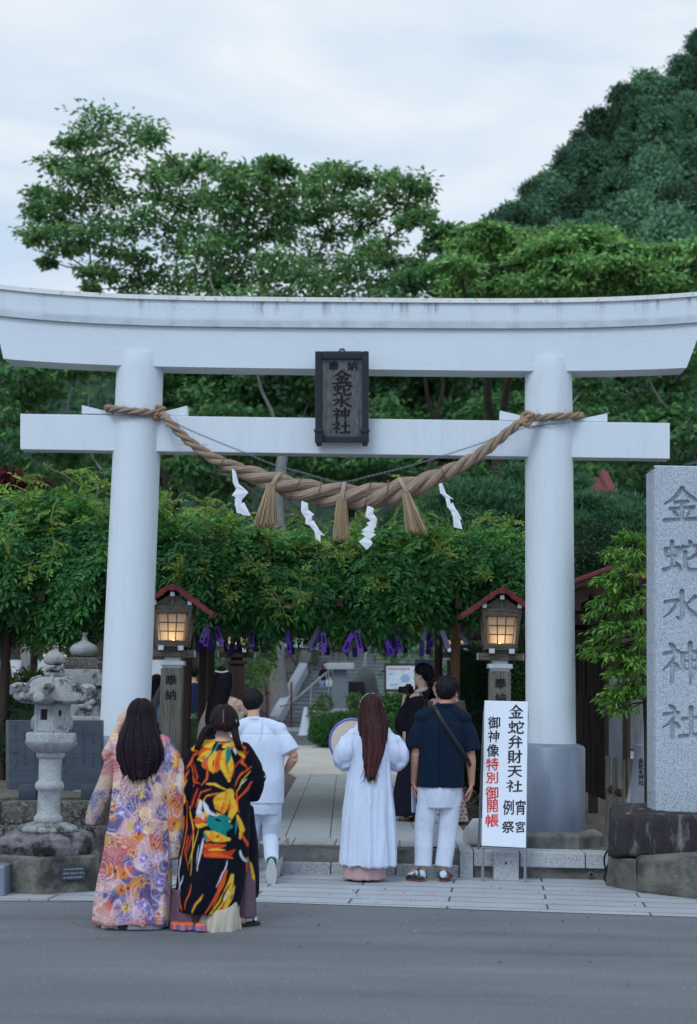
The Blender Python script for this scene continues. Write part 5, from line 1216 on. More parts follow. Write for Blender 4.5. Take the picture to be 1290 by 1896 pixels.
tree('zelkova_tree', 'tallest spreading tree at the left with layered branches against the sky', at(340, 1262, 72), A_ + [(x, y, 42, 20) for x, y in ((250, 552), (330, 556), (290, 585), (370, 590), (215, 575))], 66, .40, 250, .27, .55, DK, LT, 5, 'tall trees behind the torii', clump=.48, flat=.8)
tree('zelkova_tree', 'tall leafy tree behind the torii with its thick grey trunk seen under the pergola', (tb_.x, 60.5, PZ), B_ + [(x, y, 42, 20) for x, y in ((400, 560), (460, 556), (520, 552), (580, 556), (430, 595), (550, 595))], ZD, .29, 250, .26, .55, DK, LT, 6, 'tall trees behind the torii', clump=.48, flat=.8, bark=M_bark, straight=.96)
tree('zelkova_tree', 'tall leafy tree behind the plaque with open gaps low at its right', at(640, 1255, 72), C_ + [(x, y, 42, 20) for x, y in ((610, 552), (670, 556), (730, 552), (640, 590), (760, 556), (710, 592))], 64, .36, 250, .26, .55, DK, (.28, .46, .165), 7, 'tall trees behind the torii', clump=.48, flat=.8)
tree('young_tree', 'small open-branched tree between the tall trees and the bright green row', at(812, 1255, 56), S_, 54, .14, 260, .30, .55, DK, (.15, .29, .11), 8)
BG, BL = (.105, .245, .075), (.340, .560, .180)
D_ = [(901, 429, 34, 14), (937, 458, 46, 18), (876, 462, 36, 18), (963, 436, 34, 15), (845, 492, 34, 18), (911, 492, 46, 20), (988, 482, 36, 20), (860, 528, 40, 18), (937, 528, 46, 18), (990, 528, 36, 18)]
E_ = [(1019, 450, 40, 16), (1070, 440, 40, 15), (1120, 448, 36, 15), (1050, 490, 46, 20), (1105, 488, 44, 20), (1014, 524, 44, 18), (1090, 531, 46, 18), (1130, 510, 30, 18)]
F_ = [(1150, 458, 34, 15), (1190, 470, 36, 15), (1230, 468, 36, 15), (1275, 462, 34, 15), (1183, 503, 44, 18), (1244, 500, 44, 20), (1300, 492, 40, 18), (1167, 528, 44, 16), (1244, 528, 46, 16), (1310, 525, 40, 18), (1325, 460, 30, 16)]
for q, (pd, bx, lab) in enumerate(((D_, 920, 'bright green rounded tree left in the row behind the right beam end'), (E_, 1065, 'bright green rounded tree in the middle of the row below the hill'), (F_, 1235, 'bright green rounded tree at the right edge below the hill'))):
    tree('broadleaf_tree', lab, at(bx, 1250, 52), pd, 48, .28, 1150, .215, .5, BG, BL, 20 + q, 'bright green trees below the hill', flat=.5, subs=11, droop=.25)
# darker trees seen between the beams
rs0 = np.random.RandomState(77)
low = [(60, 44, 'dark tree filling the gap left of the left torii pillar'), (300, 46, 'dark tree behind the left half of the tie beam'), (470, 42, 'dense dark tree just left of the hanging name plaque'), (760, 44, 'dark tree with pale bare branches right of the name plaque'), (930, 40, 'dark tree behind the right end of the straw rope'), (1180, 42, 'dark tree with a long grey branch right of the right torii pillar'), (620, 38, 'shaded tree low behind the middle of the straw rope')]
for q, (cx, D, lab) in enumerate(low):
    rs = np.random.RandomState(100 + q); pads = []
    for k in range(44): pads.append((cx + rs.uniform(-165, 165), rs.uniform(585, 900), rs.uniform(36, 58), rs.uniform(14, 24)))
    if q == 6: pads = [(cx + rs.uniform(-330, 300), rs.uniform(760, 905), rs.uniform(36, 58), rs.uniform(14, 24)) for k in range(34)]
    if q in (2, 3, 4, 6, 1): D = D + 27
    tree('shade_tree', lab, (at(cx, 1250, D).x, D, PZ if D < 60 else 3.9), pads, D, .24, 330, .22 * D / 44, .5, (.044, .125, .050), (.185, .370, .125), 120 + q, 'dark trees behind the torii', bark=M_bark, depth=1.2, dj=2.5, subs=9)
# pines and the red-leaved maple behind the pergola
def pine(label, base, pads, D, seed):
    t = tree('pine_tree', label, base, pads, D, .14, 1500, .16, .16, (.045, .125, .060), (.150, .300, .150), seed, 'clipped pines behind the pergola', flat=.75, droop=-.5, dj=.5, subs=16, depth=.8, clump=.26); return t
pine('blue-green clipped pine between the rope tassel and the right pillar', (at(890, 1280, 29).x, 29, PZ), [(850, 920, 55, 26), (905, 915, 52, 26), (830, 950, 48, 24), (890, 955, 60, 26), (940, 945, 40, 26), (960, 895, 45, 22), (955, 925, 40, 20), (975, 960, 40, 24), (860, 985, 60, 20), (930, 985, 50, 20)], 29, 41)
pine('blue-green clipped pine right of the right pillar under the red roof', (at(1120, 1280, 29).x, 29, PZ), [(1090, 935, 34, 18), (1130, 950, 44, 20), (1170, 935, 40, 20), (1110, 965, 44, 20), (1190, 965, 40, 20), (1150, 985, 44, 20), (1080, 975, 30, 20), (1066, 905, 22, 14), (1072, 935, 22, 14)], 29, 42)
tree('red_maple', 'dark red maple above the pergola at the left edge', (at(20, 1280, 27).x, 27, PZ), [(10, 890, 38, 10), (50, 905, 26, 10), (65, 900, 20, 6), (-20, 905, 40, 14), (20, 915, 40, 12)], 27, .08, 420, .12, .5, (.05, .012, .016), (.15, .028, .032), 43)
# broad evergreen bush right of the right pillar, behind the board fence
def bush(name, label, c, r, n, size, aspect, dark, light, seed, group=None, lumps=.12, core=True, cat='bush', m=None):
    rs = np.random.RandomState(seed); c = Vector(c); t = thing(name, label, cat, (c.x, c.y, c.z - r[2]), 0, group)
    d = unit(rs.randn(n, 3)); k = 1 + lumps * (fbm(d, 2.2, 3, seed) - .5) * 4; rad = k[:, None] * (.82 + .2 * rs.rand(n, 1)); P = d * rad * np.array(r)
    ax = d + .6 * rs.randn(n, 3); nn = d + .6 * rs.randn(n, 3); nn[:, 2] += .4
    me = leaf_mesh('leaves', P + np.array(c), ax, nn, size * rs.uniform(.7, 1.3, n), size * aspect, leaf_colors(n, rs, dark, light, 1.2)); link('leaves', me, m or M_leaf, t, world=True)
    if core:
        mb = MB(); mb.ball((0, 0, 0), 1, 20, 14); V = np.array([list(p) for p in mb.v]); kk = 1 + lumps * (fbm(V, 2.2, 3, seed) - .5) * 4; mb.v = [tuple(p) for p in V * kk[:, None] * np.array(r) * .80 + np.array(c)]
        mb.build('dark_core', mat('dark_core', (.012, .028, .012), .9), t, smooth=True, world=True)  # solid dark core added to stop light and views passing through the leaves
    return t
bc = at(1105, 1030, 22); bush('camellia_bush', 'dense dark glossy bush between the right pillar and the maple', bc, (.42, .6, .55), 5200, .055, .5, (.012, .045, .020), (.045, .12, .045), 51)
# maple-like shrub leaning out from behind the monument
rs = np.random.RandomState(61); SD_ = 15.2
ms = thing('bright_maple', 'bright green layered maple reaching out left of the engraved monument', 'tree', (at(1200, 1280, 15.4).x, 15.4, PZ))
mb = MB(); tp0 = Vector((at(1200, 1280, 15.4).x, 15.4, PZ)); tp1 = at(1188, 1130, 15.4); tp2 = at(1175, 1010, 15.3); mb.tube([tp0, tp0.lerp(tp1, .5) + Vector((.02, 0, 0)), tp1, tp2], [.04, .034, .024, .01], 8)
Cs, Ax, Nr, cl = [], [], [], []
sprays = [(1150, 995, 40), (1120, 1030, 40), (1185, 1000, 40), (1135, 1062, 44), (1100, 1085, 34), (1160, 1085, 40), (1188, 1060, 36), (1098, 1120, 34), (1082, 1143, 26), (1130, 1118, 40), (1165, 1130, 38), (1190, 1110, 40), (1080, 1207, 30), (1092, 1178, 34), (1118, 1165, 38), (1150, 1170, 40), (1180, 1160, 40), (1086, 1214, 24), (1110, 1222, 34), (1140, 1212, 38), (1175, 1205, 40), (1125, 1250, 36), (1155, 1250, 38), (1185, 1240, 40), (1104, 1296, 30), (1118, 1310, 26), (1140, 1290, 36), (1170, 1285, 38), (1190, 1275, 36), (1130, 1318, 20), (1196, 1030, 40), (1165, 1040, 40), (1195, 1190, 30), (1145, 1140, 36), (1128, 1088, 34), (1172, 1232, 30)]
for px, py, r in sprays:
    for rep in range(3):
        tip = at(px + rs.uniform(-10, 10), py + rs.uniform(-9, 9), SD_ + rs.uniform(-.32, .35)); zt = min(max(tip.z + .12, tp0.z + .8), tp2.z); tt = (zt - tp0.z) / (tp2.z - tp0.z); root = tp0.lerp(tp2, tt)
        pts = limb_curve(root, tip, .10, 9, rs); mb.tube(pts, [.008 * (1 - .8 * k / 9) + .0012 for k in range(10)], 4, False)
        for k in range(42):
            f = .25 + .75 * rs.rand(); i = min(int(f * 9), 8); p = pts[i].lerp(pts[i + 1], f * 9 - i); d = (pts[i + 1] - pts[i]).normalized(); sd3 = Vector((rs.randn(), rs.randn(), rs.randn() * .3)).normalized()
            Cs.append(np.array(p + sd3 * .05 * rs.rand())); Ax.append(np.array(d * .9 + sd3 * .9 + Vector((-.15, 0, -.25)))); n_ = rs.randn(3) * .4; n_[2] += 1; Nr.append(n_); cl.append(.7 + .6 * rs.rand())
Cs, Ax, Nr = np.array(Cs), np.array(Ax), np.array(Nr); n = len(Cs)
me = leaf_mesh('crown', Cs, Ax, Nr, .075 * rs.uniform(.7, 1.25, n), .026, leaf_colors(n, rs, (.075, .20, .036), (.25, .47, .08), 1.1)); link('crown', me, M_leaf, ms, world=True)
mb.build('trunk', M_bark_dark, ms, smooth=True, world=True)

# ------------------------------------------------------------------ wisteria pergola
pg = thing('wisteria_pergola', 'broad wisteria pergola with dark posts behind the torii, hung with leaves', 'pergola', (-.9, 20.5, PZ))
rs = np.random.RandomState(31); PGD = 17.5
tx_ = [-140, -80, 60, 130, 190, 300, 400, 480, 640, 760, 850, 1010]; ty_ = [920, 925, 915, 912, 925, 952, 958, 985, 992, 975, 990, 992]
bx_ = [-140, -80, 40, 100, 190, 285, 390, 480, 560, 640, 720, 800, 860, 1010]; by_ = [1195, 1190, 1168, 1180, 1165, 1130, 1148, 1152, 1158, 1166, 1175, 1145, 1125, 1110]
def pin(P_, ax, nr, scale, col, npair=5):
    """wisteria leaves: a drooping stalk with paired leaflets and one at the tip"""
    n = len(P_); ax = unit(ax); side = unit(np.cross(ax, nr)); up = np.cross(side, ax); L_ = .23 * scale
    Cc, Aa, Nn, Ll, Cl = [], [], [], [], []
    for k in range(npair * 2 + 1):
        f = (.22 + .74 * (k // 2) / npair) if k < npair * 2 else 1.0; s_ = 1 if k % 2 else -1
        b = P_ + ax * (L_ * f)[:, None] - up * (L_ * .28 * f * f)[:, None]
        d = (side * s_ * .9 + ax * .45 - up * .25) if k < npair * 2 else ax - up * .5
        Cc.append(b); Aa.append(d + .14 * rs.randn(n, 3)); Nn.append(up + .25 * rs.randn(n, 3)); Ll.append(.094 * scale * (1 - .35 * abs(f - .55))); Cl.append(col * rs.uniform(.86, 1.14, (n, 1)))
    return np.concatenate(Cc), np.concatenate(Aa), np.concatenate(Nn), np.concatenate(Ll), np.concatenate(Cl)
n = 7400
px = rs.uniform(-130, 1000, n); f = rs.rand(n); T_ = np.interp(px, tx_, ty_); B_2 = np.interp(px, bx_, by_)
lump = fbm(np.stack([px / 70, f * 3.2, px * 0], 1), 1.0, 3, 2); py = T_ + (B_2 - T_) * f + rs.randn(n) * 8
dd = PGD + .65 * np.abs(2 * f - 1.05) ** 2.5 - 1.1 * (lump - .5) + rs.rand(n) ** 2 * .5
P_ = np.array([list(at(a, b, c)) for a, b, c in zip(px, py, dd)])
ax = np.stack([rs.randn(n) * .8, -np.abs(rs.randn(n)) * .7 - .25, -.15 - .4 * (f > .3) + .6 * rs.randn(n)], 1); nr = np.stack([rs.randn(n) * .35, -.7 + .3 * rs.randn(n), 1 + .3 * rs.randn(n)], 1)
tcol = leaf_colors(n, rs, (.028, .120, .040), (.115, .330, .085), 1.15)
tipm = (rs.rand(n) < .05 + .5 * (f < .2))[:, None]; tcol = np.where(tipm, leaf_colors(n, rs, (.12, .24, .035), (.24, .38, .07)), tcol)
G1 = pin(P_, ax, nr, rs.uniform(.75, 1.2, n), tcol)
# the top of the pergola, and the depth behind its face
n = 4200; px = rs.uniform(-140, 1010, n); y = PGD + .25 + rs.rand(n) ** 1.3 * 7; X0 = np.array([at(a, 1280, PGD).x for a in px]) * (1 + .02 * (y - PGD))
zt = np.array([at(a, b, PGD).z for a, b in zip(px, np.interp(px, tx_, ty_))]); lump = fbm(np.stack([X0, y, y * 0], 1), 1.5, 3, 8); z = zt - .08 + .5 * (lump - .5) - rs.rand(n) ** 2 * .7
P_ = np.stack([X0, y, z], 1); ax = np.stack([rs.randn(n), rs.randn(n) - .2, .25 + .5 * rs.randn(n)], 1); nr = np.stack([.4 * rs.randn(n), .4 * rs.randn(n) - .2, np.ones(n)], 1)
tcol = leaf_colors(n, rs, (.045, .145, .040), (.14, .34, .075), 1.1); tipm = (rs.rand(n) < .28)[:, None]; tcol = np.where(tipm, leaf_colors(n, rs, (.12, .24, .035), (.25, .40, .07)), tcol)
G2 = pin(P_, ax, nr, rs.uniform(.75, 1.2, n), tcol)
# shoots that stand up from the top and trail over the front
shoots = [(130, 905, 150, 870), (60, 910, 40, 872), (185, 915, 192, 893), (380, 955, 388, 915), (300, 950, 318, 930), (395, 960, 420, 935), (470, 985, 478, 960), (560, 985, 540, 955), (690, 985, 672, 950), (750, 975, 748, 880), (765, 980, 790, 945), (880, 985, 905, 960), (935, 985, 950, 965), (100, 1000, 92, 1060), (62, 1035, 48, 1085), (105, 925, 100, 1010), (430, 1060, 415, 1120), (500, 1090, 520, 1140), (460, 1040, 500, 1075), (380, 1040, 372, 1075), (350, 1090, 330, 1050), (890, 1085, 905, 1060), (610, 1010, 640, 1040), (800, 1000, 830, 1040), (240, 960, 262, 1000), (700, 1060, 690, 1100), (560, 1060, 555, 1110), (20, 960, 10, 1000)]
sp_, sa_, sn2, vb = [], [], [], MB()
for (x0, y0, x1, y1) in shoots:
    a, b = at(x0, y0, PGD - .1), at(x1, y1, PGD - .35 - .15 * rs.rand()); pts = limb_curve(a, b, .18, 10, rs); vb.tube(pts, [.006 - .0004 * k for k in range(11)], 4, False)
    for k in range(12):
        i = rs.randint(3, 10); sp_.append(list(pts[i])); sa_.append([rs.randn(), rs.randn() - .3, .2 + .5 * rs.randn()]); sn2.append([.3 * rs.randn(), -.4, 1])
G3 = pin(np.array(sp_), np.array(sa_), np.array(sn2), rs.uniform(.45, .85, len(sp_)), leaf_colors(len(sp_), rs, (.15, .27, .04), (.30, .42, .09)))
# free tendrils
for pl in ([(395, 914), (372, 928), (340, 912), (322, 930)], [(150, 900), (120, 880), (92, 866), (80, 856), (88, 870)], [(0, 905), (20, 898), (40, 905), (60, 918)], [(480, 1085), (510, 1110), (525, 1135), (508, 1142)], [(100, 1000), (115, 1010), (124, 1024), (118, 1016)], [(888, 950), (868, 952), (860, 946)], [(705, 978), (735, 950), (748, 905)], [(40, 1048), (56, 1045), (52, 1060)], [(980, 1090), (950, 1078), (930, 1086)], [(372, 1110), (384, 1095), (395, 1108)]):
    Pq, _, _ = resample([(at(x, y, PGD - .4), 1) for x, y in pl], 24); vb.tube([Vector(p) for p in Pq], .0042, 4, False)
Ga = [np.concatenate(q) for q in zip(G1, G2, G3)]
me = leaf_mesh('wisteria_leaves', Ga[0], Ga[1], Ga[2], Ga[3], Ga[3] * .36, Ga[4], fold=.18); link('wisteria_leaves', me, M_leaf, pg, world=True)
vb.build('vine_shoots', M_vine, pg, smooth=True, world=True)
zbm = at(500, 1150, 18).z
mb = MB()
for k in range(5): mb.box((-1.0, 18.0 + 1.5 * k, zbm + .08), (9.4, .10, .12))
mb.build('cross_beams', M_wood_dark, pg, world=True)
mb = MB()
for k in range(14): mb.box((-5.2 + .64 * k, 21, zbm + .19), (.07, 7.2, .09))
mb.build('rafters', M_wood_dark, pg, world=True)
for px, D, m_, r in ((7, 17.9, M_wood_dark, .055), (347, 18.0, M_wood_dark, .045), (373.5, 18.6, M_wood_dark, .045), (388, 21.0, M_wood_dark, .05), (842.5, 18.8, M_wood_log, .055), (811, 20.4, M_wood_dark, .05), (60, 22, M_wood_dark, .05), (150, 21, M_wood_dark, .05), (965, 21, M_wood_dark, .055), (-60, 19, M_wood_dark, .055)):
    p = at(px, 1280, D); mb = MB(); mb.tube([(p.x, D, PZ - .02), (p.x, D, zbm + .05)], r, 12); o = mb.build('post', m_, pg, smooth=True, world=True, split=50)
    if m_ is M_wood_log: o['label'] = 'pale peeled log post'
# crooked old wisteria stems climbing to the roof
for px, D in ((980, 19.5), (300, 19.5)):
    p = at(px, 1280, D); pts = [Vector((p.x + .12 * math.sin(k * 1.3), D + .1 * math.cos(k), PZ + k * .28)) for k in range(10)]; mb = MB(); mb.tube(pts, [.07 - .003 * k for k in range(10)], 10); mb.build('wisteria_trunk', M_bark, pg, smooth=True, world=True)
# purple paper strips tied under the leaves
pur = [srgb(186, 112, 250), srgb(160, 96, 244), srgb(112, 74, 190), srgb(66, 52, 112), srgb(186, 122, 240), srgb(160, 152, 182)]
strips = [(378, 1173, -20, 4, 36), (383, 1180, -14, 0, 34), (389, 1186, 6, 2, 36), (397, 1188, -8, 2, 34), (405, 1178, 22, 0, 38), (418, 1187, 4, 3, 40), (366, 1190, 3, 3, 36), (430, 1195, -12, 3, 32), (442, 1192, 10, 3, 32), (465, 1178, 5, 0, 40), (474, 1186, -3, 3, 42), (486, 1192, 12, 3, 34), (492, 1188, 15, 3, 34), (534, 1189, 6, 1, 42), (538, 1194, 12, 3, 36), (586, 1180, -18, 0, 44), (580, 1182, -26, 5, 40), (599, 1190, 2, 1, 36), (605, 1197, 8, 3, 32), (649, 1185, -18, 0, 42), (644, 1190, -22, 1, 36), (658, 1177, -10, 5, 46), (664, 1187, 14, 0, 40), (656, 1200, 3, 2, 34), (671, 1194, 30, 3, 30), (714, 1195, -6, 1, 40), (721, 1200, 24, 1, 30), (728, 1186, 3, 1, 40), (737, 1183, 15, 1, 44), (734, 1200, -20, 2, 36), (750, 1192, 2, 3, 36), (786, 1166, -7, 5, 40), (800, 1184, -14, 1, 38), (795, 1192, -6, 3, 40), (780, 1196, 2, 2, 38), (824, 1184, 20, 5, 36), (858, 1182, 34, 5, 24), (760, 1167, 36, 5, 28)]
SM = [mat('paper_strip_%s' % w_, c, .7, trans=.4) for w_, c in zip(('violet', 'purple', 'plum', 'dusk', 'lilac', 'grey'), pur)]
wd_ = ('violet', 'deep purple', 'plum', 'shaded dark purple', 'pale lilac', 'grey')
M_stripink = mat('strip_ink', srgb(44, 28, 76), .8)
for k, (px, py, dg, ci, ln) in enumerate(strips):
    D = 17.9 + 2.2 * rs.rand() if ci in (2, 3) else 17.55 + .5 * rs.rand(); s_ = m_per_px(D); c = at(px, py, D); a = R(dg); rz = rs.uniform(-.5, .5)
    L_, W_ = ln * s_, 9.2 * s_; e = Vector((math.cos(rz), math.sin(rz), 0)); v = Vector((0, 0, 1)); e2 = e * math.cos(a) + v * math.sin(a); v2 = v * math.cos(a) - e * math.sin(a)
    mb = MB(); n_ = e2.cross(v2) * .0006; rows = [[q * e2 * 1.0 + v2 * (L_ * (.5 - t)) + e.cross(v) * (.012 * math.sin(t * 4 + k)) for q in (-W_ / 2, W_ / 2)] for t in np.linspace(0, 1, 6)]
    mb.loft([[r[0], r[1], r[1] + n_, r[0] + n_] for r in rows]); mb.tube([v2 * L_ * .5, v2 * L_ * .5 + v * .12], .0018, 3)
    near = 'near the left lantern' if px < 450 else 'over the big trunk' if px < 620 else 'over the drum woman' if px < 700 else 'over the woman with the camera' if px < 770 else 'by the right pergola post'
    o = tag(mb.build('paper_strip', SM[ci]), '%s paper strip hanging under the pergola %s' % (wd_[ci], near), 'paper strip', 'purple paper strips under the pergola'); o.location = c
    if ci in (0, 1, 4):
        mb = MB(); out_ = e2.cross(v2); out_ = out_ if out_.y < 0 else -out_
        for q in range(5):
            p = v2 * (L_ * (.30 - .15 * q)) + out_ * .003; h = W_ * .22; mb.add([p - e2 * h - v2 * h * 1.3, p + e2 * h - v2 * h * 1.3, p + e2 * h + v2 * h * 1.3, p - e2 * h + v2 * h * 1.3], [(0, 1, 2, 3)])
        link('brush_marks', mb.mesh('brush_marks'), M_stripink, o)

# ------------------------------------------------------------------ wooded hill
def ridge(px): return float(np.interp(px, [-500, 0, 300, 600, 800, 905, 1000, 1100, 1200, 1290, 1500, 1900], [600, 590, 575, 560, 548, 515, 490, 420, 350, 290, 170, 80]))
nx, ny = 90, 26; V, F = [], []
for j in range(ny):
    for i in range(nx):
        px = -500 + 2400 * i / (nx - 1); D = 80 + 80 * j / (ny - 1); X = (px - 645) / 3000 * (80 + 80 * (j / (ny - 1)) * .9); top = at(px, ridge(px), 150).z; f = j / (ny - 1); V.append((X * 1.0, D, PZ - .3 + (top - PZ) * sstep(0, 1, np.array(f)) ** .9 - (1 - f) * .0))
for j in range(ny - 1):
    for i in range(nx - 1): F.append((j * nx + i, j * nx + i + 1, (j + 1) * nx + i + 1, (j + 1) * nx + i))
me = fastmesh('hill', np.array(V), np.array(F)); displace(me, 1.2, .12, 3, 3, 1, 3.0)
hv, hn = verts(me), normals(me)
o = link('hill', me, mat('hill_undergrowth', (.022, .05, .03), .95, var=.5, vscale=.5), None, smooth=True); o['kind'] = 'structure'
rs = np.random.RandomState(88); k = rs.randint(0, len(hv), 46000); P_ = hv[k] + rs.randn(46000, 3) * np.array([.9, .9, .5]); lump = fbm(P_, .35, 3)
o = link('hill_undergrowth', leaf_mesh('hill_undergrowth', P_, rs.randn(46000, 3), hn[k] + .8 * rs.randn(46000, 3) + np.array([0, -.4, .2]), .75 * rs.uniform(.6, 1.4, 46000), .42, leaf_colors(46000, rs, (.03, .085, .045), (.11, .23, .09), 1.2) * (.5 + lump[:, None])), M_leaf_far)
tag(o, 'leafy undergrowth covering the wooded hill', 'undergrowth', kind='stuff')
def conifer_mesh(seed, H=13, W=2.9):
    rs = np.random.RandomState(seed); C, A, N_ = [], [], []
    for k in range(34):
        f = (k + rs.rand()) / 34; z = H * (.12 + .84 * f); r = W * (1 - f) ** .6 * (.75 + .4 * rs.rand()); a = k * 2.4 + rs.rand(); R_ = (.95 + .6 * rs.rand()) * (.55 + .5 * (1 - f)) * W / 2.6; c = np.array([math.cos(a) * r * .72, math.sin(a) * r * .72, z])
        m_ = 460; d = unit(rs.randn(m_, 3)); d[:, 2] = np.where(d[:, 2] < -.5, -d[:, 2], d[:, 2]); C.append(c + d * R_ * (rs.uniform(.45, 1.12, (m_, 1)) * (.55 + .9 * vnoise(d * 1.0 + k * 3.1, 2.6)[:, None])) * np.array([1.1, 1.1, .8]) + rs.randn(m_, 3) * .10); A.append(d * .5 + rs.randn(m_, 3) * .5); N_.append(d + rs.randn(m_, 3) * .6 + np.array([0, 0, .25]))
    C, A, N_ = np.concatenate(C), np.concatenate(A), np.concatenate(N_); n = len(C)
    me = leaf_mesh('conifer_crown', C, A, N_, (.27 * rs.uniform(.7, 1.3, n)), .15, leaf_colors(n, rs, (.060, .140, .088), (.165, .300, .165), 1.2)); me.materials.append(M_leaf_hill)  # greens lifted and blued: haze is mixed into the leaf colour
    mb = MB(); mb.tube([(0, 0, -1), (0, 0, H * .5), (.05, 0, H * .95)], [.26, .18, .03], 8); tm = mb.mesh('conifer_trunk'); tm.materials.append(M_bark_dark); return me, tm
CM = [conifer_mesh(k, 13, w_) for k, w_ in ((301, 2.7), (302, 2.1), (303, 2.9), (304, 2.4))]
tips = [(918, 408, 112), (946, 386, 116), (985, 345, 120), (1012, 328, 122), (1050, 285, 126), (1076, 250, 128), (1106, 215, 131), (1150, 165, 136), (1196, 146, 138), (1236, 150, 138), (1262, 112, 140), (1294, 66, 143), (1338, 30, 146), (930, 430, 104), (962, 405, 108), (1032, 345, 114), (1098, 285, 120), (1160, 250, 124), (1222, 215, 128), (1272, 180, 130), (1310, 120, 136), (1000, 408, 104), (1070, 370, 108), (1140, 325, 112), (1210, 295, 116), (1280, 265, 120), (1320, 240, 122), (1100, 405, 98), (1175, 380, 102), (1250, 345, 106), (1305, 350, 104), (1040, 425, 94), (1240, 410, 94), (1150, 425, 92), (880, 440, 102), (1000, 372, 118), (1182, 200, 132)]
rs = np.random.RandomState(9)
for k, (px, py, D) in enumerate(tips):
    cm, tm = CM[k % 4]; s_ = rs.uniform(.82, 1.12); tp = at(px, py, D); H = 13 * s_
    e = 'on the skyline of the wooded hill' if k < 13 else 'on the slope of the wooded hill below its skyline'
    t = thing('conifer_tree', 'dark blue-green conifer ' + e, 'tree', (tp.x, tp.y, tp.z - H * 1.08), rs.rand() * 6.28, 'conifers on the hill'); t.scale = (s_ * 1.18, s_ * 1.18, s_ * 1.12)
    for nm, me in (('crown', cm), ('trunk', tm)):
        o = bpy.data.objects.new(nm, me); COL.objects.link(o); o.parent = t
# ------------------------------------------------------------------ the shrine grounds seen under the pergola
def voronoi_wall(name, c, joint, scale):
    m = mat(name, c, .9, var=.35, vscale=3, bump=.03, bscale=8); N = m.node_tree.nodes; Lk = m.node_tree.links.new; p = N['Principled BSDF']
    v = N.new('ShaderNodeTexVoronoi'); v.feature = 'DISTANCE_TO_EDGE'; v.inputs['Scale'].default_value = scale; v2 = N.new('ShaderNodeTexVoronoi'); v2.inputs['Scale'].default_value = scale
    t = N.new('ShaderNodeTexCoord'); Lk(t.outputs['Object'], v.inputs['Vector']); Lk(t.outputs['Object'], v2.inputs['Vector'])
    q = N.new('ShaderNodeMapRange'); q.inputs[1].default_value = .01; q.inputs[2].default_value = .07; Lk(v.outputs['Distance'], q.inputs[0])
    s2_ = N.new('ShaderNodeSeparateColor'); Lk(v2.outputs['Color'], s2_.inputs[0]); q2 = N.new('ShaderNodeMapRange'); q2.inputs[3].default_value = .55; q2.inputs[4].default_value = 1.35; Lk(s2_.outputs[0], q2.inputs[0])
    cc = N.new('ShaderNodeCombineColor'); [Lk(q2.outputs[0], cc.inputs[k]) for k in range(3)]
    m1 = N.new('ShaderNodeMix'); m1.data_type = 'RGBA'; m1.blend_type = 'MULTIPLY'; m1.inputs[0].default_value = 1; old = p.inputs['Base Color'].links[0].from_socket; Lk(old, m1.inputs[6]); Lk(cc.outputs[0], m1.inputs[7])
    m2 = N.new('ShaderNodeMix'); m2.data_type = 'RGBA'; Lk(q.outputs[0], m2.inputs[0]); m2.inputs[6].default_value = (*joint, 1); Lk(m1.outputs[2], m2.inputs[7]); Lk(m2.outputs[2], p.inputs['Base Color']); return m
TZ = 3.9
mb = MB(); mb.box((-14, 75, (TZ + PZ) / 2 - .1), (25, 20, TZ - PZ + .2 - .05)); mb.box((14, 77, (TZ + PZ) / 2 - .1), (31, 14, TZ - PZ + .15 - .05)); mb.build('upper_terrace', M_soil)['kind'] = 'structure'
w_ = MB(); w_.hexa([(-26, 63.6, PZ), (-2.05, 63.6, PZ), (-1.1, 65, PZ), (-26, 65, PZ), (-26, 64.3, 3.2), (-1.35, 64.3, 3.2), (-1.1, 65, 3.2), (-26, 65, 3.2)])
tag(w_.build('retaining_wall', voronoi_wall('rubble_wall', srgb(88, 86, 84), (.02, .02, .02), 1.5)), 'dark rubble retaining wall behind the big trunk under the pergola', 'wall')
fe = thing('palisade_fence', 'pale upright slat fence on top of the rubble wall', 'fence', (-4, 64.6, 3.2))
mb = MB()
for k in range(58): mb.box((-9 + k * .135, 64.6, 3.85), (.10, .03, 1.1))
mb.build('slats', mat('pale_fence', srgb(176, 180, 184), .7, var=.1, vscale=5), fe, world=True)
mb = MB(); mb.box((-5.1, 64.66, 3.5), (7.9, .05, .07)); mb.box((-5.1, 64.66, 4.2), (7.9, .05, .07)); mb.build('rails', mat('pale_fence_rail', srgb(150, 152, 156), .7), fe, world=True)
st = thing('stone_stairway', 'wide grey stone stairway climbing to the upper shrine terrace', 'stairs', (2, 60, PZ))
M_stair = mat('stair_stone', srgb(112, 116, 120), .85, var=.18, vscale=3, speck=srgb(100, 104, 108), speckscale=30)
mb = MB(); n = 24
for k in range(n):
    f = k / (n - 1); D = 58.5 + 10.5 * f; z = PZ + (TZ - PZ) * (k + 1) / n; xl_ = -2.3 + 1.5 * f
    mb.hexa([(xl_, D, PZ), (7.5, D, PZ), (7.5, D + .6, PZ), (xl_, D + .6, PZ), (xl_, D, z), (7.5, D, z), (7.5, D + .6, z), (xl_, D + .6, z)])
mb.build('treads', M_stair, st, bevel=.01, world=True)
mb = MB()
for k in range(n):
    f = k / (n - 1); D = 58.5 + 10.5 * f; z = PZ + (TZ - PZ) * (k + 1) / n; mb.box(((-2.3 + 1.5 * f + 7.4) / 2, D - .012, z - .02), (9.6 - 1.5 * f, .03, .05))
mb.build('contrast_strips', mat('contrast_strip_stone', srgb(128, 132, 136), .8, var=.15), st, world=True)  # added paler strips: their colour stands in for lit tread edges
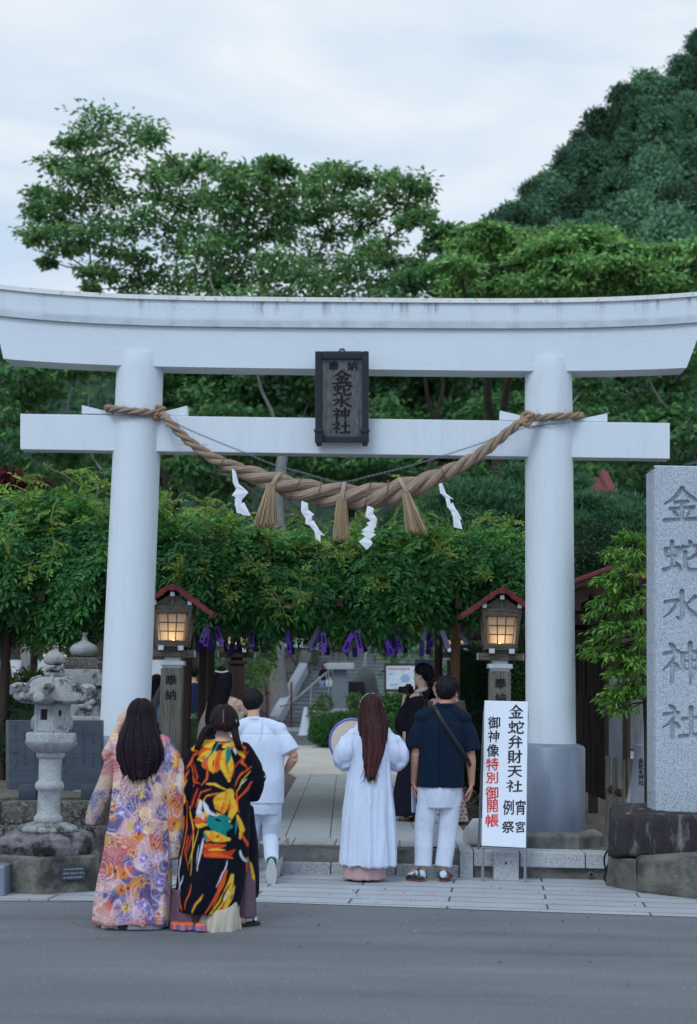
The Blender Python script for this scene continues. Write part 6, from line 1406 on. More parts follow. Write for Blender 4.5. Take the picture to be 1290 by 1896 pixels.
mb = MB(); mb.hexa([(-2.7, 58.2, PZ), (-2.35, 58.2, PZ), (-.82, 69, PZ), (-1.15, 69, PZ), (-2.7, 58.2, PZ + .45), (-2.35, 58.2, PZ + .45), (-.82, 69, TZ + .4), (-1.15, 69, TZ + .4)]); mb.build('stringer', mat('stringer_stone', srgb(160, 165, 172), .8, var=.1), st, bevel=.02, world=True)
M_rail = mat('bright_rail', srgb(196, 200, 206), .25, metal=.8)
for x0, x1, D0, D1 in ((-1.95, -.6, 58.6, 62), (.5, 1.05, 60, 68)):
    mb = MB(); z0_ = PZ + (TZ - PZ) * (D0 - 58.5) / 10.5; z1_ = PZ + (TZ - PZ) * (D1 - 58.5) / 10.5
    mb.tube([(x0 - .4, D0, z0_ + .75), (x0, D0, z0_ + .88), (x1, D1, z1_ + .95), (x1, D1 + .3, z1_ + .95)], .035, 8)
    for f in (0.02, .5, .97): mb.tube([(x0 + (x1 - x0) * f, D0 + (D1 - D0) * f, z0_ + (z1_ - z0_) * f), (x0 + (x1 - x0) * f, D0 + (D1 - D0) * f, z0_ + (z1_ - z0_) * f + .9)], .025, 6)
    mb.build('handrail', M_rail, st, smooth=True, world=True)
def fr(px0, px1, py0, py1, D, dep, m, nm, parent, bevel=.01, amp=0):
    mb = MB(); mb.hexa(R8(px0, px1, py0, py1, D, D + dep)); me = mb.mesh(nm, bevel)
    if amp: displace(me, amp, 3, 3, px0, 3, .2)
    return link(nm, me, m, parent, smooth=bool(amp), world=True)
# stone lantern and boulder on the lawn
gl = thing('garden_lantern', 'tall grey stone lantern with a dark roof standing before the stairway', 'lantern', (at(628, 1300, 47).x, 47, PZ))
GD = 46.6
fr(601, 656, 1312, 1322, GD, .9, M_granite, 'base', gl)
mb = MB()
A = [at(x, y, GD + .2) for x, y in ((610, 1312), (648, 1312), (641, 1240), (617, 1240))]; k = Vector((0, .5, 0)); mb.hexa([A[0], A[1], A[1] + k, A[0] + k, A[3], A[2], A[2] + k, A[3] + k]); mb.build('shaft', mat('shaft_stone', srgb(112, 118, 124), .85, var=.15), gl, world=True, bevel=.02)
fr(604, 656, 1227, 1240, GD, .8, M_granite, 'platform', gl, .03)
for x0, x1 in ((613, 617), (624, 627), (637, 642)): fr(x0, x1, 1203, 1227, GD + .15, .5, M_lowrock, 'corner_stone', gl)
for y0, y1 in ((1200, 1208), (1221, 1227)): fr(613.5, 641.5, y0, y1, GD + .17, .46, M_lowrock, 'frame_course', gl)
mb = MB(); c = at(628, 1203, 47); s_ = m_per_px(47); mb.loft([[(c.x + sx * r * s_, c.y + sy * r * s_ * .8, c.z + z * s_) for sx, sy in ((-1, -1), (1, -1), (1, 1), (-1, 1))] for r, z in ((33, -1), (33, 4), (24, 14), (15, 24), (9, 30))]); mb.build('roof', M_darkrock, gl, bevel=.03, world=True)
bo_ = thing('boulder_monument', 'round-topped dark boulder with a black inscription plate before the stairway', 'monument', (at(676, 1315, 50).x, 50, PZ))
mb = MB(); c = at(674, 1322, 50); mb.ball((c.x, 50.3, PZ), (.58, .34, 2.15), 28, 20); me = mb.mesh('boulder'); displace(me, .06, 2.5); link('boulder', me, mat('boulder_stone', srgb(78, 82, 82), .9, var=.25, vscale=3), bo_, smooth=True, world=True)
fr(645, 674, 1262, 1316, 49.88, .1, mat('black_plate', srgb(24, 26, 32), .3), 'inscription_plate', bo_)
# notice map on posts
mp_ = thing('map_board', 'white map notice in a dark frame beside the stairway', 'notice board', (at(742, 1300, 44).x, 44, PZ))
fr(711, 772, 1228, 1280, 44.05, .06, M_wood_dark, 'frame', mp_); fr(715, 770, 1233, 1276, 44.03, .015, mat('map_paper', srgb(206, 210, 214), .6, var=.08, vscale=2, c2=srgb(178, 196, 214), c2scale=2.5), 'sheet', mp_, 0)
for nm, m_, L_ in (('red_heading', mat('map_red', srgb(196, 110, 110), .6), [(718 + 5.2 * k, 721.4 + 5.2 * k, 1236.5, 1240.5) for k in range(8)]), ('blue_drawing', mat('map_blue', srgb(140, 170, 206), .6), [(719, 728, 1246, 1249), (744, 756, 1249, 1253), (741, 759, 1253, 1258), (743, 757, 1258, 1263), (722, 736, 1266, 1269)])):
    mb = MB()
    for a, b, c_, d in L_: mb.add([at(x, y, 44.025) for x, y in ((a, d), (b, d), (b, c_), (a, c_))], [(0, 1, 2, 3)])
    mb.build(nm, m_, mp_, world=True)
for px in (714, 769): p = at(px, 1300, 44.1); mb = MB(); mb.box((p.x, p.y, .9), (.07, .07, 1.5)); mb.build('leg', M_wood_dark, mp_, world=True)
sgn = thing('dark_sign', 'dark blue upright sign board under the right side of the pergola', 'sign', (at(783, 1300, 30).x, 30, PZ))
fr(768, 803, 1221, 1300, 30, .06, mat('navy_sign', srgb(34, 34, 54), .5), 'board', sgn); fr(770, 773, 1298, 1390, 30.01, .04, M_wood_dark, 'leg', sgn, 0); fr(798, 801, 1298, 1390, 30.01, .04, M_wood_dark, 'leg', sgn, 0)
# lawn bushes and small shrubs
GB, GL_ = (.022, .085, .020), (.070, .200, .042)
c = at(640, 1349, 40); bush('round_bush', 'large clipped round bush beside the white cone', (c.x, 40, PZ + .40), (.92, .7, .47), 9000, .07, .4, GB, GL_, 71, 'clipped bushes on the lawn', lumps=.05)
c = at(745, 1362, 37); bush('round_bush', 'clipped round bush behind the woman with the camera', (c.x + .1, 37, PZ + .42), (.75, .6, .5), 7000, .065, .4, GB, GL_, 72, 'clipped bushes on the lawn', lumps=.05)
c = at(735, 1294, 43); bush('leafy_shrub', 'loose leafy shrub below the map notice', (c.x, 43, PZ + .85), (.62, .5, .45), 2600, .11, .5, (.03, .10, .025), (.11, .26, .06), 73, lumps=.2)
for px, py, D, r, lab in ((602, 1302, 46, .2, 'small pale green shrub left of the garden lantern'), (656, 1300, 46.3, .2, 'small pale green shrub right of the garden lantern'), (588, 1322, 49, .25, 'low scrubby plant behind the white cone'), (477, 1250, 45, .42, 'light green sapling left of the big trunk')):
    c = at(px, py, D); bush('small_shrub', lab, (c.x, D, c.z), (r, r * .8, r * 1.1), 420, .09, .42, (.05, .12, .035), (.16, .30, .08), 80 + px, lumps=.3, core=False)
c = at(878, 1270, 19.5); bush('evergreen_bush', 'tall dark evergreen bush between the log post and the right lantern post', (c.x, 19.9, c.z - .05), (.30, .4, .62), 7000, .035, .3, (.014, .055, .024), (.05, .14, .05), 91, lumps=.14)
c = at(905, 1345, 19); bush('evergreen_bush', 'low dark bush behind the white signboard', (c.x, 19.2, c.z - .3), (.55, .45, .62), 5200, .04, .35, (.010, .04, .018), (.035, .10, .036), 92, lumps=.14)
c = at(958, 1265, 18.2); bush('evergreen_bush', 'bright small-leaved bush between the right lantern post and pillar', (c.x + .04, 18.4, c.z), (.20, .3, .42), 2600, .045, .45, (.03, .11, .03), (.10, .26, .06), 93, lumps=.15)
c = at(70, 1302, 19); bush('nandina_bush', 'green bush with orange tips behind the stone lantern', (c.x, 19, c.z), (.42, .4, .34), 2200, .07, .4, (.06, .14, .03), (.20, .30, .06), 94, lumps=.25)
c = at(80, 1262, 19.1); rs = np.random.RandomState(95); t = thing('nandina_tips', 'spray of orange new leaves above the green bush behind the stone lantern', 'plant', (c.x, 19.1, c.z)); n = 160; P = np.array(c) + rs.randn(n, 3) * np.array([.22, .15, .06]); link('leaves', leaf_mesh('leaves', P, rs.randn(n, 3) + np.array([0, 0, .6]), rs.randn(n, 3) + np.array([0, -.3, 1]), .065, .026, leaf_colors(n, rs, (.30, .10, .03), (.42, .22, .06))), M_leaf, t, world=True)
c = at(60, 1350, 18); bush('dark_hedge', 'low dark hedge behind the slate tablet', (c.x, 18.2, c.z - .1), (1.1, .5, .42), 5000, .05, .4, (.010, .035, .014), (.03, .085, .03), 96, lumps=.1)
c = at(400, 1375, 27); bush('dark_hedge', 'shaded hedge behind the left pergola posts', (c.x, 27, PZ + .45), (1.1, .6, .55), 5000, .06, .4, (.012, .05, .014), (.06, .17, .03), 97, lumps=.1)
for px, py, D, r, lab in ((440, 1195, 55, 1.3, 'light green young tree behind the left lantern under the pergola'), (150, 1225, 48, 1.2, 'light green tree behind the bowl-topped stone lantern'), (830, 1210, 48, 1.6, 'green tree beyond the stairway at the right of the pergola')):
    c = at(px, py, D); bush('garden_tree', lab, (c.x, D, c.z), (r, r, r * 1.1), 2200, .2, .5, (.04, .12, .03), (.15, .30, .07), 200 + px, lumps=.25, core=False, cat='tree')
    mb = MB(); mb.tube([(c.x, D, PZ), (c.x + .05, D, c.z * .6), (c.x, D, c.z)], [.07, .06, .03], 8); mb.build('trunk', M_bark, [o for o in bpy.data.objects if o.get('label') == lab][0], smooth=True, world=True)
# cone, striped bar, floodlight, red posts
b = at(565, 1350, 50.5); cn = thing('white_cone', 'white traffic cone left of the clipped round bush', 'cone', (b.x, 50.5, PZ)); mb = MB(); mb.lathe([(.20, .03), (.06, .82), (.05, .86), (.02, .87)], seg=24); mb.build('cone_body', mat('white_plastic', srgb(218, 222, 230), .5), cn, smooth=True, split=50); mb = MB(); mb.box((0, 0, .015), (.46, .46, .03)); mb.build('foot_plate', MATS['white_plastic'], cn)
bar = thing('striped_bar', 'yellow and white striped barrier bar running right from the white cone', 'barrier', b + Vector((.1, 0, .6)))
for k in range(12):
    p0 = Vector((b.x + .08 + k * .2, 50.4, PZ + .74 - .006 * k)); mb = MB(); mb.tube([p0, p0 + Vector((.2, 0, -.006))], .022, 8); mb.build('yellow_band' if k % 2 else 'white_band', mat('barrier_yellow', srgb(196, 150, 60), .5) if k % 2 else MATS['white_plastic'], bar, world=True)
c = at(507, 1338, 52); fl = thing('floodlight', 'small black floodlight on the ground before the big trunk', 'lamp', (c.x, 52, PZ)); mb = MB(); mb.box((0, 0, .26), (.40, .16, .30), Matrix.Rotation(R(-20), 3, 'X')); mb.build('housing', M_black, fl, bevel=.02); mb = MB(); mb.box((0, .03, .05), (.3, .2, .06)); mb.build('bracket', M_black, fl, bevel=.01)
M_vermilion = mat('vermilion', srgb(118, 30, 40), .5, var=.1)
for px, y0, y1, D, lab in ((494, 1246, 1300, 58, 'red painted railing post left of the big trunk'), (539, 1262, 1310, 58, 'red painted railing post right of the big trunk')):
    mb = MB(); mb.hexa(R8(px - 1.7, px + 1.7, y0, y1 + 40, D, D + .14)); 
    if px < 500: mb.hexa(R8(484, 491.2, 1248, 1252, D + .02, D + .1)); mb.hexa(R8(484, 491.2, 1276, 1280, D + .02, D + .1))
    tag(mb.build('red_post', M_vermilion, bevel=.01), lab, 'post')
# shrine hall far left, under the pergola
hall = thing('shrine_hall', 'low dark timber hall with lit paper windows far behind at the left', 'building', (at(80, 1280, 44).x, 44, PZ))
fr(-160, 330, 1150, 1290, 44, 6, M_wood_dark, 'wall', hall, 0); fr(-160, 330, 1222, 1262, 43.9, .1, mat('white_plaster', srgb(190, 192, 194), .8, var=.1), 'white_dado', hall, 0); fr(-160, 330, 1262, 1325, 43.85, .2, M_slate, 'footing', hall, 0)
M_shoji = bpy.data.materials.new('lit_shoji'); M_shoji.use_nodes = True; _p = M_shoji.node_tree.nodes['Principled BSDF']; _p.inputs['Base Color'].default_value = (.7, .6, .5, 1); _p.inputs['Emission Color'].default_value = (1, .72, .46, 1); _p.inputs['Emission Strength'].default_value = .32
for x0, x1 in ((38, 56), (80, 100), (104, 122), (-40, -10), (205, 230), (300, 322)):
    w2 = fr(x0, x1, 1172, 1216, 43.93, .05, M_shoji, 'window', hall, 0)
    mb = MB()
    for q in range(1, 4): mb.hexa(R8(x0 + (x1 - x0) * q / 4 - .5, x0 + (x1 - x0) * q / 4 + .5, 1172, 1216, 43.90, 43.925))
    for q in range(1, 4): mb.hexa(R8(x0, x1, 1172 + 11 * q - .5, 1172 + 11 * q + .5, 43.895, 43.92))
    l_ = mb.mesh('lattice'); l_.transform(Matrix.Translation(-Vector(hall.location))); link('lattice', l_, M_wood_dark, w2)
for px, D, z in ((463, 44, 1202), (475, 44.5, 1210)):
    pass
# red-roofed building half hidden by the pines
rb_ = thing('red_roof_house', 'building with a dull red tiled roof half hidden behind the right pine', 'building', (at(1140, 1280, 36).x, 36, PZ))
mb = MB(); A = [at(1040, 955, 35), at(1170, 950, 35)]; mb.hexa([A[0], A[1], A[1] + Vector((0, 7, 0)), A[0] + Vector((0, 7, 0)), at(1085, 884, 37.4), at(1122, 884, 37.4), at(1122, 884, 37.4) + Vector((0, 2, 0)), at(1085, 884, 37.4) + Vector((0, 2, 0))])
mb.build('roof', mat('red_tiles', srgb(112, 54, 58), .7, var=.15, vscale=6, stretch=(6, 1, 1)), rb_, bevel=.05, world=True)
mb = MB(); r0, r1 = at(1118, 878, 37.3), at(1160, 948, 35.0); mb.tube([r0, r0.lerp(r1, .5) + Vector((0, 0, -.12)), r1], .11, 8); mb.build('hip_ridge', MATS['red_tiles'], rb_, world=True)
fr(1092, 1205, 950, 1260, 35.6, 5, M_wood_dark, 'wall', rb_, 0)
# bags on the ground
b = at(878, 1560, 15.2); tg_ = thing('tote_bag', 'pale cloth tote bag slumped behind the white signboard', 'bag', (at(884, 1555, 15.0).x, 15.0, PZ))
mb = MB(); mb.loft([[(.105 * math.cos(a) * k_, .06 * math.sin(a) * k_, z) for a in np.linspace(0, 2 * math.pi, 20, endpoint=False)] for z, k_ in ((.0, .95), (.05, 1.1), (.14, 1.0), (.20, .72), (.235, .4))]); me = mb.mesh('bag_body'); displace(me, .012, 14, 3, 2, 1); link('bag_body', me, mat('canvas', srgb(196, 194, 196), .9, var=.08, vscale=20), tg_, smooth=True)
mb = MB(); mb.tube([(-.09, -.055, .17), (-.125, -.06, .12), (-.13, -.065, .06), (-.10, -.07, .03)], [.014] * 4, 6, True, .5); mb.build('handle', MATS['canvas'], tg_, smooth=True)
b = at(808, 1568, 14.9); pb = thing('shopping_bag', 'pale printed shopping bag standing on the path behind the navy-shirted man', 'bag', (at(806, 1560, 14.75).x, 14.75, PZ + .004))
mb = MB(); mb.hexa([(-.13, -.06, 0), (.13, -.06, 0), (.13, .06, 0), (-.13, .06, 0), (-.12, -.012, .27), (.12, -.012, .27), (.12, .012, .27), (-.12, .012, .27)]); me = mb.mesh('bag_body', .01); displace(me, .008, 12, 3, 5, 3, .06)
link('bag_body', me, mat('printed_bag', srgb(198, 204, 210), .6, var=.05, c2=srgb(128, 140, 146), c2scale=16, c2lo=.55, c2hi=.6), pb, smooth=True); mb = MB(); mb.tube([(-.06, 0, .265), (-.05, 0, .33), (.05, 0, .33), (.06, 0, .265)], .006, 6); mb.build('handle', MATS['canvas'], pb, smooth=True)
# ------------------------------------------------------------------ people
def remeshed(mb, name, voxel, smooth=3, factor=.5):
    me = bpy.data.meshes.new(name); me.from_pydata([tuple(p) for p in mb.v], [], mb.f)
    bm = bmesh.new(); bm.from_mesh(me); bmesh.ops.recalc_face_normals(bm, faces=bm.faces[:]); bm.to_mesh(me); bm.free()
    o = bpy.data.objects.new('tmp', me); COL.objects.link(o); r = o.modifiers.new('r', 'REMESH'); r.mode = 'VOXEL'; r.voxel_size = voxel
    s_ = o.modifiers.new('s', 'SMOOTH'); s_.factor = factor; s_.iterations = smooth
    bpy.context.view_layer.update(); out_ = bpy.data.meshes.new_from_object(o.evaluated_get(bpy.context.evaluated_depsgraph_get())); out_.name = name
    bpy.data.objects.remove(o); bpy.data.meshes.remove(me); return out_
SKIN = np.array(srgb(206, 164, 142)); M_skin = attr_mat('skin', .5, spec=.3)
M_fabric = attr_mat('woven_cloth', .85, bump=.004, bscale=30, stretch=(1, 1, .22), spec=.12, sheen=.02)
M_hair = attr_mat('hair', .6, spec=.12)
M_sheer = attr_mat('sheer_cloth', .8, spec=.15, trans=.3)
def V3(*a): return Vector(a)
def hand(mb, wrist, d, n, side, curl=.5, s=1.0, thumb=.5):
    """palm, four fingers of different length bent by CURL towards the palm side N, and a thumb from the side of the palm"""
    d, n = d.normalized(), n.normalized(); w = d.cross(n).normalized() * side
    c = wrist + d * .045 * s
    rot = Matrix((w, n, d)).transposed()
    mb.ball(c, (.038 * s, .015 * s, .050 * s), 12, 8, rot)
    for k, (off, ln) in enumerate(((.028, .070), (.010, .080), (-.009, .074), (-.027, .058))):
        p = wrist + d * (.085 - .004 * abs(k - 1)) * s + w * off * s; pts = [p - d * .02 * s]; ang = 0; dirn = d
        for j in range(3):
            ang += curl * (.55 + .12 * k); dirn = (d * math.cos(ang) + n * math.sin(ang)).normalized(); p = p + dirn * ln * s * (.42, .32, .26)[j]; pts.append(p)
        mb.tube(pts, [.0092 * s, .0088 * s, .008 * s, .0068 * s], 8)
    p = wrist + d * .025 * s + w * .030 * s; t1 = (d * .75 + w * .65 + n * thumb).normalized(); t2 = (d * .9 + w * .15 + n * thumb).normalized()
    mb.tube([p, p + t1 * .035 * s, p + t1 * .035 * s + t2 * .03 * s, p + t1 * .035 * s + t2 * .052 * s], [.012 * s, .011 * s, .0098 * s, .008 * s], 8)
def body(parent, H, J, yaw=0.0, pitch=0.0, voxel=.006, male=False, hands=True, skin=SKIN, feet=True, legs=True, face=True, trunk=.90):
    """one continuous figure: trunk, neck, head with its features, tapering limbs, hands with five fingers; J overrides joints (metres, local)"""
    s = H / 1.70; sw = .185 if male else .165
    D0 = dict(neck=V3(0, .0, 1.45) * s, head=V3(0, .02, 1.588) * s, shL=V3(-sw, 0, 1.385) * s, shR=V3(sw, 0, 1.385) * s, elL=V3(-sw - .05, -.02, 1.10) * s, elR=V3(sw + .05, -.02, 1.10) * s, wrL=V3(-sw - .05, .05, .87) * s, wrR=V3(sw + .05, .05, .87) * s,
              hipL=V3(-.088, 0, .90) * s, hipR=V3(.088, 0, .90) * s, knL=V3(-.095, .02, .49) * s, knR=V3(.095, .02, .49) * s, anL=V3(-.09, -.01, .085) * s, anR=V3(.09, -.01, .085) * s, toL=V3(-.105, .16, .03) * s, toR=V3(.105, .16, .03) * s,
              hdL=V3(0, .1, -1), hdR=V3(0, .1, -1), pnL=V3(1, .1, 0), pnR=V3(-1, .1, 0), curlL=.45, curlR=.45, lean=V3(0, 0, 0))
    D0.update(J)
    if 'hipL' not in J and 'neck' in J:
        for q in ('hipL', 'hipR', 'knL', 'knR'):
            if q not in J: D0[q] = D0[q] + V3(J['neck'].x * .6, 0, 0)
    J = D0; mb = MB(); g = 1.08 if male else 1.0
    rings = []
    for z, rx, ry, cy in ((.84, .10, .09, 0), (.90, .155, .112, -.005), (.97, .165, .118, -.01), (1.08, .132 * g, .10, 0), (1.22, .148 * g, .112, .0), (1.32, .165 * g, .108, -.005), (1.385, .150 * g, .085, -.005), (1.43, .085, .062, -.005), (1.46, .055, .052, .0)):
        f = min(1, max(0, (z - .9) / .52)); hm = (J['hipL'] + J['hipR']) / 2; cx0 = hm.x + (J['neck'].x - hm.x) * f; cy0 = hm.y + (J['neck'].y - hm.y) * f; zz0 = hm.z + (z - .90) / .55 * (J['neck'].z - hm.z); rings.append([(rx * s * trunk * math.cos(a) + cx0, ry * s * trunk * math.sin(a) + cy * s + cy0, zz0) for a in np.linspace(0, 2 * math.pi, 28, endpoint=False)])
    mb.loft(rings)
    nk, hd = J['neck'], J['head']
    mb.tube([nk - V3(0, 0, .05 * s), nk.lerp(hd, .35), hd + V3(0, -.01 * s, -.03 * s)], [.058 * s * g, .050 * s * g, .052 * s * g], 14)
    rot = Matrix.Rotation(yaw, 3, 'Z') @ Matrix.Rotation(pitch, 3, 'X')
    def hb(c, r, q=None): mb.ball(hd + rot @ (V3(*c) * s), tuple(x * s for x in r), 18, 12, rot if q is None else rot @ q)
    hb((0, -.008, .022), (.075, .094, .098)); hb((0, .030, -.045), (.060, .066, .068)); hb((0, .062, -.088), (.030, .026, .024)); hb((0, .076, .028), (.055, .018, .016))
    hb((0, .100, -.022), (.013, .017, .014)); hb((0, .094, .004), (.009, .014, .024)); hb((0, .084, -.060), (.023, .013, .010)); hb((0, .078, -.046), (.03, .02, .02))
    for e in (-1, 1): hb((e * .075, -.008, -.008), (.010, .021, .031), Matrix.Rotation(.25 * e, 3, 'Z')); hb((e * .040, .068, -.022), (.024, .022, .022))
    for S_, sg in (('L', -1), ('R', 1)):
        sh, el, wr = J['sh' + S_], J['el' + S_], J['wr' + S_]; ch = J['neck'] + V3(sg * .05 * s, 0, -.07 * s)
        mb.tube([ch, sh.lerp(ch, .35), sh], [.06 * s, .054 * s * g, .048 * s * g], 12); mb.tube([sh, sh.lerp(el, .35), sh.lerp(el, .75), el], [.052 * s * g, .048 * s * g, .040 * s * g, .036 * s * g], 14)
        mb.tube([el, el.lerp(wr, .28), el.lerp(wr, .7), wr], [.037 * s * g, .040 * s * g, .031 * s * g, .025 * s * g], 14); mb.tube([wr, wr + J['hd' + S_].normalized() * .03 * s], [.025 * s * g, .024 * s * g], 10)
        if hands: hand(mb, wr + J['hd' + S_].normalized() * .012 * s, J['hd' + S_], J['pn' + S_], 1 if S_ == 'L' else -1, J['curl' + S_], s * (1.06 if male else .95))
        if legs:
            hp, kn, an, to = J['hip' + S_], J['kn' + S_], J['an' + S_], J['to' + S_]
            mb.tube([hp + V3(0, 0, .06 * s), hp.lerp(kn, .2), hp.lerp(kn, .7), kn], [.085 * s, .082 * s, .060 * s, .052 * s], 16); mb.tube([kn, kn.lerp(an, .3) + V3(0, -.012, 0), kn.lerp(an, .75), an], [.052 * s, .056 * s, .038 * s, .036 * s], 16)
            if feet:
                fw = (to - an); fw.z = 0 if abs(fw.z) < .1 else fw.z; heel = an + V3(0, -.045 * s, -.045 * s) if abs(to.z - an.z) < .1 else an - fw.normalized() * .03 * s
                mb.tube([heel, an.lerp(to, .3) + V3(0, 0, -.015 * s), an.lerp(to, .75), to], [.034 * s, .042 * s, .040 * s, .024 * s], 12, True, .85)
    me = remeshed(mb, 'body', voxel, 3)
    P = verts(me); C = np.tile(np.array(skin), (len(P), 1)) * (1 + .08 * (fbm(P, 18, 2) - .5))[:, None]
    Q = (P - np.array(hd)) @ np.array(rot) / s
    if face:
        for e in (-1, 1):
            m_ = np.hypot((Q[:, 0] - e * .032) / .017, (Q[:, 2] - .008) / .007); C[(m_ < 1) & (Q[:, 1] > .05)] = (.02, .015, .015)
            m_ = np.hypot((Q[:, 0] - e * .033) / .024, (Q[:, 2] - .034) / .006); C[(m_ < 1) & (Q[:, 1] > .05)] = (.03, .02, .018)
        m_ = np.hypot(Q[:, 0] / .026, (Q[:, 2] + .060) / .011); C[(m_ < 1) & (Q[:, 1] > .06)] = srgb(176, 92, 88)
    setcol(me, C); link('body', me, M_skin, parent, smooth=True)
    return J
def strands(theta, t, seed):
    q = np.stack([theta * 20 + seed, t * 1.6, np.zeros_like(t)], -1); return .5 * vnoise(q) + .3 * vnoise(q * np.array([3.1, 1.2, 1]), 1, 5) + .2 * vnoise(q * np.array([8, 1.5, 1]), 1, 9)
def long_hair(parent, hc, hr, path, A0, A1, col, seed, rag=.12, amp=.010, name='hair', wisps=60, part=False, nth=220, nt=150, grey=None):
    """hair that follows the skull and falls in strands; path: (z, cx, cy, rx, ry) from the ears down; A: half-angle round the back"""
    rs = np.random.RandomState(seed); rows = []
    nc = 40
    for k in range(nc):
        ph = (k / (nc - 1)) * math.pi / 2; rows.append((hc.z + hr[2] * math.cos(ph), hc.x, hc.y, max(hr[0] * math.sin(ph), .002), max(hr[1] * math.sin(ph), .002), math.pi if ph < .9 else math.pi + (A0 - math.pi) * min(1, (ph - .9) / .5)))
    zs = [hc.z] + [p[0] for p in path]; cols = [[hc.x] + [p[1] for p in path], [hc.y] + [p[2] for p in path], [hr[0]] + [p[3] for p in path], [hr[1]] + [p[4] for p in path]]
    n2 = nt - nc
    for k in range(1, n2 + 1):
        z = zs[0] + (zs[-1] - zs[0]) * k / n2; v = [np.interp(-z, [-q for q in zs], c) for c in cols]; f = k / n2; rows.append((z, *v, A0 + (A1 - A0) * f))
    Rw = np.array(rows)
    kr = np.hanning(23); kr /= kr.sum()
    for c_ in (3, 4):
        e = np.pad(Rw[:, c_], 11, mode='edge'); sm_ = np.convolve(e, kr, 'valid'); wgt = sstep(14, 40, np.arange(len(sm_)).astype(float)); Rw[:, c_] = Rw[:, c_] * (1 - wgt) + sm_ * wgt
    th = np.linspace(-1, 1, nth)[None, :] * Rw[:, 5][:, None]; tt = np.tile(np.linspace(0, 1, nt)[:, None], (1, nth))
    st = strands(th, tt, seed * 3.3); fall = sstep(.2, 1.0, tt)
    cut = 1 - rag * (vnoise(np.stack([th * 7, th * 0 + seed, th * 0], -1)) * .7 + .3 * vnoise(np.stack([th * 31, th * 0 + seed, th * 0], -1))) - rag * .9 * np.abs(th / max(A1, .1)) ** 2 * .6
    z0 = hc.z; Z = np.tile(Rw[:, 0][:, None], (1, nth)); below = Z < z0; Z = np.where(below, z0 + (Z - z0) * cut, Z)
    off = amp * (st - .5) * (.5 + 2.2 * fall) + .006 * np.sin(th * 3 + seed) * fall
    X = Rw[:, 1][:, None] + (Rw[:, 3][:, None] + off) * np.sin(th) + .012 * fall * (vnoise(np.stack([tt * 3, th * 2, th * 0 + seed], -1)) - .5); Y = Rw[:, 2][:, None] - (Rw[:, 4][:, None] + off * 1.4) * np.cos(th)
    if part: Z = Z - .010 * np.exp(-(X - hc.x) ** 2 / .00009) * sstep(.32, .1, tt)
    P = np.stack([X, Y, Z], -1).reshape(-1, 3); idx = np.arange(nt * nth).reshape(nt, nth)
    F = np.stack([idx[:-1, :-1], idx[:-1, 1:], idx[1:, 1:], idx[1:, :-1]], -1).reshape(-1, 4); me = fastmesh(name, P, F)
    stc = sstep(.25, .75, st); c = np.array(col)[None, :] * (.18 + 1.15 * stc.reshape(-1, 1)) * (1 + .5 * fall.reshape(-1, 1))
    if grey is not None: c = np.where((np.abs(P[:, 0] - hc.x) < .0045)[:, None] & (tt.reshape(-1, 1) < .52), np.array(grey)[None, :], c)
    setcol(me, c); o = link(name, me, M_hair, parent, smooth=True); m_ = o.modifiers.new('thickness', 'SOLIDIFY'); m_.thickness = .014; m_.offset = -1
    mb = MB(); mc = []
    for k in range(wisps):
        j = rs.randint(2, nth - 2) if k % 2 else (rs.randint(2, nth // 5) if rs.rand() < .5 else rs.randint(nth - nth // 5, nth - 2)); i0 = rs.randint(int(nt * .32), int(nt * .85)); G_ = P.reshape(nt, nth, 3); pts = [Vector(G_[i, j]) + Vector((0, -.003, 0)) for i in range(i0, nt, max(1, (nt - i0) // 6))]
        d = Vector((rs.randn() * .014, -abs(rs.randn()) * .006, -.03 * rs.rand())); pts = [p + d * (q / len(pts)) ** 1.5 for q, p in enumerate(pts)] + [pts[-1] + d * 1.6 + Vector((0, 0, -.03 * rs.rand()))]
        n0 = len(mb.v); mb.tube(pts, [.0030] * (len(pts) - 1) + [.0008], 4, False); mc += [np.array(col) * (.6 + .8 * rs.rand())] * (len(mb.v) - n0)
    if wisps:
        me = bpy.data.meshes.new('loose_strands'); me.from_pydata([tuple(p) for p in mb.v], [], mb.f); setcol(me, np.array(mc)); link('loose_strands', me, M_hair, o)
    return o
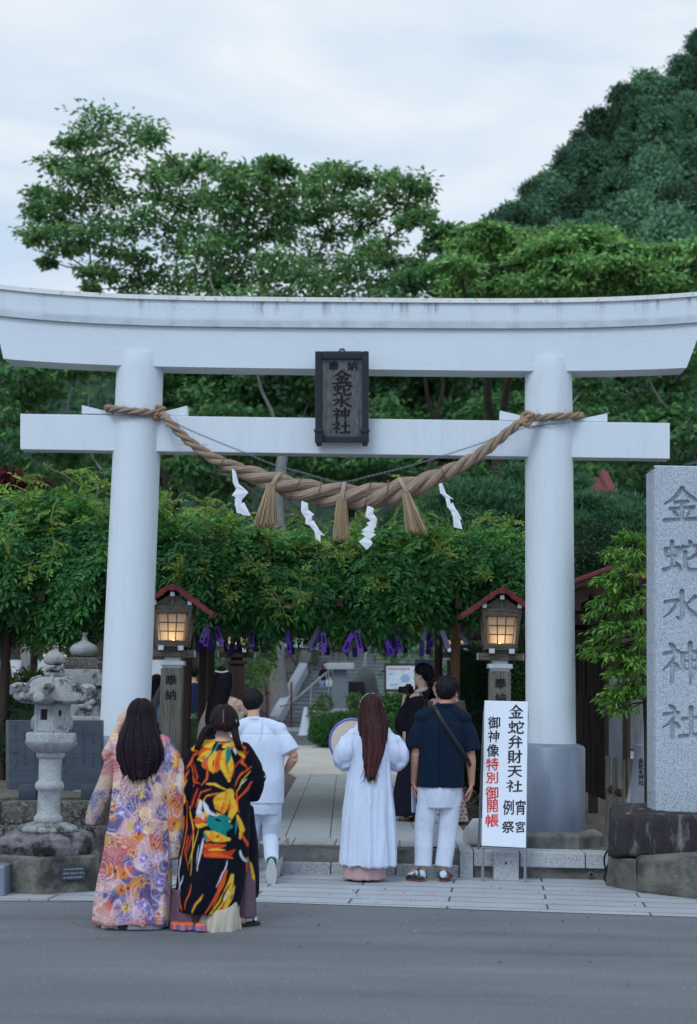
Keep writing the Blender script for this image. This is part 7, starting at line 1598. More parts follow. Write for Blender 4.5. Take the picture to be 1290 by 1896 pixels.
def short_hair(parent, hc, s, yaw, pitch, col, seed, top=.016, name='hair'):
    """a cropped cut: a shell round the skull that stands proud only where the hair grows"""
    rot = Matrix.Rotation(yaw, 3, 'Z') @ Matrix.Rotation(pitch, 3, 'X'); mb = MB(); mb.ball((0, 0, 0), 1, 150, 100); U = np.array([list(v) for v in mb.v])
    Q = U * np.array([.0775, .0965, .100]) + np.array([0, -.008, .022])
    line = np.interp(Q[:, 1], [-.11, -.05, -.012, .02, .045, .075, .1], [-.072, -.066, .012, .012, .030, .066, .075]) + .008 * (vnoise(Q, 60) - .5)
    g = sstep(-.012, .012, Q[:, 2] - line); q = np.stack([np.arctan2(Q[:, 0], Q[:, 1]) * 11, Q[:, 2] * 16, Q[:, 0] * 0 + seed], 1); st = .5 * vnoise(q, 1) + .3 * vnoise(q * 2.3, 1, 4) + .2 * vnoise(q * np.array([5, 2, 1]), 1, 7)
    h = g * (.003 + top * sstep(-.05, .09, Q[:, 2]) * (.5 + .9 * st)) - (1 - g) * .022
    P = (Q + U * h[:, None]); C = np.array(col)[None, :] * (.5 + 1.1 * st[:, None]) * (.75 + .4 * sstep(-.06, .02, Q[:, 2]))[:, None]
    P = P @ np.array(rot).T * s + np.array(hc); me = bpy.data.meshes.new(name); me.from_pydata([tuple(p) for p in P], [], mb.f); setcol(me, C); o = link(name, me, M_hair, parent, smooth=True)
    rs = np.random.RandomState(seed); mb2 = MB(); ok = np.where((g > .9) & (U[:, 2] > -.35))[0]
    for q_ in rs.choice(ok, 420):
        n_ = Vector(U[q_] @ np.array(rot).T); b_ = Vector(P[q_]) - n_ * .004; fl = Vector((rs.randn() * .5, rs.randn() * .5 + .2, -.6 - .3 * rs.rand())); fl = (fl - n_ * fl.dot(n_) * .75).normalized(); L3 = (.012 + .022 * rs.rand()) * s
        mb2.tube([b_, b_ + n_ * .006 + fl * L3 * .5, b_ + n_ * .004 + fl * L3], [.0026, .0022, .0006], 4, False)
    mt = bpy.data.meshes.new('loose_tufts'); mt.from_pydata([tuple(v) for v in mb2.v], [], mb2.f); setcol(mt, np.tile(np.array(col) * .9, (len(mb2.v), 1)) * rs.uniform(.5, 1.6, (len(mb2.v), 1))); link('loose_tufts', mt, M_hair, o); return o
def ell(z, cx, cy, rx, ry, n=40, fold=0.0, k=9, ph=0.0, sq=1.0):
    r = []
    for i in range(n):
        a = 2 * math.pi * i / n; f = 1 + fold * (math.sin(k * a + ph) * .6 + .4 * math.sin((2 * k + 1) * a + 2 * ph)); c, s_ = math.cos(a), math.sin(a)
        c = math.copysign(abs(c) ** sq, c); s_ = math.copysign(abs(s_) ** sq, s_); r.append((cx + rx * c * f, cy + ry * s_ * f, z))
    return r
def cloth(name, mb, parent, voxel, col, m=None, wr=(.006, (5, 5, 2.2)), smooth=4, seed=0, paint=None, fine=(.002, (26, 26, 12)), vf=None):
    """a garment: shapes fused into one skin, creased by stretched noise, then dyed"""
    me = remeshed(mb, name, voxel, smooth); P = verts(me); Nn = normals(me)
    rid = lambda q, o_: 1 - 2 * np.abs(vnoise(q, 1, o_) - .5) * 2
    P2 = P + Nn * (wr[0] * rid(P * np.array(wr[1]), seed) + fine[0] * rid(P * np.array(fine[1]), seed + 3))[:, None]
    if vf is not None: P2 = P2 + vf(P, Nn)
    me.vertices.foreach_set('co', P2.ravel()); me.update()
    C = paint(P) if paint is not None else np.tile(np.array(col), (len(P), 1)) * (1 + .05 * (fbm(P, 20, 2, seed) - .5))[:, None]
    setcol(me, C); return link(name, me, m or M_fabric, parent, smooth=True)
def yoke_tubes(mb, J, r0, r1):
    for q in 'LR': mb.stube([J['neck'] + V3(0, 0, -.045), J['neck'].lerp(J['sh' + q], .55) + V3(0, 0, -.018), J['sh' + q] + V3(0, 0, -.010)], [r0, (r0 + r1) / 2, r1 * .96], 18); mb.ball(J['sh' + q] + V3(0, 0, -.012), r1, 18, 12)
class Fig:
    """a person whose outline is given by photograph columns and rows at its own depth"""
    def __init__(s, label, px, py, z=0.0, rz=0.0):
        b = G(px - 3.5, py, z); s.b = b; px = px; s.px, s.py = px, py; s.k = m_per_px(b.y) * .982; s.t = thing('person', label, 'person', b, rz); s.rot = rz
    def x(s, px): return (px - s.px) * s.k + (s.py - 1300) * 0
    def z(s, py): return (s.py - py) * s.k
    def p(s, px, py, y=0.0): return V3(s.x(px) + math.tan(ROLL) * s.z(py) * -1 * 0, y, s.z(py))
def shoe(mb, heel, toe, w, h, up=V3(0, 0, 1)):
    d = toe - heel; L_ = d.length; d.normalize(); sd_3 = d.cross(up).normalized(); u = sd_3.cross(d)
    rg = []
    for f, ww, hh in ((0, .55, .7), (.06, .8, .95), (.3, .85, 1.0), (.55, .98, .72), (.8, 1.0, .5), (.95, .7, .38), (1.0, .35, .25)):
        c = heel + d * (L_ * f); rg.append([c + sd_3 * (w * ww * math.cos(a)) + u * (h * hh * (math.sin(a) * .5 + .5)) for a in np.linspace(0, 2 * math.pi, 18, endpoint=False)])
    mb.loft(rg)
def sole(mb, heel, toe, w, th, up=V3(0, 0, 1)):
    d = toe - heel; L_ = d.length; d.normalize(); sd_3 = d.cross(up).normalized(); u = sd_3.cross(d); out_ = []
    for a in np.linspace(0, 2 * math.pi, 26, endpoint=False): f = .5 - .5 * math.cos(a); out_.append(heel + d * (L_ * f) + sd_3 * (w * math.sin(a) * (.8 + .3 * f)))
    mb.loft([[p for p in out_], [p + u * th for p in out_]])

# dyes
_fr = np.random.RandomState(17)
def blend(C, m, c): return C * (1 - m[:, None]) + np.array(c)[None, :] * m[:, None]
def petals(C, u, v, cx, cz, r, n, c, c_in=None, ph=0.0, depth=.35, pw=1.0):
    a = np.arctan2(v - cz, u - cx) + ph; d = np.hypot(u - cx, v - cz); e = r * (1 - depth + depth * np.abs(np.cos(n * a / 2)) ** pw); m = sstep(e, e * .86, d); C = blend(C, m * .92, c)
    if c_in is not None: C = blend(C, sstep(r * .34, r * .2, d), c_in)
    return C
FL = [(_fr.uniform(-.42, .42), _fr.uniform(-.02, 1.45), _fr.uniform(.028, .06), _fr.randint(5, 9), _fr.rand() * 6, _fr.rand()) for k in range(120)]
def paint_pastel(P):
    u = P[:, 0] + .55 * P[:, 1]; v = P[:, 2]; q = np.stack([u, v, u * 0], 1); w = q + .05 * np.stack([vnoise(q, 9, 1), vnoise(q, 9, 2), u * 0], 1)
    a, b, c = fbm(w, 7, 3, 1), fbm(w, 8, 3, 5), fbm(w, 6, 3, 9)
    C = np.tile(np.array(srgb(216, 168, 166)), (len(u), 1)); C = blend(C, sstep(.46, .62, a), srgb(214, 132, 96)); C = blend(C, sstep(.52, .66, b) * .75, srgb(122, 114, 180)); C = blend(C, sstep(.55, .68, c) * .9, srgb(214, 182, 206)); C = blend(C, sstep(.56, .66, fbm(w, 11, 2, 14)) * .85, srgb(72, 78, 140)); C = blend(C, sstep(.60, .7, fbm(w, 10, 2, 19)) * .8, srgb(206, 96, 96))
    for (x, z, r, n, ph, t) in FL:
        if t < .42: C = petals(C, u, v, x, z, r, n, srgb(222, 122 + 30 * (t * 2), 58), srgb(110, 60, 50), ph, .3)
        elif t < .60:
            d = np.hypot(u - x, v - z) / r; m = sstep(1.05, .9, d + .10 * np.sin(np.arctan2(v - z, u - x) * 5 + ph + d * 6)); C = blend(C, m, srgb(236, 206, 178)); C = blend(C, m * (np.sin(d * 16 + np.arctan2(v - z, u - x) * 1.5 + ph) > .3) * .6, srgb(226, 160, 92))
        elif t < .72: C = petals(C, u, v, x, z, r * 1.05, 7, srgb(222, 178, 62), None, ph, .62, .7)
        elif t < .88: C = petals(C, u, v, x, z, r * .9, 6, srgb(134, 112, 190), srgb(220, 206, 226), ph, .25)
    C = blend(C, (np.abs(np.sin(210 * (u * np.sin(b * 7) + v * np.cos(b * 7)) + 30 * a)) < .28) * sstep(.52, .6, vnoise(w, 10, 41)) * .8, srgb(60, 56, 90)); sw = np.sin(150 * (u * np.cos(a * 6) + v * np.sin(a * 6)) + 22 * b); C = blend(C, (sw > .72) * sstep(.44, .56, c) * .38, srgb(240, 232, 240)); C = blend(C, (sw < -.78) * sstep(.46, .58, b) * .65, srgb(46, 48, 100))
    C = blend(C, sstep(.93, .99, np.abs(np.sin(26 * u + 34 * vnoise(w, 7, 33)))) * .45, srgb(242, 236, 240))
    return np.clip(C * .88 + .01, 0, 1)
def zz(F, X, Y): return F.x(150 + X / 3.146), F.z(1200 + Y / 3.146)
def seg_dist(u, v, pts, r0, r1):
    best = np.full(u.shape, 9.0); n = len(pts) - 1
    for i in range(n):
        (x0, z0), (x1, z1) = pts[i], pts[i + 1]; dx, dz = x1 - x0, z1 - z0; t = np.clip(((u - x0) * dx + (v - z0) * dz) / (dx * dx + dz * dz + 1e-9), 0, 1); f = (i + t) / n; r = r0 + (r1 - r0) * f; r = r * (.25 + .75 * np.sin(np.pi * np.clip(f, .04, .96)) ** .6); best = np.minimum(best, np.hypot(u - x0 - dx * t, v - z0 - dz * t) - r)
    return best
OR, YE, TE, WT, RO_, NV, GN = srgb(220, 94, 40), srgb(232, 186, 56), srgb(24, 132, 126), srgb(214, 220, 232), srgb(190, 62, 36), srgb(15, 17, 30), srgb(72, 120, 60)
def painter_black(F):
    def paint(P):
        u, v = P[:, 0].copy(), P[:, 2].copy(); q = np.stack([u, v, u * 0], 1); u = u + .012 * (vnoise(q, 16, 3) - .5) + .02 * (vnoise(q, 5, 8) - .5); v = v + .012 * (vnoise(q, 16, 6) - .5); C = np.tile(np.array(NV), (len(u), 1))
        def S_(pts, r0, r1, c, e=.004): 
            nonlocal C; d = seg_dist(u, v, [zz(F, *p) for p in pts], r0 * F.k / 3.146, r1 * F.k / 3.146); C = blend(C, sstep(e, -e, d), c)
        back = P[:, 1] < .10
        # streaks on the lower back, left and sleeves
        for pts, a, b, c in (([(612, 900), (622, 1050), (600, 1200), (575, 1330)], 7, 4, OR), ([(640, 930), (655, 1060), (660, 1180), (652, 1320)], 6, 3, YE), ([(665, 1040), (640, 1130), (622, 1240)], 8, 3, RO_), ([(690, 1060), (660, 1190), (640, 1260)], 5, 3, YE), ([(590, 990), (588, 1120), (560, 1280)], 6, 3, YE), ([(630, 1100), (618, 1190), (640, 1290)], 5, 2, OR), ([(592, 1220), (584, 1320), (604, 1420)], 5, 3, WT), ([(612, 1330), (588, 1420), (596, 1520)], 5, 3, WT), ([(604, 1440), (612, 1500), (618, 1520)], 9, 4, OR), ([(664, 1365), (655, 1430), (636, 1510)], 5, 4, OR), ([(728, 1425), (700, 1465), (676, 1515)], 6, 5, YE), ([(722, 1110), (712, 1190), (692, 1290)], 8, 5, WT), ([(700, 1150), (690, 1250)], 3, 2, WT),
                             ([(940, 590), (925, 670), (960, 720)], 10, 6, OR), ([(955, 610), (890, 700), (885, 760)], 7, 5, RO_), ([(978, 700), (930, 740), (895, 810)], 9, 6, OR), ([(975, 725), (940, 775), (905, 850)], 6, 4, YE), ([(985, 790), (950, 850), (910, 900)], 12, 6, OR), ([(960, 770), (930, 800)], 5, 3, WT), ([(905, 830), (915, 890), (930, 960)], 7, 5, OR), ([(640, 640), (625, 680), (600, 720)], 8, 8, OR), ([(640, 690), (670, 760), (650, 820)], 12, 8, RO_), ([(625, 700), (650, 790), (690, 800)], 8, 5, OR), ([(735, 690), (728, 770), (700, 810)], 9, 7, OR), ([(610, 730), (590, 770), (575, 850)], 8, 6, OR), ([(600, 780), (580, 850), (565, 930)], 6, 4, YE), ([(680, 830), (660, 900), (640, 960)], 10, 5, RO_), ([(760, 830), (700, 850), (670, 930)], 7, 4, OR), ([(800, 850), (740, 870), (690, 940)], 6, 4, YE), ([(840, 880), (780, 860), (730, 880)], 8, 5, RO_), ([(730, 800), (780, 800), (850, 830)], 10, 8, YE), ([(690, 890), (680, 960), (700, 1010)], 7, 5, YE)): S_(pts, a * .8, b * .8, c)
        # flower across the shoulders
        for pts, a, b, c in (([(640, 605), (700, 575), (780, 562)], 18, 20, YE), ([(800, 562), (870, 560), (935, 590)], 20, 14, OR), ([(860, 585), (900, 600), (935, 640)], 10, 8, YE), ([(760, 600), (700, 600), (640, 640)], 20, 8, OR), ([(770, 590), (700, 570), (660, 590)], 14, 8, YE), ([(765, 620), (700, 650), (670, 660)], 26, 8, YE), ([(760, 640), (720, 690), (700, 690)], 24, 10, OR), ([(770, 630), (765, 700), (770, 730)], 30, 12, YE), ([(800, 620), (800, 690), (790, 725)], 22, 10, OR), ([(830, 620), (840, 700), (860, 775)], 28, 16, YE), ([(840, 600), (870, 690), (868, 770)], 16, 8, YE), ([(850, 590), (890, 580), (925, 590)], 16, 8, OR), ([(820, 585), (860, 565), (900, 570)], 14, 8, YE), ([(770, 660), (768, 700)], 5, 3, RO_), ([(835, 660), (850, 740)], 5, 3, OR), ([(720, 640), (690, 655)], 5, 3, OR), ([(780, 560), (770, 600), (740, 640)], 9, 5, TE), ([(770, 565), (760, 610)], 8, 4, NV), ([(845, 590), (850, 640), (845, 680)], 15, 7, TE), ([(880, 590), (890, 625)], 9, 5, WT), ([(865, 600), (875, 640)], 6, 4, NV), ([(705, 660), (740, 655)], 6, 3, TE)): S_(pts, a * 1.4, b * 1.4, c)
        # large flower on the lower back
        for pts, a, b, c in (([(870, 860), (820, 900), (810, 980)], 40, 24, YE), ([(880, 880), (895, 940), (870, 1010)], 26, 14, YE), ([(840, 850), (870, 840), (890, 870)], 16, 10, YE), ([(830, 900), (815, 960)], 5, 3, OR), ([(870, 890), (862, 970)], 6, 4, OR), ([(730, 1000), (690, 1010), (660, 1010)], 24, 10, OR), ([(740, 980), (700, 975), (680, 985)], 14, 8, YE), ([(740, 1030), (690, 1040), (670, 1030)], 10, 6, YE), ([(700, 900), (690, 960), (720, 1000)], 12, 8, WT), ([(720, 910), (740, 960), (800, 985)], 12, 6, WT), ([(740, 890), (760, 940), (830, 970)], 9, 5, NV), ([(760, 1010), (820, 1040), (880, 1040)], 38, 18, TE), ([(790, 1000), (830, 990), (880, 1000)], 16, 10, TE), ([(790, 1000), (820, 1010)], 6, 4, NV), ([(830, 1060), (850, 1090)], 12, 8, TE), ([(740, 1080), (790, 1100), (870, 1110)], 24, 14, YE), ([(735, 1110), (760, 1120)], 14, 8, OR), ([(740, 1150), (780, 1160), (850, 1140)], 20, 10, OR), ([(730, 1180), (790, 1190), (870, 1190), (900, 1170)], 22, 8, RO_), ([(740, 1200), (820, 1195), (890, 1215)], 12, 6, OR), ([(760, 1170), (850, 1165)], 5, 3, YE), ([(730, 1080), (740, 1120)], 8, 5, TE), ([(810, 1090), (800, 1105)], 6, 4, RO_)): S_(pts, a * 1.4, b * 1.4, c)
        # bright flower along the right of the hem and at the left sleeve
        for pts, a, b, c in (([(890, 1320), (860, 1420), (760, 1530)], 22, 14, YE), ([(900, 1380), (880, 1450), (800, 1545)], 18, 14, YE), ([(860, 1290), (830, 1380), (780, 1480)], 12, 6, OR), ([(840, 1300), (810, 1400), (740, 1520)], 8, 6, OR), ([(880, 1360), (830, 1450), (770, 1520)], 6, 4, NV), ([(860, 1440), (820, 1500)], 5, 3, OR), ([(875, 1400), (850, 1450)], 6, 4, WT), ([(895, 1420), (890, 1450)], 6, 4, TE), ([(860, 1230), (850, 1280), (800, 1380)], 5, 3, WT), ([(575, 850), (585, 900), (575, 940)], 22, 14, YE), ([(560, 900), (570, 930)], 6, 4, OR), ([(560, 960), (580, 1000), (570, 1050)], 22, 14, YE), ([(585, 970), (595, 1040)], 8, 6, OR), ([(560, 1020), (575, 1060)], 6, 4, RO_), ([(545, 985), (560, 1010)], 6, 4, GN), ([(920, 980), (940, 1060), (930, 1110)], 14, 10, YE), ([(915, 1000), (905, 1080)], 6, 4, TE), ([(545, 1320), (560, 1350)], 12, 6, OR), ([(960, 1230), (985, 1330), (1000, 1420)], 14, 12, YE), ([(985, 1260), (1005, 1340), (1010, 1420)], 10, 8, YE), ([(950, 1260), (965, 1330), (985, 1400)], 7, 4, OR), ([(930, 1180), (950, 1250)], 8, 6, WT), ([(975, 1290), (990, 1360)], 5, 3, NV), ([(940, 1080), (955, 1160)], 7, 5, OR)): S_(pts, a, b, c)
        mott = vnoise(q * np.array([1, 1, 0]), 45, 2); hot = (C[:, 0] > .4) & (C[:, 1] > .08); C = np.where(hot[:, None], C * (1 - .5 * sstep(.62, .8, mott)[:, None] * np.array([.1, .75, .6])), C)
        return C * .9
    return paint

# ---- woman in the pastel robe
F = Fig('woman in a pastel orange and lavender floral robe with very long dark hair', 250, 1717)
T_ = F.t; X, Z = F.x, F.z
H = Z(1296); s = H / 1.70
J = dict(head=V3(X(251), .03, Z(1334)), neck=V3(X(250), 0, Z(1362)), shL=V3(X(212), 0, Z(1378)), shR=V3(X(292), 0, Z(1378)), elL=V3(X(186), .10, Z(1408)), wrL=V3(X(207), .13, Z(1352)), hdL=V3(.35, -.05, 1), pnL=V3(.6, .9, 0), elR=V3(X(312), -.01, Z(1455)), wrR=V3(X(312), .14, Z(1500)), hdR=V3(0, .5, -1), curlL=.9)
body(T_, H, J, yaw=.5, pitch=.25)
mb = MB()
mb.sloft([ell(Z(1366), X(250), 0, .085, .075), ell(Z(1376), X(251), 0, .16, .095), ell(Z(1392), X(252), 0, .185, .115), ell(Z(1440), X(254), 0, .185, .125), ell(Z(1490), X(253), 0, .19, .14, fold=.025, k=7), ell(Z(1560), X(252), 0, .213, .17, fold=.04, k=7), ell(Z(1640), X(251), 0, .236, .19, fold=.06, k=8, ph=.4), ell(Z(1690), X(250), 0, .244, .20, fold=.075, k=8, ph=.6), ell(Z(1707), X(250), 0, .246, .20, fold=.08, k=8, ph=.7)])
mb.stube([(X(291), 0, Z(1382)), (X(310), .01, Z(1420)), (X(317), .03, Z(1470)), (X(318), .03, Z(1530)), (X(316), .03, Z(1590))], [.062, .078, .088, .085, .05], 18, True, .8)
mb.stube([(X(213), 0, Z(1380)), (X(196), .06, Z(1402)), (X(196), .10, Z(1395)), (X(203), .125, Z(1368))], [.06, .068, .06, .045], 16)
yoke_tubes(mb, J, 0.078, 0.066)
cloth('robe', mb, T_, .0072, (0, 0, 0), paint=paint_pastel, wr=(.018, (8, 8, 1.5)), fine=(.005, (22, 22, 6)), smooth=5, seed=3)
mb = MB(); mb.sloft([ell(Z(1405), X(203), .05, .045, .06, 24), ell(Z(1440), X(194), .03, .05, .05, 24), ell(Z(1480), X(181), .02, .055, .035, 24, .05), ell(Z(1515), X(169), 0, .048, .022, 24, .08), ell(Z(1532), X(164), 0, .030, .014, 24, .1)])
cloth('hanging_sleeve', mb, T_, .006, (0, 0, 0), m=M_sheer, paint=lambda P: np.clip(paint_pastel(P) * .75 + .12, 0, 1), wr=(.008, (9, 9, 2)), seed=8)
mb = MB(); mb.sloft([ell(Z(1690), X(249), .0, .21, .15), ell(Z(1716), X(248), .0, .215, .15, fold=.06, k=9)])
cloth('white_underskirt', mb, T_, .007, srgb(206, 212, 226), wr=(.006, (14, 14, 3)), seed=5)
for x0, y0 in ((236, -.07), (283, .05)):
    mb = MB(); shoe(mb, V3(X(x0), y0 - .10, .004), V3(X(x0) - .01, y0 + .13, .004), .042, .055); mb.build('shoe', M_black, T_, smooth=True)
hc = J['head'] + V3(0, -.012, .018)
long_hair(T_, hc, (.085, .110, .108), [(Z(1352), X(251), .0, .098, .125), (Z(1372), X(252), -.01, .130, .14), (Z(1395), X(253), -.01, .155, .155), (Z(1420), X(255), -.01, .152, .155), (Z(1450), X(257), -.01, .105, .150)], 2.1, 1.35, srgb(28, 19, 25), 5, rag=.16, part=True, wisps=110)

# ---- woman in the black robe with bold flowers
F = Fig('woman with two braids in a black robe printed with bold yellow and orange flowers', 400, 1718)
T_ = F.t; X, Z = F.x, F.z; H = Z(1309); s = H / 1.70
J = dict(head=V3(X(408), .02, Z(1343)), neck=V3(X(406), 0, Z(1366)), shL=V3(X(365), 0, Z(1388)), shR=V3(X(443), 0, Z(1388)), elL=V3(X(345), .02, Z(1470)), wrL=V3(X(348), .12, Z(1515)), elR=V3(X(466), .04, Z(1455)), wrR=V3(X(470), .16, Z(1440)), hdR=V3(.1, 1, 0), pnR=V3(0, 0, -1), anR=V3(X(448), .10, .085), toR=V3(X(474), .20, .03), knR=V3(X(440), .12, .45))
body(T_, H, J, yaw=-.25)
mb = MB()
mb.sloft([ell(Z(1378), X(404), 0, .09, .07), ell(Z(1383), X(404), 0, .135, .085), ell(Z(1392), X(404), 0, .175, .11), ell(Z(1440), X(404), 0, .19, .13), ell(Z(1500), X(402), 0, .205, .15, fold=.015, k=6), ell(Z(1580), X(396), 0, .22, .17, fold=.02, k=6), ell(Z(1650), X(388), -.01, .222, .18, fold=.03, k=6), ell(Z(1684), X(383), -.01, .218, .18, fold=.03, k=6)])
mb.stube([(X(366), 0, Z(1390)), (X(350), .0, Z(1430)), (X(340), .0, Z(1480)), (X(337), .0, Z(1530)), (X(340), .0, Z(1556))], [.058, .075, .082, .066, .03], 18, True, .7)
mb.stube([(X(442), 0, Z(1390)), (X(455), .01, Z(1420)), (X(464), .03, Z(1455)), (X(462), .04, Z(1485))], [.058, .072, .075, .045], 18, True, .8)
mb.sloft([ell(Z(1500), X(440), .12, .09, .09), ell(Z(1570), X(455), .14, .085, .09), ell(Z(1640), X(461), .15, .075, .08), ell(Z(1668), X(465), .15, .05, .06)])
yoke_tubes(mb, J, 0.05, 0.058)
def hem(P, N):
    """the back hem sweeps lower to the right of the middle"""
    d = np.zeros_like(P); f = sstep(.28, .08, P[:, 2]) * (P[:, 1] < .1); d[:, 2] = -f * .035 * np.exp(-((P[:, 0] - .05) / .09) ** 2) + f * .05 * sstep(.08, .2, P[:, 0]); return d
cloth('robe', mb, T_, .0064, NV, paint=painter_black(F), wr=(.014, (7, 7, 1.5)), fine=(.004, (20, 20, 7)), smooth=5, seed=11, vf=hem)
mb = MB(); mb.sloft([ell(Z(1650), X(352), .0, .12, .13), ell(Z(1700), X(350), .0, .125, .14, fold=.06, k=9), ell(Z(1716), X(350), 0, .12, .13, fold=.08, k=9)]); mb.sloft([ell(Z(1580), X(452), .12, .07, .08), ell(Z(1690), X(452), .13, .08, .09, fold=.05, k=8), ell(Z(1700), X(452), .13, .082, .09, fold=.06, k=8)])
cloth('mauve_skirt', mb, T_, .0065, srgb(104, 82, 96), wr=(.010, (16, 16, 2)), seed=6)
mb = MB(); mb.sloft([ell(Z(1630), X(412), .02, .08, .09), ell(Z(1665), X(413), -.0, .105, .125, fold=.05, k=7), ell(Z(1695), X(411), -.02, .125, .16, fold=.10, k=7, ph=1), ell(Z(1719), X(408), -.03, .14, .18, fold=.14, k=7, ph=1)])
cloth('cream_drape', mb, T_, .0062, srgb(206, 196, 178), m=M_sheer, wr=(.014, (13, 13, 2.5)), seed=16)
mb = MB()
for k, (x0, dy) in enumerate(((332, 0), (346, -.03), (356, -.01), (378, -.05))): mb.sloft([ell(.052, X(x0), -.13 + dy, .028, .03, 18, .2, 3, k), ell(.01, X(x0 + 2), -.15 + dy, .040, .04, 18, .2, 3, k)])
def frill(P): C = np.tile(np.array(srgb(104, 100, 140)), (len(P), 1)); return blend(C, ((P[:, 2] > .038) | (np.sin(P[:, 0] * 120) > .82)).astype(float), srgb(226, 100, 62))
cloth('orange_edged_frill', mb, T_, .005, 0, paint=frill, wr=(.004, (30, 30, 10)), seed=4, smooth=2)
mb = MB(); sole(mb, V3(X(441), .06, .0), V3(X(481), .19, .0), .042, .024); mb.build('sandal_sole', M_black, T_, bevel=.004); mb = MB(); shoe(mb, V3(X(443), .07, .026), V3(X(474), .175, .026), .034, .055); mb.build('white_sock', mat('white_sock', srgb(214, 218, 228), .9), T_, smooth=True)
mb = MB(); a, b = V3(X(462), .09, .03), V3(X(470), .19, .03); mb.tube([V3(X(455), .15, .03), V3(X(463), .135, .085), V3(X(472), .11, .03)], .008, 6); mb.tube([V3(X(466), .18, .03), V3(X(466), .15, .07), V3(X(463), .13, .085)], .008, 6); mb.build('sandal_strap', M_black, T_, smooth=True)
hc = J['head'] + V3(0, -.01, .012); hcol = srgb(32, 24, 26)
rot_ = -.25
long_hair(T_, hc, (.086, .106, .105), [(hc.z - .03, hc.x, hc.y - .002, .087, .104), (hc.z - .07, hc.x, hc.y, .075, .088)], 1.9, 1.5, hcol, 9, rag=.3, wisps=0, part=True, nt=90, grey=srgb(120, 100, 96), amp=.006)
for sx, pts in ((-1, [(380, 1352, -.07), (373, 1362, -.085), (368, 1374, -.09), (364, 1384, -.09), (360, 1392, -.085)]), (1, [(428, 1352, -.05), (431, 1362, -.075), (434, 1372, -.09), (438, 1384, -.085), (442, 1392, -.07)])):
    cv = [V3(X(x), y, Z(q)) for x, q, y in pts]; cv = [V3(hc.x + sx * .055, hc.y - .07, hc.z - .04)] + cv; Pq, Rq, Uq = resample([(p, r) for p, r in zip(cv, (.030, .028, .025, .024, .022, .012))], 60); mb = MB()
    for q in range(3): mb.tube([Vector(Pq[i]) + V3(.011 * math.sin(i * .42 + q * 2.1), .007 * math.sin(2 * (i * .42 + q * 2.1)), 0) for i in range(60)], [Rq[i] * .62 for i in range(60)], 8)
    me = mb.mesh('braid'); Pm = verts(me); setcol(me, np.array(hcol) * (.5 + 1.0 * vnoise(Pm, 160))[:, None]); link('braid', me, M_hair, T_, smooth=True)
mb = MB(); mb.box(V3(hc.x + .082, hc.y - .035, hc.z + .01), (.012, .05, .034), Matrix.Rotation(-.3, 3, 'Y')); mb.build('silver_clip', mat('silver', srgb(190, 190, 188), .3, metal=.6), T_, bevel=.003); mb = MB(); mb.ball(V3(hc.x - .085, hc.y - .02, hc.z + .005), (.006, .012, .008), 8, 6); mb.build('gold_pin', mat('gold', srgb(190, 160, 100), .3, metal=.8), T_, smooth=True)
mb = MB(); mb.tube([V3(X(406) + .078 * math.cos(a), .0 + .075 * math.sin(a), Z(1374) + .012 * math.sin(a)) for a in np.linspace(math.pi, 2 * math.pi, 20)], .0035, 5); mb.build('necklace', mat('gold', srgb(190, 160, 100), .3, metal=.8), T_, smooth=True)
pc = F.b + V3(X(473), .17, Z(1444)); pu = thing('hand_pouch', 'small round black pouch with white scrollwork held at the side of the black flowered robe', 'pouch', pc)
mb = MB(); mb.ball((0, 0, 0), (.052, .045, .056), 28, 20); me = mb.mesh('pouch_body'); Pm = verts(me); pat = np.sin(60 * Pm[:, 0] + 9 * vnoise(Pm, 40)) * np.sin(60 * Pm[:, 2] + 9 * vnoise(Pm, 40, 4)); setcol(me, np.where((np.abs(pat) < .28)[:, None] & (Pm[:, 2] < .03)[:, None], np.array(srgb(206, 208, 214)), np.array(srgb(20, 20, 30)))); link('pouch_body', me, M_fabric, pu, smooth=True)
mb = MB(); mb.tube([(0, -.02, .05), (-.015, 0, .085), (0, .02, .05)], .004, 6); mb.build('cord', M_black, pu, smooth=True)

# ---- man in white climbing the ramp
F = Fig('man in a white short-sleeved shirt and white trousers stepping up with one heel raised', 480, 1630)
q3 = lambda px, py, dy: at(px, py, F.b.y + dy) - F.b
T_ = F.t; X, Z = F.x, F.z; H = Z(1277); s = H / 1.70
J = dict(head=V3(X(463), .05, Z(1306)), neck=V3(X(466), .0, Z(1335)), shL=V3(X(438), 0, Z(1352)), shR=V3(X(515), -.01, Z(1352)), elL=V3(X(432), .12, Z(1412)), wrL=V3(X(440), .28, Z(1432)), elR=V3(X(544), -.05, Z(1403)), wrR=V3(X(527), .10, Z(1432)), hdR=V3(-.9, .2, -.35), pnR=V3(0, .3, 1), hipL=V3(X(470), 0, Z(1492)), hipR=V3(X(503), 0, Z(1492)), knL=V3(X(466), .14, Z(1560)), anL=V3(X(463), .24, Z(1606)), toL=V3(X(460), .40, .05), knR=q3(501, 1550, .06), anR=q3(503, 1597, -.22), toR=q3(503, 1634, -.20), curlR=.3)
body(T_, H, J, male=True, skin=np.array(srgb(196, 150, 126)), yaw=-.15)
mb = MB(); mb.sloft([ell(Z(1334), X(468), -.0, .062, .06), ell(Z(1341), X(470), -.005, .085, .07), ell(Z(1352), X(474), -.01, .125, .10), ell(Z(1380), X(479), -.01, .182, .135, sq=.92), ell(Z(1420), X(484), -.01, .185, .14, sq=.85), ell(Z(1460), X(488), -.01, .170, .14, sq=.85), ell(Z(1488), X(490), -.01, .160, .135, fold=.02)])
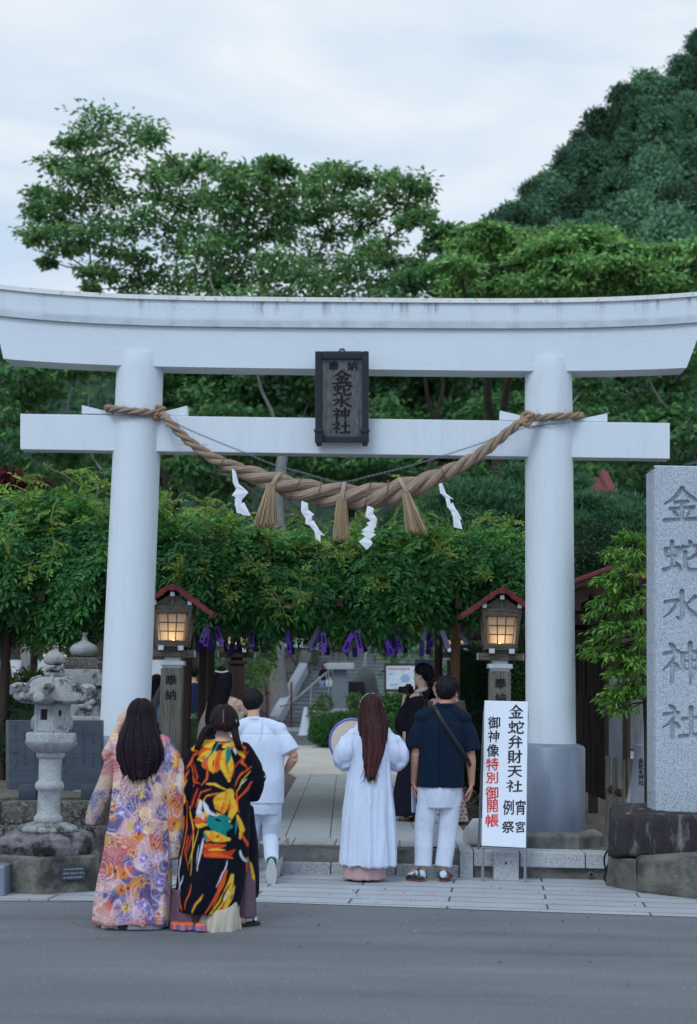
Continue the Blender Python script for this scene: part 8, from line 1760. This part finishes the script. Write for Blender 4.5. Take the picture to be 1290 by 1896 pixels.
mb.stube([(X(513), -.01, Z(1355)), (X(526), -.03, Z(1375)), (X(536), -.045, Z(1394))], [.052, .074, .082], 18); mb.stube([(X(438), 0, Z(1355)), (X(434), .05, Z(1378)), (X(432), .1, Z(1398))], [.052, .074, .08], 18)
mb.tube([(X(468) + .060 * math.cos(a), .0 + .058 * math.sin(a), Z(1334) + .018 * math.cos(a - 1.57) * -1 * .3) for a in np.linspace(0, 2 * math.pi, 25)], [.013] * 25, 8)
yoke_tubes(mb, J, 0.074, 0.064)
def yoke(P, N):
    d = np.zeros_like(P); b = (P[:, 1] < -.05); xx = P[:, 0] - X(480); d[:, 1] = b * (-.012 * np.exp(-(xx / .012) ** 2) + .007 * np.exp(-((np.abs(xx) - .03) / .012) ** 2)) * sstep(Z(1380), Z(1362), P[:, 2]) * -1 * -1; d[:, 1] += b * .006 * np.exp(-((P[:, 2] - Z(1362)) / .006) ** 2); return d
cloth('shirt', mb, T_, .0062, srgb(198, 208, 226), wr=(.006, (7, 7, 3)), fine=(.0025, (22, 22, 6)), smooth=6, seed=21, vf=yoke)
mb = MB(); mb.sloft([ell(Z(1470), X(488), -.005, .145, .12), ell(Z(1492), X(488), -.005, .150, .125), ell(Z(1508), X(487), -.0, .135, .122)])
for hp, kn, an in (('hipL', 'knL', 'anL'), ('hipR', 'knR', 'anR')): h_, k_, a_ = J[hp], J[kn], J[an]; mb.tube([h_ + V3(0, 0, .03), h_.lerp(k_, .5), k_, k_.lerp(a_, .5), a_ + (k_ - a_).normalized() * .015], [.088, .078, .066, .060, .056], 20)
cloth('trousers', mb, T_, .006, srgb(192, 201, 218), wr=(.005, (9, 9, 5)), fine=(.0025, (26, 26, 14)), smooth=3, seed=22)
M_sole = mat('pale_rubber', srgb(186, 186, 182), .8, bump=.004, bscale=140); M_green = mat('green_canvas', srgb(34, 70, 66), .8)
a_, t_ = J['anR'], J['toR']; up_ = V3(0, .9, .35).normalized(); hl = q3(502, 1590, -.30); te = q3(503, 1642, -.26)
mb = MB(); shoe(mb, hl, te, .046, .07, up_); mb.build('raised_shoe', M_green, T_, smooth=True); mb = MB(); sole(mb, hl - V3(0, .012, .0), te - V3(0, .012, 0), .047, .022, up_); mb.build('raised_sole', M_sole, T_, bevel=.004)
mb = MB(); shoe(mb, V3(X(463), .16, .03), V3(X(460), .42, .045), .045, .07); mb.build('shoe', M_green, T_, smooth=True)
short_hair(T_, J['head'], s, -.15, 0, srgb(30, 28, 30), 31)

# ---- woman in the white dress with the drum
F = Fig('woman in a long white dress with waist-length reddish brown hair', 678, 1632)
T_ = F.t; X, Z = F.x, F.z; H = Z(1283); s = H / 1.70
J = dict(head=V3(X(686), .02, Z(1316)), neck=V3(X(686), 0, Z(1338)), shL=V3(X(658), 0, Z(1360)), shR=V3(X(714), 0, Z(1360)), elL=V3(X(638), -.01, Z(1402)), wrL=V3(X(630), .15, Z(1421)), hdL=V3(-.3, .9, 0), pnL=V3(0, 0, 1), elR=V3(X(738), -.01, Z(1402)), wrR=V3(X(722), .14, Z(1416)), hdR=V3(-.6, .7, 0), pnR=V3(0, 0, 1), curlL=.7, curlR=.7)
body(T_, H, J)
mb = MB(); mb.sloft([ell(Z(1338), X(686), 0, .06, .06), ell(Z(1344), X(686), 0, .085, .07), ell(Z(1356), X(686), 0, .125, .095), ell(Z(1385), X(686), 0, .165, .12), ell(Z(1425), X(685), 0, .170, .13, fold=.05, k=11), ell(Z(1480), X(684), 0, .195, .16, fold=.085, k=11), ell(Z(1540), X(684), 0, .217, .185, fold=.10, k=11), ell(Z(1597), X(684), 0, .232, .20, fold=.105, k=11), ell(Z(1600), X(684), 0, .22, .19, fold=.105, k=11)])
mb.stube([(X(657), 0, Z(1362)), (X(646), 0, Z(1380)), (X(639), .0, Z(1398)), (X(635), .05, Z(1413)), (X(631), .10, Z(1419))], [.050, .080, .092, .082, .048], 18)
mb.stube([(X(715), 0, Z(1362)), (X(727), 0, Z(1380)), (X(735), .0, Z(1398)), (X(734), .05, Z(1412)), (X(728), .10, Z(1416))], [.050, .080, .090, .08, .048], 18)
yoke_tubes(mb, J, 0.066, 0.056)
cloth('dress', mb, T_, .0062, srgb(198, 207, 226), wr=(.015, (17, 17, .9)), fine=(.004, (36, 36, 3)), smooth=3, seed=31)
mb = MB(); mb.sloft([ell(Z(1570), X(678), .0, .17, .14), ell(Z(1626), X(677), .0, .178, .145, fold=.05, k=13)]); cloth('pink_underskirt', mb, T_, .006, srgb(186, 152, 152), wr=(.008, (18, 18, 2)), seed=32)
mb = MB()
for dx in (0, 3): mb.tube([V3(X(684 + dx), -.155 - .006 * k, Z(1448 + 9 * k)) + V3(.002 * math.sin(k * 2 + dx), 0, 0) for k in range(6)], .004, 5)
mb.build('sash_ends', mat('white_cord', srgb(222, 226, 236), .8), T_, smooth=True)
M_brownshoe = mat('brown_leather', srgb(108, 66, 54), .5, var=.1)
for x0, x1 in ((661, 658), (691, 696)):
    mb = MB(); shoe(mb, V3(X(x0), -.085, .004), V3(X(x1), .14, .004), .047, .06); mb.build('shoe', M_brownshoe, T_, smooth=True)
hc = J['head'] + V3(0, -.012, .018)
hr_ = long_hair(T_, hc, (.088, .110, .108), [(Z(1330), X(687), .0, .104, .12), (Z(1355), X(690), -.02, .118, .14), (Z(1395), X(690), -.02, .112, .155), (Z(1425), X(688), -.02, .09, .16), (Z(1455), X(685), -.02, .05, .16)], 1.9, 1.2, srgb(56, 33, 32), 7, rag=.2, part=True, wisps=120)
mb = MB(); mb.tube([hc + V3(.094 * math.sin(a), .035 + .01 * math.cos(a), .118 * math.cos(a) - .004) for a in np.linspace(-1.65, 1.65, 28)], .012, 8, True, .5); me = mb.mesh('headband'); setcol(me, np.where((vnoise(verts(me), 70) > .52)[:, None], np.array(srgb(206, 196, 204)), np.array(srgb(120, 72, 96)))); link('headband', me, M_fabric, T_, smooth=True)
dc = V3(F.b.x + X(651), F.b.y + .21, Z(1378)); dm = thing('frame_drum', 'round drum with a purple-blue rim and cream skin held beside the white dress', 'drum', dc, R(-8))
rr_ = 42.5 * F.k
mb = MB(); mb.tube([(rr_ * math.cos(a), 0, rr_ * math.sin(a)) for a in np.linspace(0, 2 * math.pi, 65)], .012, 8); mb.loft([[(r * math.cos(a), y, r * math.sin(a)) for a in np.linspace(0, 2 * math.pi, 64, endpoint=False)] for r, y in ((rr_ * .985, -.005), (rr_ * .985, .075), (rr_ * .96, .075), (rr_ * .96, -.004))], False)
mb.build('rim', mat('purple_blue_lacquer', srgb(108, 104, 186), .35, var=.08), dm, smooth=True, split=50); mb = MB(); mb.lathe([(.001, 0), (rr_ * .95, 0), (rr_ * .95, .004), (.001, .004)], seg=64); mb.v = [(p[0], p[2] - .006, p[1]) for p in mb.v]; mb.build('drum_skin', mat('drum_skin', srgb(206, 190, 176), .7, var=.05, vscale=8), dm)
for q in range(8):
    a = q * math.pi / 4 + .35; mb = MB(); c = V3(rr_ * 1.03 * math.cos(a), 0.01, rr_ * 1.03 * math.sin(a)); mb.tube([c, c + V3(0, .06, 0)], .006, 8); mb.ball(c, .009, 8, 6); mb.build('tuning_lug', M_aluminium, dm, smooth=True)

# ---- man in the navy shirt
F = Fig('man in a dark navy short-sleeved shirt and cropped white trousers', 806, 1632)
T_ = F.t; X, Z = F.x, F.z; H = Z(1252); s = H / 1.70
J = dict(head=V3(X(829), .03, Z(1285)), neck=V3(X(824), 0, Z(1312)), shL=V3(X(783), 0, Z(1330)), shR=V3(X(858), 0, Z(1330)), elL=V3(X(771), -.02, Z(1396)), wrL=V3(X(768), .05, Z(1449)), hdL=V3(0, .12, -1), elR=V3(X(872), -.02, Z(1398)), wrR=V3(X(875), .03, Z(1449)), hdR=V3(-.06, .1, -1), hipL=V3(X(796), 0, Z(1465)), hipR=V3(X(837), 0, Z(1465)), knL=V3(X(787), .01, Z(1540)), anL=V3(X(786), -.02, Z(1612)), toL=V3(X(762), .13, .035), knR=V3(X(832), .01, Z(1540)), anR=V3(X(824), -.02, Z(1612)), toR=V3(X(832), .15, .035), curlR=.5, curlL=.7)
body(T_, H, J, male=True, yaw=-.45, skin=np.array(srgb(190, 140, 118)))
mb = MB(); mb.sloft([ell(Z(1309), X(824), .0, .064, .064), ell(Z(1316), X(823), -.0, .085, .07), ell(Z(1330), X(821), -.01, .135, .10), ell(Z(1352), X(819), -.01, .185, .135, sq=.92), ell(Z(1400), X(818), -.01, .200, .145, sq=.82), ell(Z(1440), X(817), -.01, .198, .15, sq=.8), ell(Z(1457), X(817), -.01, .200, .15, sq=.8), ell(Z(1458.5), X(817), -.01, .19, .14, sq=.8)])
mb.stube([(X(785), 0, Z(1333)), (X(775), -.005, Z(1360)), (X(769), -.015, Z(1388))], [.054, .074, .082], 18); mb.stube([(X(857), 0, Z(1333)), (X(867), -.005, Z(1360)), (X(874), -.015, Z(1391))], [.054, .074, .082], 18)
mb.tube([(X(824) + .065 * math.cos(a), .002 + .064 * math.sin(a), Z(1308)) for a in np.linspace(0, 2 * math.pi, 25)], [.015] * 25, 8)
yoke_tubes(mb, J, 0.078, 0.071)
def pleat(P, N):
    d = np.zeros_like(P); b = (P[:, 1] < -.05); xx = P[:, 0] - X(818); d[:, 1] = b * (-.014 * np.exp(-((xx - .006) / .010) ** 2) + .010 * np.exp(-((xx + .02) / .012) ** 2)) * sstep(Z(1338), Z(1350), P[:, 2]); d[:, 1] += b * .006 * np.exp(-((P[:, 2] - Z(1337)) / .005) ** 2); return d
cloth('shirt', mb, T_, .0062, srgb(15, 30, 48), wr=(.006, (7, 7, 3)), fine=(.0025, (20, 20, 6)), smooth=6, seed=41, vf=pleat)
mb = MB(); mb.sloft([ell(Z(1440), X(817), -.005, .165, .125), ell(Z(1465), X(817), -.01, .175, .135), ell(Z(1496), X(816), -.005, .145, .128)])
for a_, w_ in (('L', 1), ('R', 1)):
    h_, k_, an = J['hip' + a_], J['kn' + a_], J['an' + a_]; e = V3(an.x, an.y, Z(1604)); mb.tube([h_ + V3(0, 0, .02), h_.lerp(k_, .5), k_, k_.lerp(e, .5), e], [.098, .090, .080, .074, .070], 22)
cloth('cropped_trousers', mb, T_, .006, srgb(196, 203, 218), wr=(.005, (9, 9, 5)), fine=(.0025, (26, 26, 12)), smooth=3, seed=42)
Pst = [(802, 1308, -.055), (806, 1316, -.115), (816, 1335, -.158), (832, 1358, -.165), (850, 1385, -.16), (864, 1405, -.12), (872, 1420, -.03)]
Pq, _, _ = resample([(V3(X(x), y, Z(q)), 1) for x, q, y in Pst], 40); mb = MB(); mb.tube([Vector(p) for p in Pq], .017, 8, True, .35); mb.build('shoulder_strap', M_black, T_, smooth=True)
M_sock = mat('pale_blue_sock', srgb(184, 204, 220), .9); M_sandal = mat('dark_sandal', srgb(44, 50, 64), .7); M_brown = mat('brown_strap', srgb(84, 58, 54), .7); M_gum = mat('gum_sole', srgb(112, 70, 58), .8)
for a_, hx, tx2, dy in (('L', 788, 757, .10), ('R', 822, 833, .17)):
    h_ = V3(X(hx), -.085, .0); t_ = V3(X(tx2), -.085 + dy + .04, .0); up_ = V3(0, 0, 1)
    mb = MB(); sole(mb, h_, t_, .052, .022); mb.build('gum_sole', M_gum, T_, bevel=.004); mb = MB(); sole(mb, h_ + V3(0, 0, .0225), t_ + V3(0, 0, .0225), .050, .018); mb.build('footbed', M_sandal, T_, bevel=.003)
    mb = MB(); shoe(mb, h_ + V3(0, .012, .041), h_.lerp(t_, .94) + V3(0, 0, .041), .040, .06); mb.build('sock', M_sock, T_, smooth=True)
    d = (t_ - h_).normalized(); sdv_ = d.cross(up_)
    for f, hh in ((.12, .105), (.42, .085), (.72, .062)):
        c = h_.lerp(t_, f); mb = MB(); mb.tube([c + sdv_ * .054 + V3(0, 0, .03), c + sdv_ * .044 + V3(0, 0, hh * .75), c + V3(0, 0, hh + .002) + (d * .05 if f < .2 else V3(0, 0, 0)), c - sdv_ * .044 + V3(0, 0, hh * .75), c - sdv_ * .054 + V3(0, 0, .03)], .011, 8, True, .5); mb.build('strap', M_brown, T_, smooth=True)
short_hair(T_, J['head'], s, -.45, 0, srgb(28, 26, 30), 33, top=.022)
pp = F.b + V3(X(768), .05, Z(1472)); mb = MB(); mb.hexa([(-.02, -.05, -.16), (.028, .06, -.175), (.030, .06, -.175), (-.018, -.05, -.16), (-.025, -.06, .06), (.010, .06, .05), (.012, .06, .05), (-.023, -.06, .06)])
o = mb.build('folded_paper', mat('leaflet', srgb(200, 206, 222), .7)); o.location = pp; tag(o, 'folded white leaflet held in the left hand of the navy-shirted man', 'leaflet')

# ---- woman in black with a camera, on the path
F = Fig('woman in a black blouse and long black skirt turning left with a camera', 765, 1520, PZ)
T_ = F.t; X, Z = F.x, F.z; H = Z(1228); s = H / 1.70
J = dict(head=V3(X(783), .0, Z(1252)), neck=V3(X(783), 0, Z(1278)), shL=V3(X(763), .06, Z(1295)), shR=V3(X(800), -.06, Z(1295)), elL=V3(X(746), .06, Z(1345)), wrL=V3(X(751), .2, Z(1290)), hdL=V3(.2, .4, 1), pnL=V3(.6, .3, 0), elR=V3(X(790), .12, Z(1345)), wrR=V3(X(770), .26, Z(1300)), hdR=V3(-.5, .4, .6), pnR=V3(-.3, .2, 0))
body(T_, H, J, yaw=1.05, voxel=.007, skin=np.array(srgb(214, 178, 160)))
mb = MB(); mb.sloft([ell(Z(1290), X(783), 0, .11, .09), ell(Z(1300), X(781), 0, .16, .12), ell(Z(1340), X(779), 0, .165, .14), ell(Z(1390), X(776), 0, .15, .13), ell(Z(1400), X(775), 0, .15, .13)]); mb.stube([(X(765), .04, Z(1298)), (X(753), .05, Z(1325)), (X(749), .06, Z(1345)), (X(752), .12, Z(1352))], [.065, .09, .095, .06], 16); mb.stube([(X(800), -.03, Z(1300)), (X(806), .0, Z(1340)), (X(792), .12, Z(1350))], [.065, .085, .07], 16)
yoke_tubes(mb, J, 0.06, 0.066)
cloth('black_blouse', mb, T_, .008, srgb(40, 36, 46), m=M_sheer, wr=(.008, (8, 8, 3)), seed=51)
mb = MB(); mb.sloft([ell(Z(1385), X(776), 0, .15, .13), ell(Z(1440), X(770), 0, .185, .16, fold=.04, k=12), ell(Z(1495), X(766), 0, .215, .19, fold=.06, k=12), ell(Z(1508), X(766), 0, .22, .19, fold=.06, k=12)]); cloth('black_skirt', mb, T_, .008, srgb(30, 30, 42), wr=(.012, (13, 13, 1.6)), seed=52)
for x0 in (757, 776): mb = MB(); shoe(mb, V3(X(x0), -.08, .004), V3(X(x0) - .06, .14, .004), .045, .06); mb.build('shoe', mat('tan_leather', srgb(150, 112, 82), .6), T_, smooth=True)
hc = J['head'] + V3(0, -.004, .012); ca, sa = math.cos(1.05), math.sin(1.05)
hh = short_hair(T_, J['head'], s, 1.05, 0, srgb(22, 20, 26), 53, top=.02); mb = MB()
mb.ball(hc + V3(.075, -.055, -.02), (.05, .045, .05), 16, 12); me = mb.mesh('bun'); displace(me, .008, 40, 2); setcol(me, np.array(srgb(22, 20, 26)) * (.5 + 1.1 * vnoise(verts(me) * np.array([1, 1, 4]), 40))[:, None]); link('bun', me, M_hair, T_, smooth=True)
mb = MB(); Pq, Rq, _ = resample([(hc + V3(.08, -.06, -.05), .045), (V3(X(803), -.07, Z(1285)), .05), (V3(X(806), -.08, Z(1320)), .05), (V3(X(803), -.08, Z(1350)), .035), (V3(X(800), -.08, Z(1368)), .01)], 40); mb.tube([Vector(p) for p in Pq], list(Rq), 28, True, .7); me = mb.mesh('ponytail'); Pm = verts(me); n_ = normals(me); stn = vnoise(Pm * np.array([90, 90, 3])); me.vertices.foreach_set('co', (Pm + n_ * (.008 * (stn - .5))[:, None]).ravel()); setcol(me, np.array(srgb(24, 20, 24)) * (.5 + 1.1 * stn)[:, None]); link('ponytail', me, M_hair, T_, smooth=True)
mb = MB(); mb.tube([J['neck'] + V3(.068 * math.cos(a), .062 * math.sin(a), .0 + .02 * math.cos(a)) for a in np.linspace(0, 2 * math.pi, 25)], .022, 10); me = mb.mesh('scarf'); displace(me, .008, 26, 2); link('scarf', me, mat('cream_scarf', srgb(206, 200, 192), .9), T_, smooth=True)
mb = MB(); mb.tube([V3(X(775), .06, Z(1285)), V3(X(777), -.08, Z(1284)), V3(X(786), -.135, Z(1300)), V3(X(797), -.14, Z(1312))], .012, 8, True, .4); mb.build('bag_strap', M_black, T_, smooth=True)
cp = F.b + V3(X(758), .22, Z(1278)); cm_ = thing('camera', 'black camera held up by the woman in black', 'camera', cp, 1.1)
mb = MB(); mb.box((0, 0, 0), (.13, .06, .085)); mb.box((0, .0, .05), (.05, .05, .03)); mb.build('camera_body', M_black, cm_, bevel=.006); mb = MB(); mb.tube([(0, .03, 0), (0, .11, 0)], .036, 18); mb.build('lens', M_black, cm_, smooth=True, split=40)

# ---- woman with glasses facing the camera, half hidden
F = Fig('woman with glasses and long brown hair half hidden behind the navy-shirted man', 824, 1524, PZ)
T_ = F.t; X, Z = F.x, F.z; H = Z(1247); s = H / 1.70; T_.rotation_euler = (0, 0, math.pi - .25)
cxx = -(X(824)); J = dict(head=V3(.055, .02, Z(1274)), neck=V3(.045, 0, Z(1300)))
J = body(T_, H, J, voxel=.007, skin=np.array(srgb(214, 172, 152)))
mb = MB(); mb.sloft([ell(Z(1302), .04, 0, .06, .06), ell(Z(1318), .03, 0, .12, .09), ell(Z(1360), .0, 0, .15, .12), ell(Z(1410), 0, 0, .16, .13)]); mb.tube([J['shL'], J['elL'], J['wrL']], [.065, .065, .06], 14); mb.tube([J['shR'], J['elR'], J['wrR']], [.065, .065, .06], 14); cloth('cardigan', mb, T_, .008, srgb(96, 84, 82), seed=61)
mb = MB(); mb.sloft([ell(Z(1405), 0, 0, .15, .13), ell(Z(1460), -.01, 0, .195, .16, fold=.03), ell(Z(1515), -.02, 0, .24, .19, fold=.05), ell(Z(1519), -.02, 0, .235, .19, fold=.05)])
def dots(P):
    C = np.tile(np.array(srgb(196, 166, 164)), (len(P), 1)); u = np.arctan2(P[:, 0], P[:, 1]) * .21 / .045; v = P[:, 2] / .04; r = np.floor(v); fu = (u + .5 * (r % 2)) % 1 - .5; fv = v % 1 - .5; return blend(C, sstep(.26, .18, np.hypot(fu, fv)), srgb(36, 30, 36))
cloth('polka_dot_skirt', mb, T_, .006, 0, paint=dots, wr=(.010, (12, 12, 1.6)), seed=62)
for x0 in (-.08, .08): mb = MB(); shoe(mb, V3(x0, -.08, .004), V3(x0, .14, .004), .045, .06); mb.build('shoe', M_brownshoe, T_, smooth=True)
hc = J['head'] + V3(0, -.01, .014); long_hair(T_, hc, (.088, .108, .106), [(hc.z - .08, hc.x, hc.y, .10, .11), (Z(1305), .045, -.0, .165, .135), (Z(1345), .045, -.0, .15, .15)], 1.75, 2.7, srgb(52, 34, 32), 13, wisps=30)
mb = MB()
for e in (-1, 1): mb.tube([J['head'] + V3(e * .033 + .024 * math.cos(a), .098, .006 + .019 * math.sin(a)) * 1.0 * 1 for a in np.linspace(0, 2 * math.pi, 20)], .0022, 5)
mb.tube([J['head'] + V3(-.01, .1, .008), J['head'] + V3(.01, .1, .008)], .002, 5); mb.build('glasses', M_black, T_, smooth=True)

# ---- woman in pale beige at the left of the path
F = Fig('woman in a pale beige off-shoulder dress with long black hair and a hair ornament', 404, 1528, PZ)
T_ = F.t; X, Z = F.x, F.z; H = Z(1236); s = H / 1.70
J = dict(head=V3(X(409), .0, Z(1263)), neck=V3(X(411), 0, Z(1287)), shL=V3(X(388), .03, Z(1302)), shR=V3(X(437), -.02, Z(1302)), elL=V3(X(378), .05, Z(1355)), wrL=V3(X(390), .2, Z(1370)), elR=V3(X(452), .04, Z(1318)), wrR=V3(X(436), .22, Z(1318)), hdR=V3(-.4, .6, .4), pnR=V3(-1, 0, 0))
body(T_, H, J, yaw=-.75, voxel=.007, skin=np.array(srgb(214, 174, 154)))
mb = MB(); mb.sloft([ell(Z(1310), X(413), 0, .155, .115), ell(Z(1325), X(412), 0, .155, .125), ell(Z(1360), X(408), 0, .15, .13), ell(Z(1420), X(405), 0, .20, .17, fold=.04), ell(Z(1515), X(402), 0, .27, .22, fold=.06), ell(Z(1524), X(402), 0, .26, .22, fold=.06)]); mb.stube([(X(390), .03, Z(1312)), (X(379), .04, Z(1345)), (X(376), .05, Z(1400)), (X(374), .04, Z(1440))], [.05, .07, .09, .05], 14, True, .6); mb.stube([(X(440), .0, Z(1318)), (X(438), .02, Z(1345)), (X(434), .03, Z(1372))], [.05, .045, .03], 12, True, .5)
cloth('beige_dress', mb, T_, .0075, srgb(212, 198, 184), m=M_sheer, wr=(.010, (12, 12, 2)), seed=71)
for x0 in (392, 414): mb = MB(); shoe(mb, V3(X(x0), -.08, .004), V3(X(x0), .14, .004), .045, .05); mb.build('shoe', mat('beige_shoe', srgb(190, 170, 150), .6), T_, smooth=True)
hc = J['head'] + V3(0, -.01, .014); hr_ = long_hair(T_, hc, (.087, .107, .106), [(hc.z - .06, hc.x - .004, hc.y, .092, .115), (Z(1300), X(402), -.01, .10, .135), (Z(1340), X(399), -.02, .105, .15), (Z(1385), X(397), -.02, .08, .15)], 1.35, 1.15, srgb(22, 20, 24), 15, wisps=40)
mb = MB(); mb.ball(hc + V3(-.012, -.03, .105), (.05, .05, .035), 16, 12); me = mb.mesh('top_knot'); displace(me, .006, 40, 2); setcol(me, np.array(srgb(22, 20, 24)) * (.5 + 1.0 * vnoise(verts(me), 90))[:, None]); link('top_knot', me, M_hair, T_, smooth=True)
mb = MB(); M_pearl = mat('pearl', srgb(216, 210, 200), .3)
for k in range(11): a = -1.5 + 3.0 * k / 10; mb.ball(hc + V3(-.012 + .06 * math.sin(a), -.03 - .062 * math.cos(a), .088 - .006 * math.cos(a * 2)), .011, 8, 6)
mb.build('pearl_ornament', M_pearl, T_, smooth=True); mb = MB()
for k in range(6): mb.ball(J['head'] + V3(.068, -.035, -.045 - .02 * k), .006, 8, 6)
mb.build('earring', M_pearl, T_, smooth=True)

# ---- small figures further back
def small(label, px, py, z, top, rz, topc, botc, hairc, skirt=False, longhair=True):
    F = Fig(label, px, py, z, rz); T_ = F.t; H = F.z(top); s = H / 1.7; J = body(T_, H, {}, voxel=.010, yaw=0)
    mb = MB(); mb.sloft([ell(1.44 * s, 0, 0, .07 * s, .07 * s), ell(1.40 * s, 0, 0, .16 * s, .1 * s), ell(1.2 * s, 0, 0, .18 * s, .13 * s), ell(.93 * s, 0, 0, .18 * s, .14 * s)]); mb.tube([J['shL'], J['elL']], [.065 * s, .07 * s], 12); mb.tube([J['shR'], J['elR']], [.065 * s, .07 * s], 12); cloth('top', mb, T_, .012, topc, seed=int(px))
    mb = MB()
    if skirt: mb.sloft([ell(.97 * s, 0, 0, .16 * s, .13 * s), ell(.3 * s, 0, 0, .25 * s, .2 * s, fold=.05)])
    else:
        mb.sloft([ell(1.0 * s, 0, 0, .155 * s, .125 * s), ell(.84 * s, 0, 0, .165 * s, .13 * s)])
        for a in 'LR': mb.tube([J['hip' + a], J['kn' + a], J['an' + a]], [.095 * s, .075 * s, .065 * s], 14)
    cloth('skirt' if skirt else 'trousers', mb, T_, .012, botc, seed=int(px) + 1)
    mb = MB(); [shoe(mb, V3(x0 * s, -.08, .004), V3(x0 * s, .15, .004), .045, .06) for x0 in (-.09, .1)]; mb.build('shoes', M_black, T_, smooth=True)
    hc = J['head'] + V3(0, -.01, .014) * s
    if longhair: long_hair(T_, hc, (.088 * s, .108 * s, .106 * s), [(hc.z - .08, 0, hc.y, .10 * s, .12 * s), (1.3 * s, 0, 0, .14 * s, .13 * s), (1.15 * s, 0, 0, .12 * s, .13 * s)], 1.8, 1.6, hairc, int(px), wisps=0, nth=90, nt=80)
    else: short_hair(T_, J['head'], s, 0, 0, hairc, int(px))
    return F, J
stz = lambda D: PZ + (TZ - PZ) * (int((D - 58.5) / 10.5 * 23) + 1) / 24
bD = 61.2; zz_ = stz(bD) ; p_ = at(604, 1300, bD); py_ = None
F, J = small('woman in a black top and light blue jeans coming down the stone stairway', 604, 1280 - (zz_ - 1.6) * 3000 / bD - .0 + (604 - 645) * math.tan(ROLL), zz_, 1280 - (zz_ + 1.55 - 1.6) * 3000 / bD - .7, math.pi, srgb(24, 24, 30), srgb(126, 156, 190), srgb(48, 32, 32))
bg_ = thing('shoulder_bag', 'pale shoulder bag carried by the woman on the stone stairway', 'bag', F.b + V3(.2, -.16, .75)); mb = MB(); mb.sloft([ell(-.12, 0, 0, .15, .06, 20), ell(.0, 0, 0, .17, .07, 20), ell(.12, 0, 0, .14, .05, 20)]); mb.build('bag_body', MATS['canvas'], bg_, smooth=True, split=60); mb = MB(); mb.tube([(-.13, 0, .1), (-.16, .06, .4), (-.1, .12, .62)], .012, 6); mb.build('strap', MATS['canvas'], bg_, smooth=True)
def gy(px, D, z): return 1280 - (z - 1.6) * 3000 / D + (px - 645) * math.tan(ROLL)
F, J = small('woman in a pale blue top behind the gap between the left pillar and lantern post', 287, gy(287, 24, PZ), PZ, gy(287, 24, PZ + 1.56), -.3, srgb(120, 146, 176), srgb(40, 44, 60), srgb(24, 22, 26), skirt=True)
F, J = small('man in a dark patterned navy shirt walking behind the left pergola posts', 357, gy(357, 27, PZ), PZ, gy(357, 27, PZ + 1.74), .3, srgb(38, 48, 76), srgb(190, 194, 204), srgb(26, 24, 26), longhair=False)
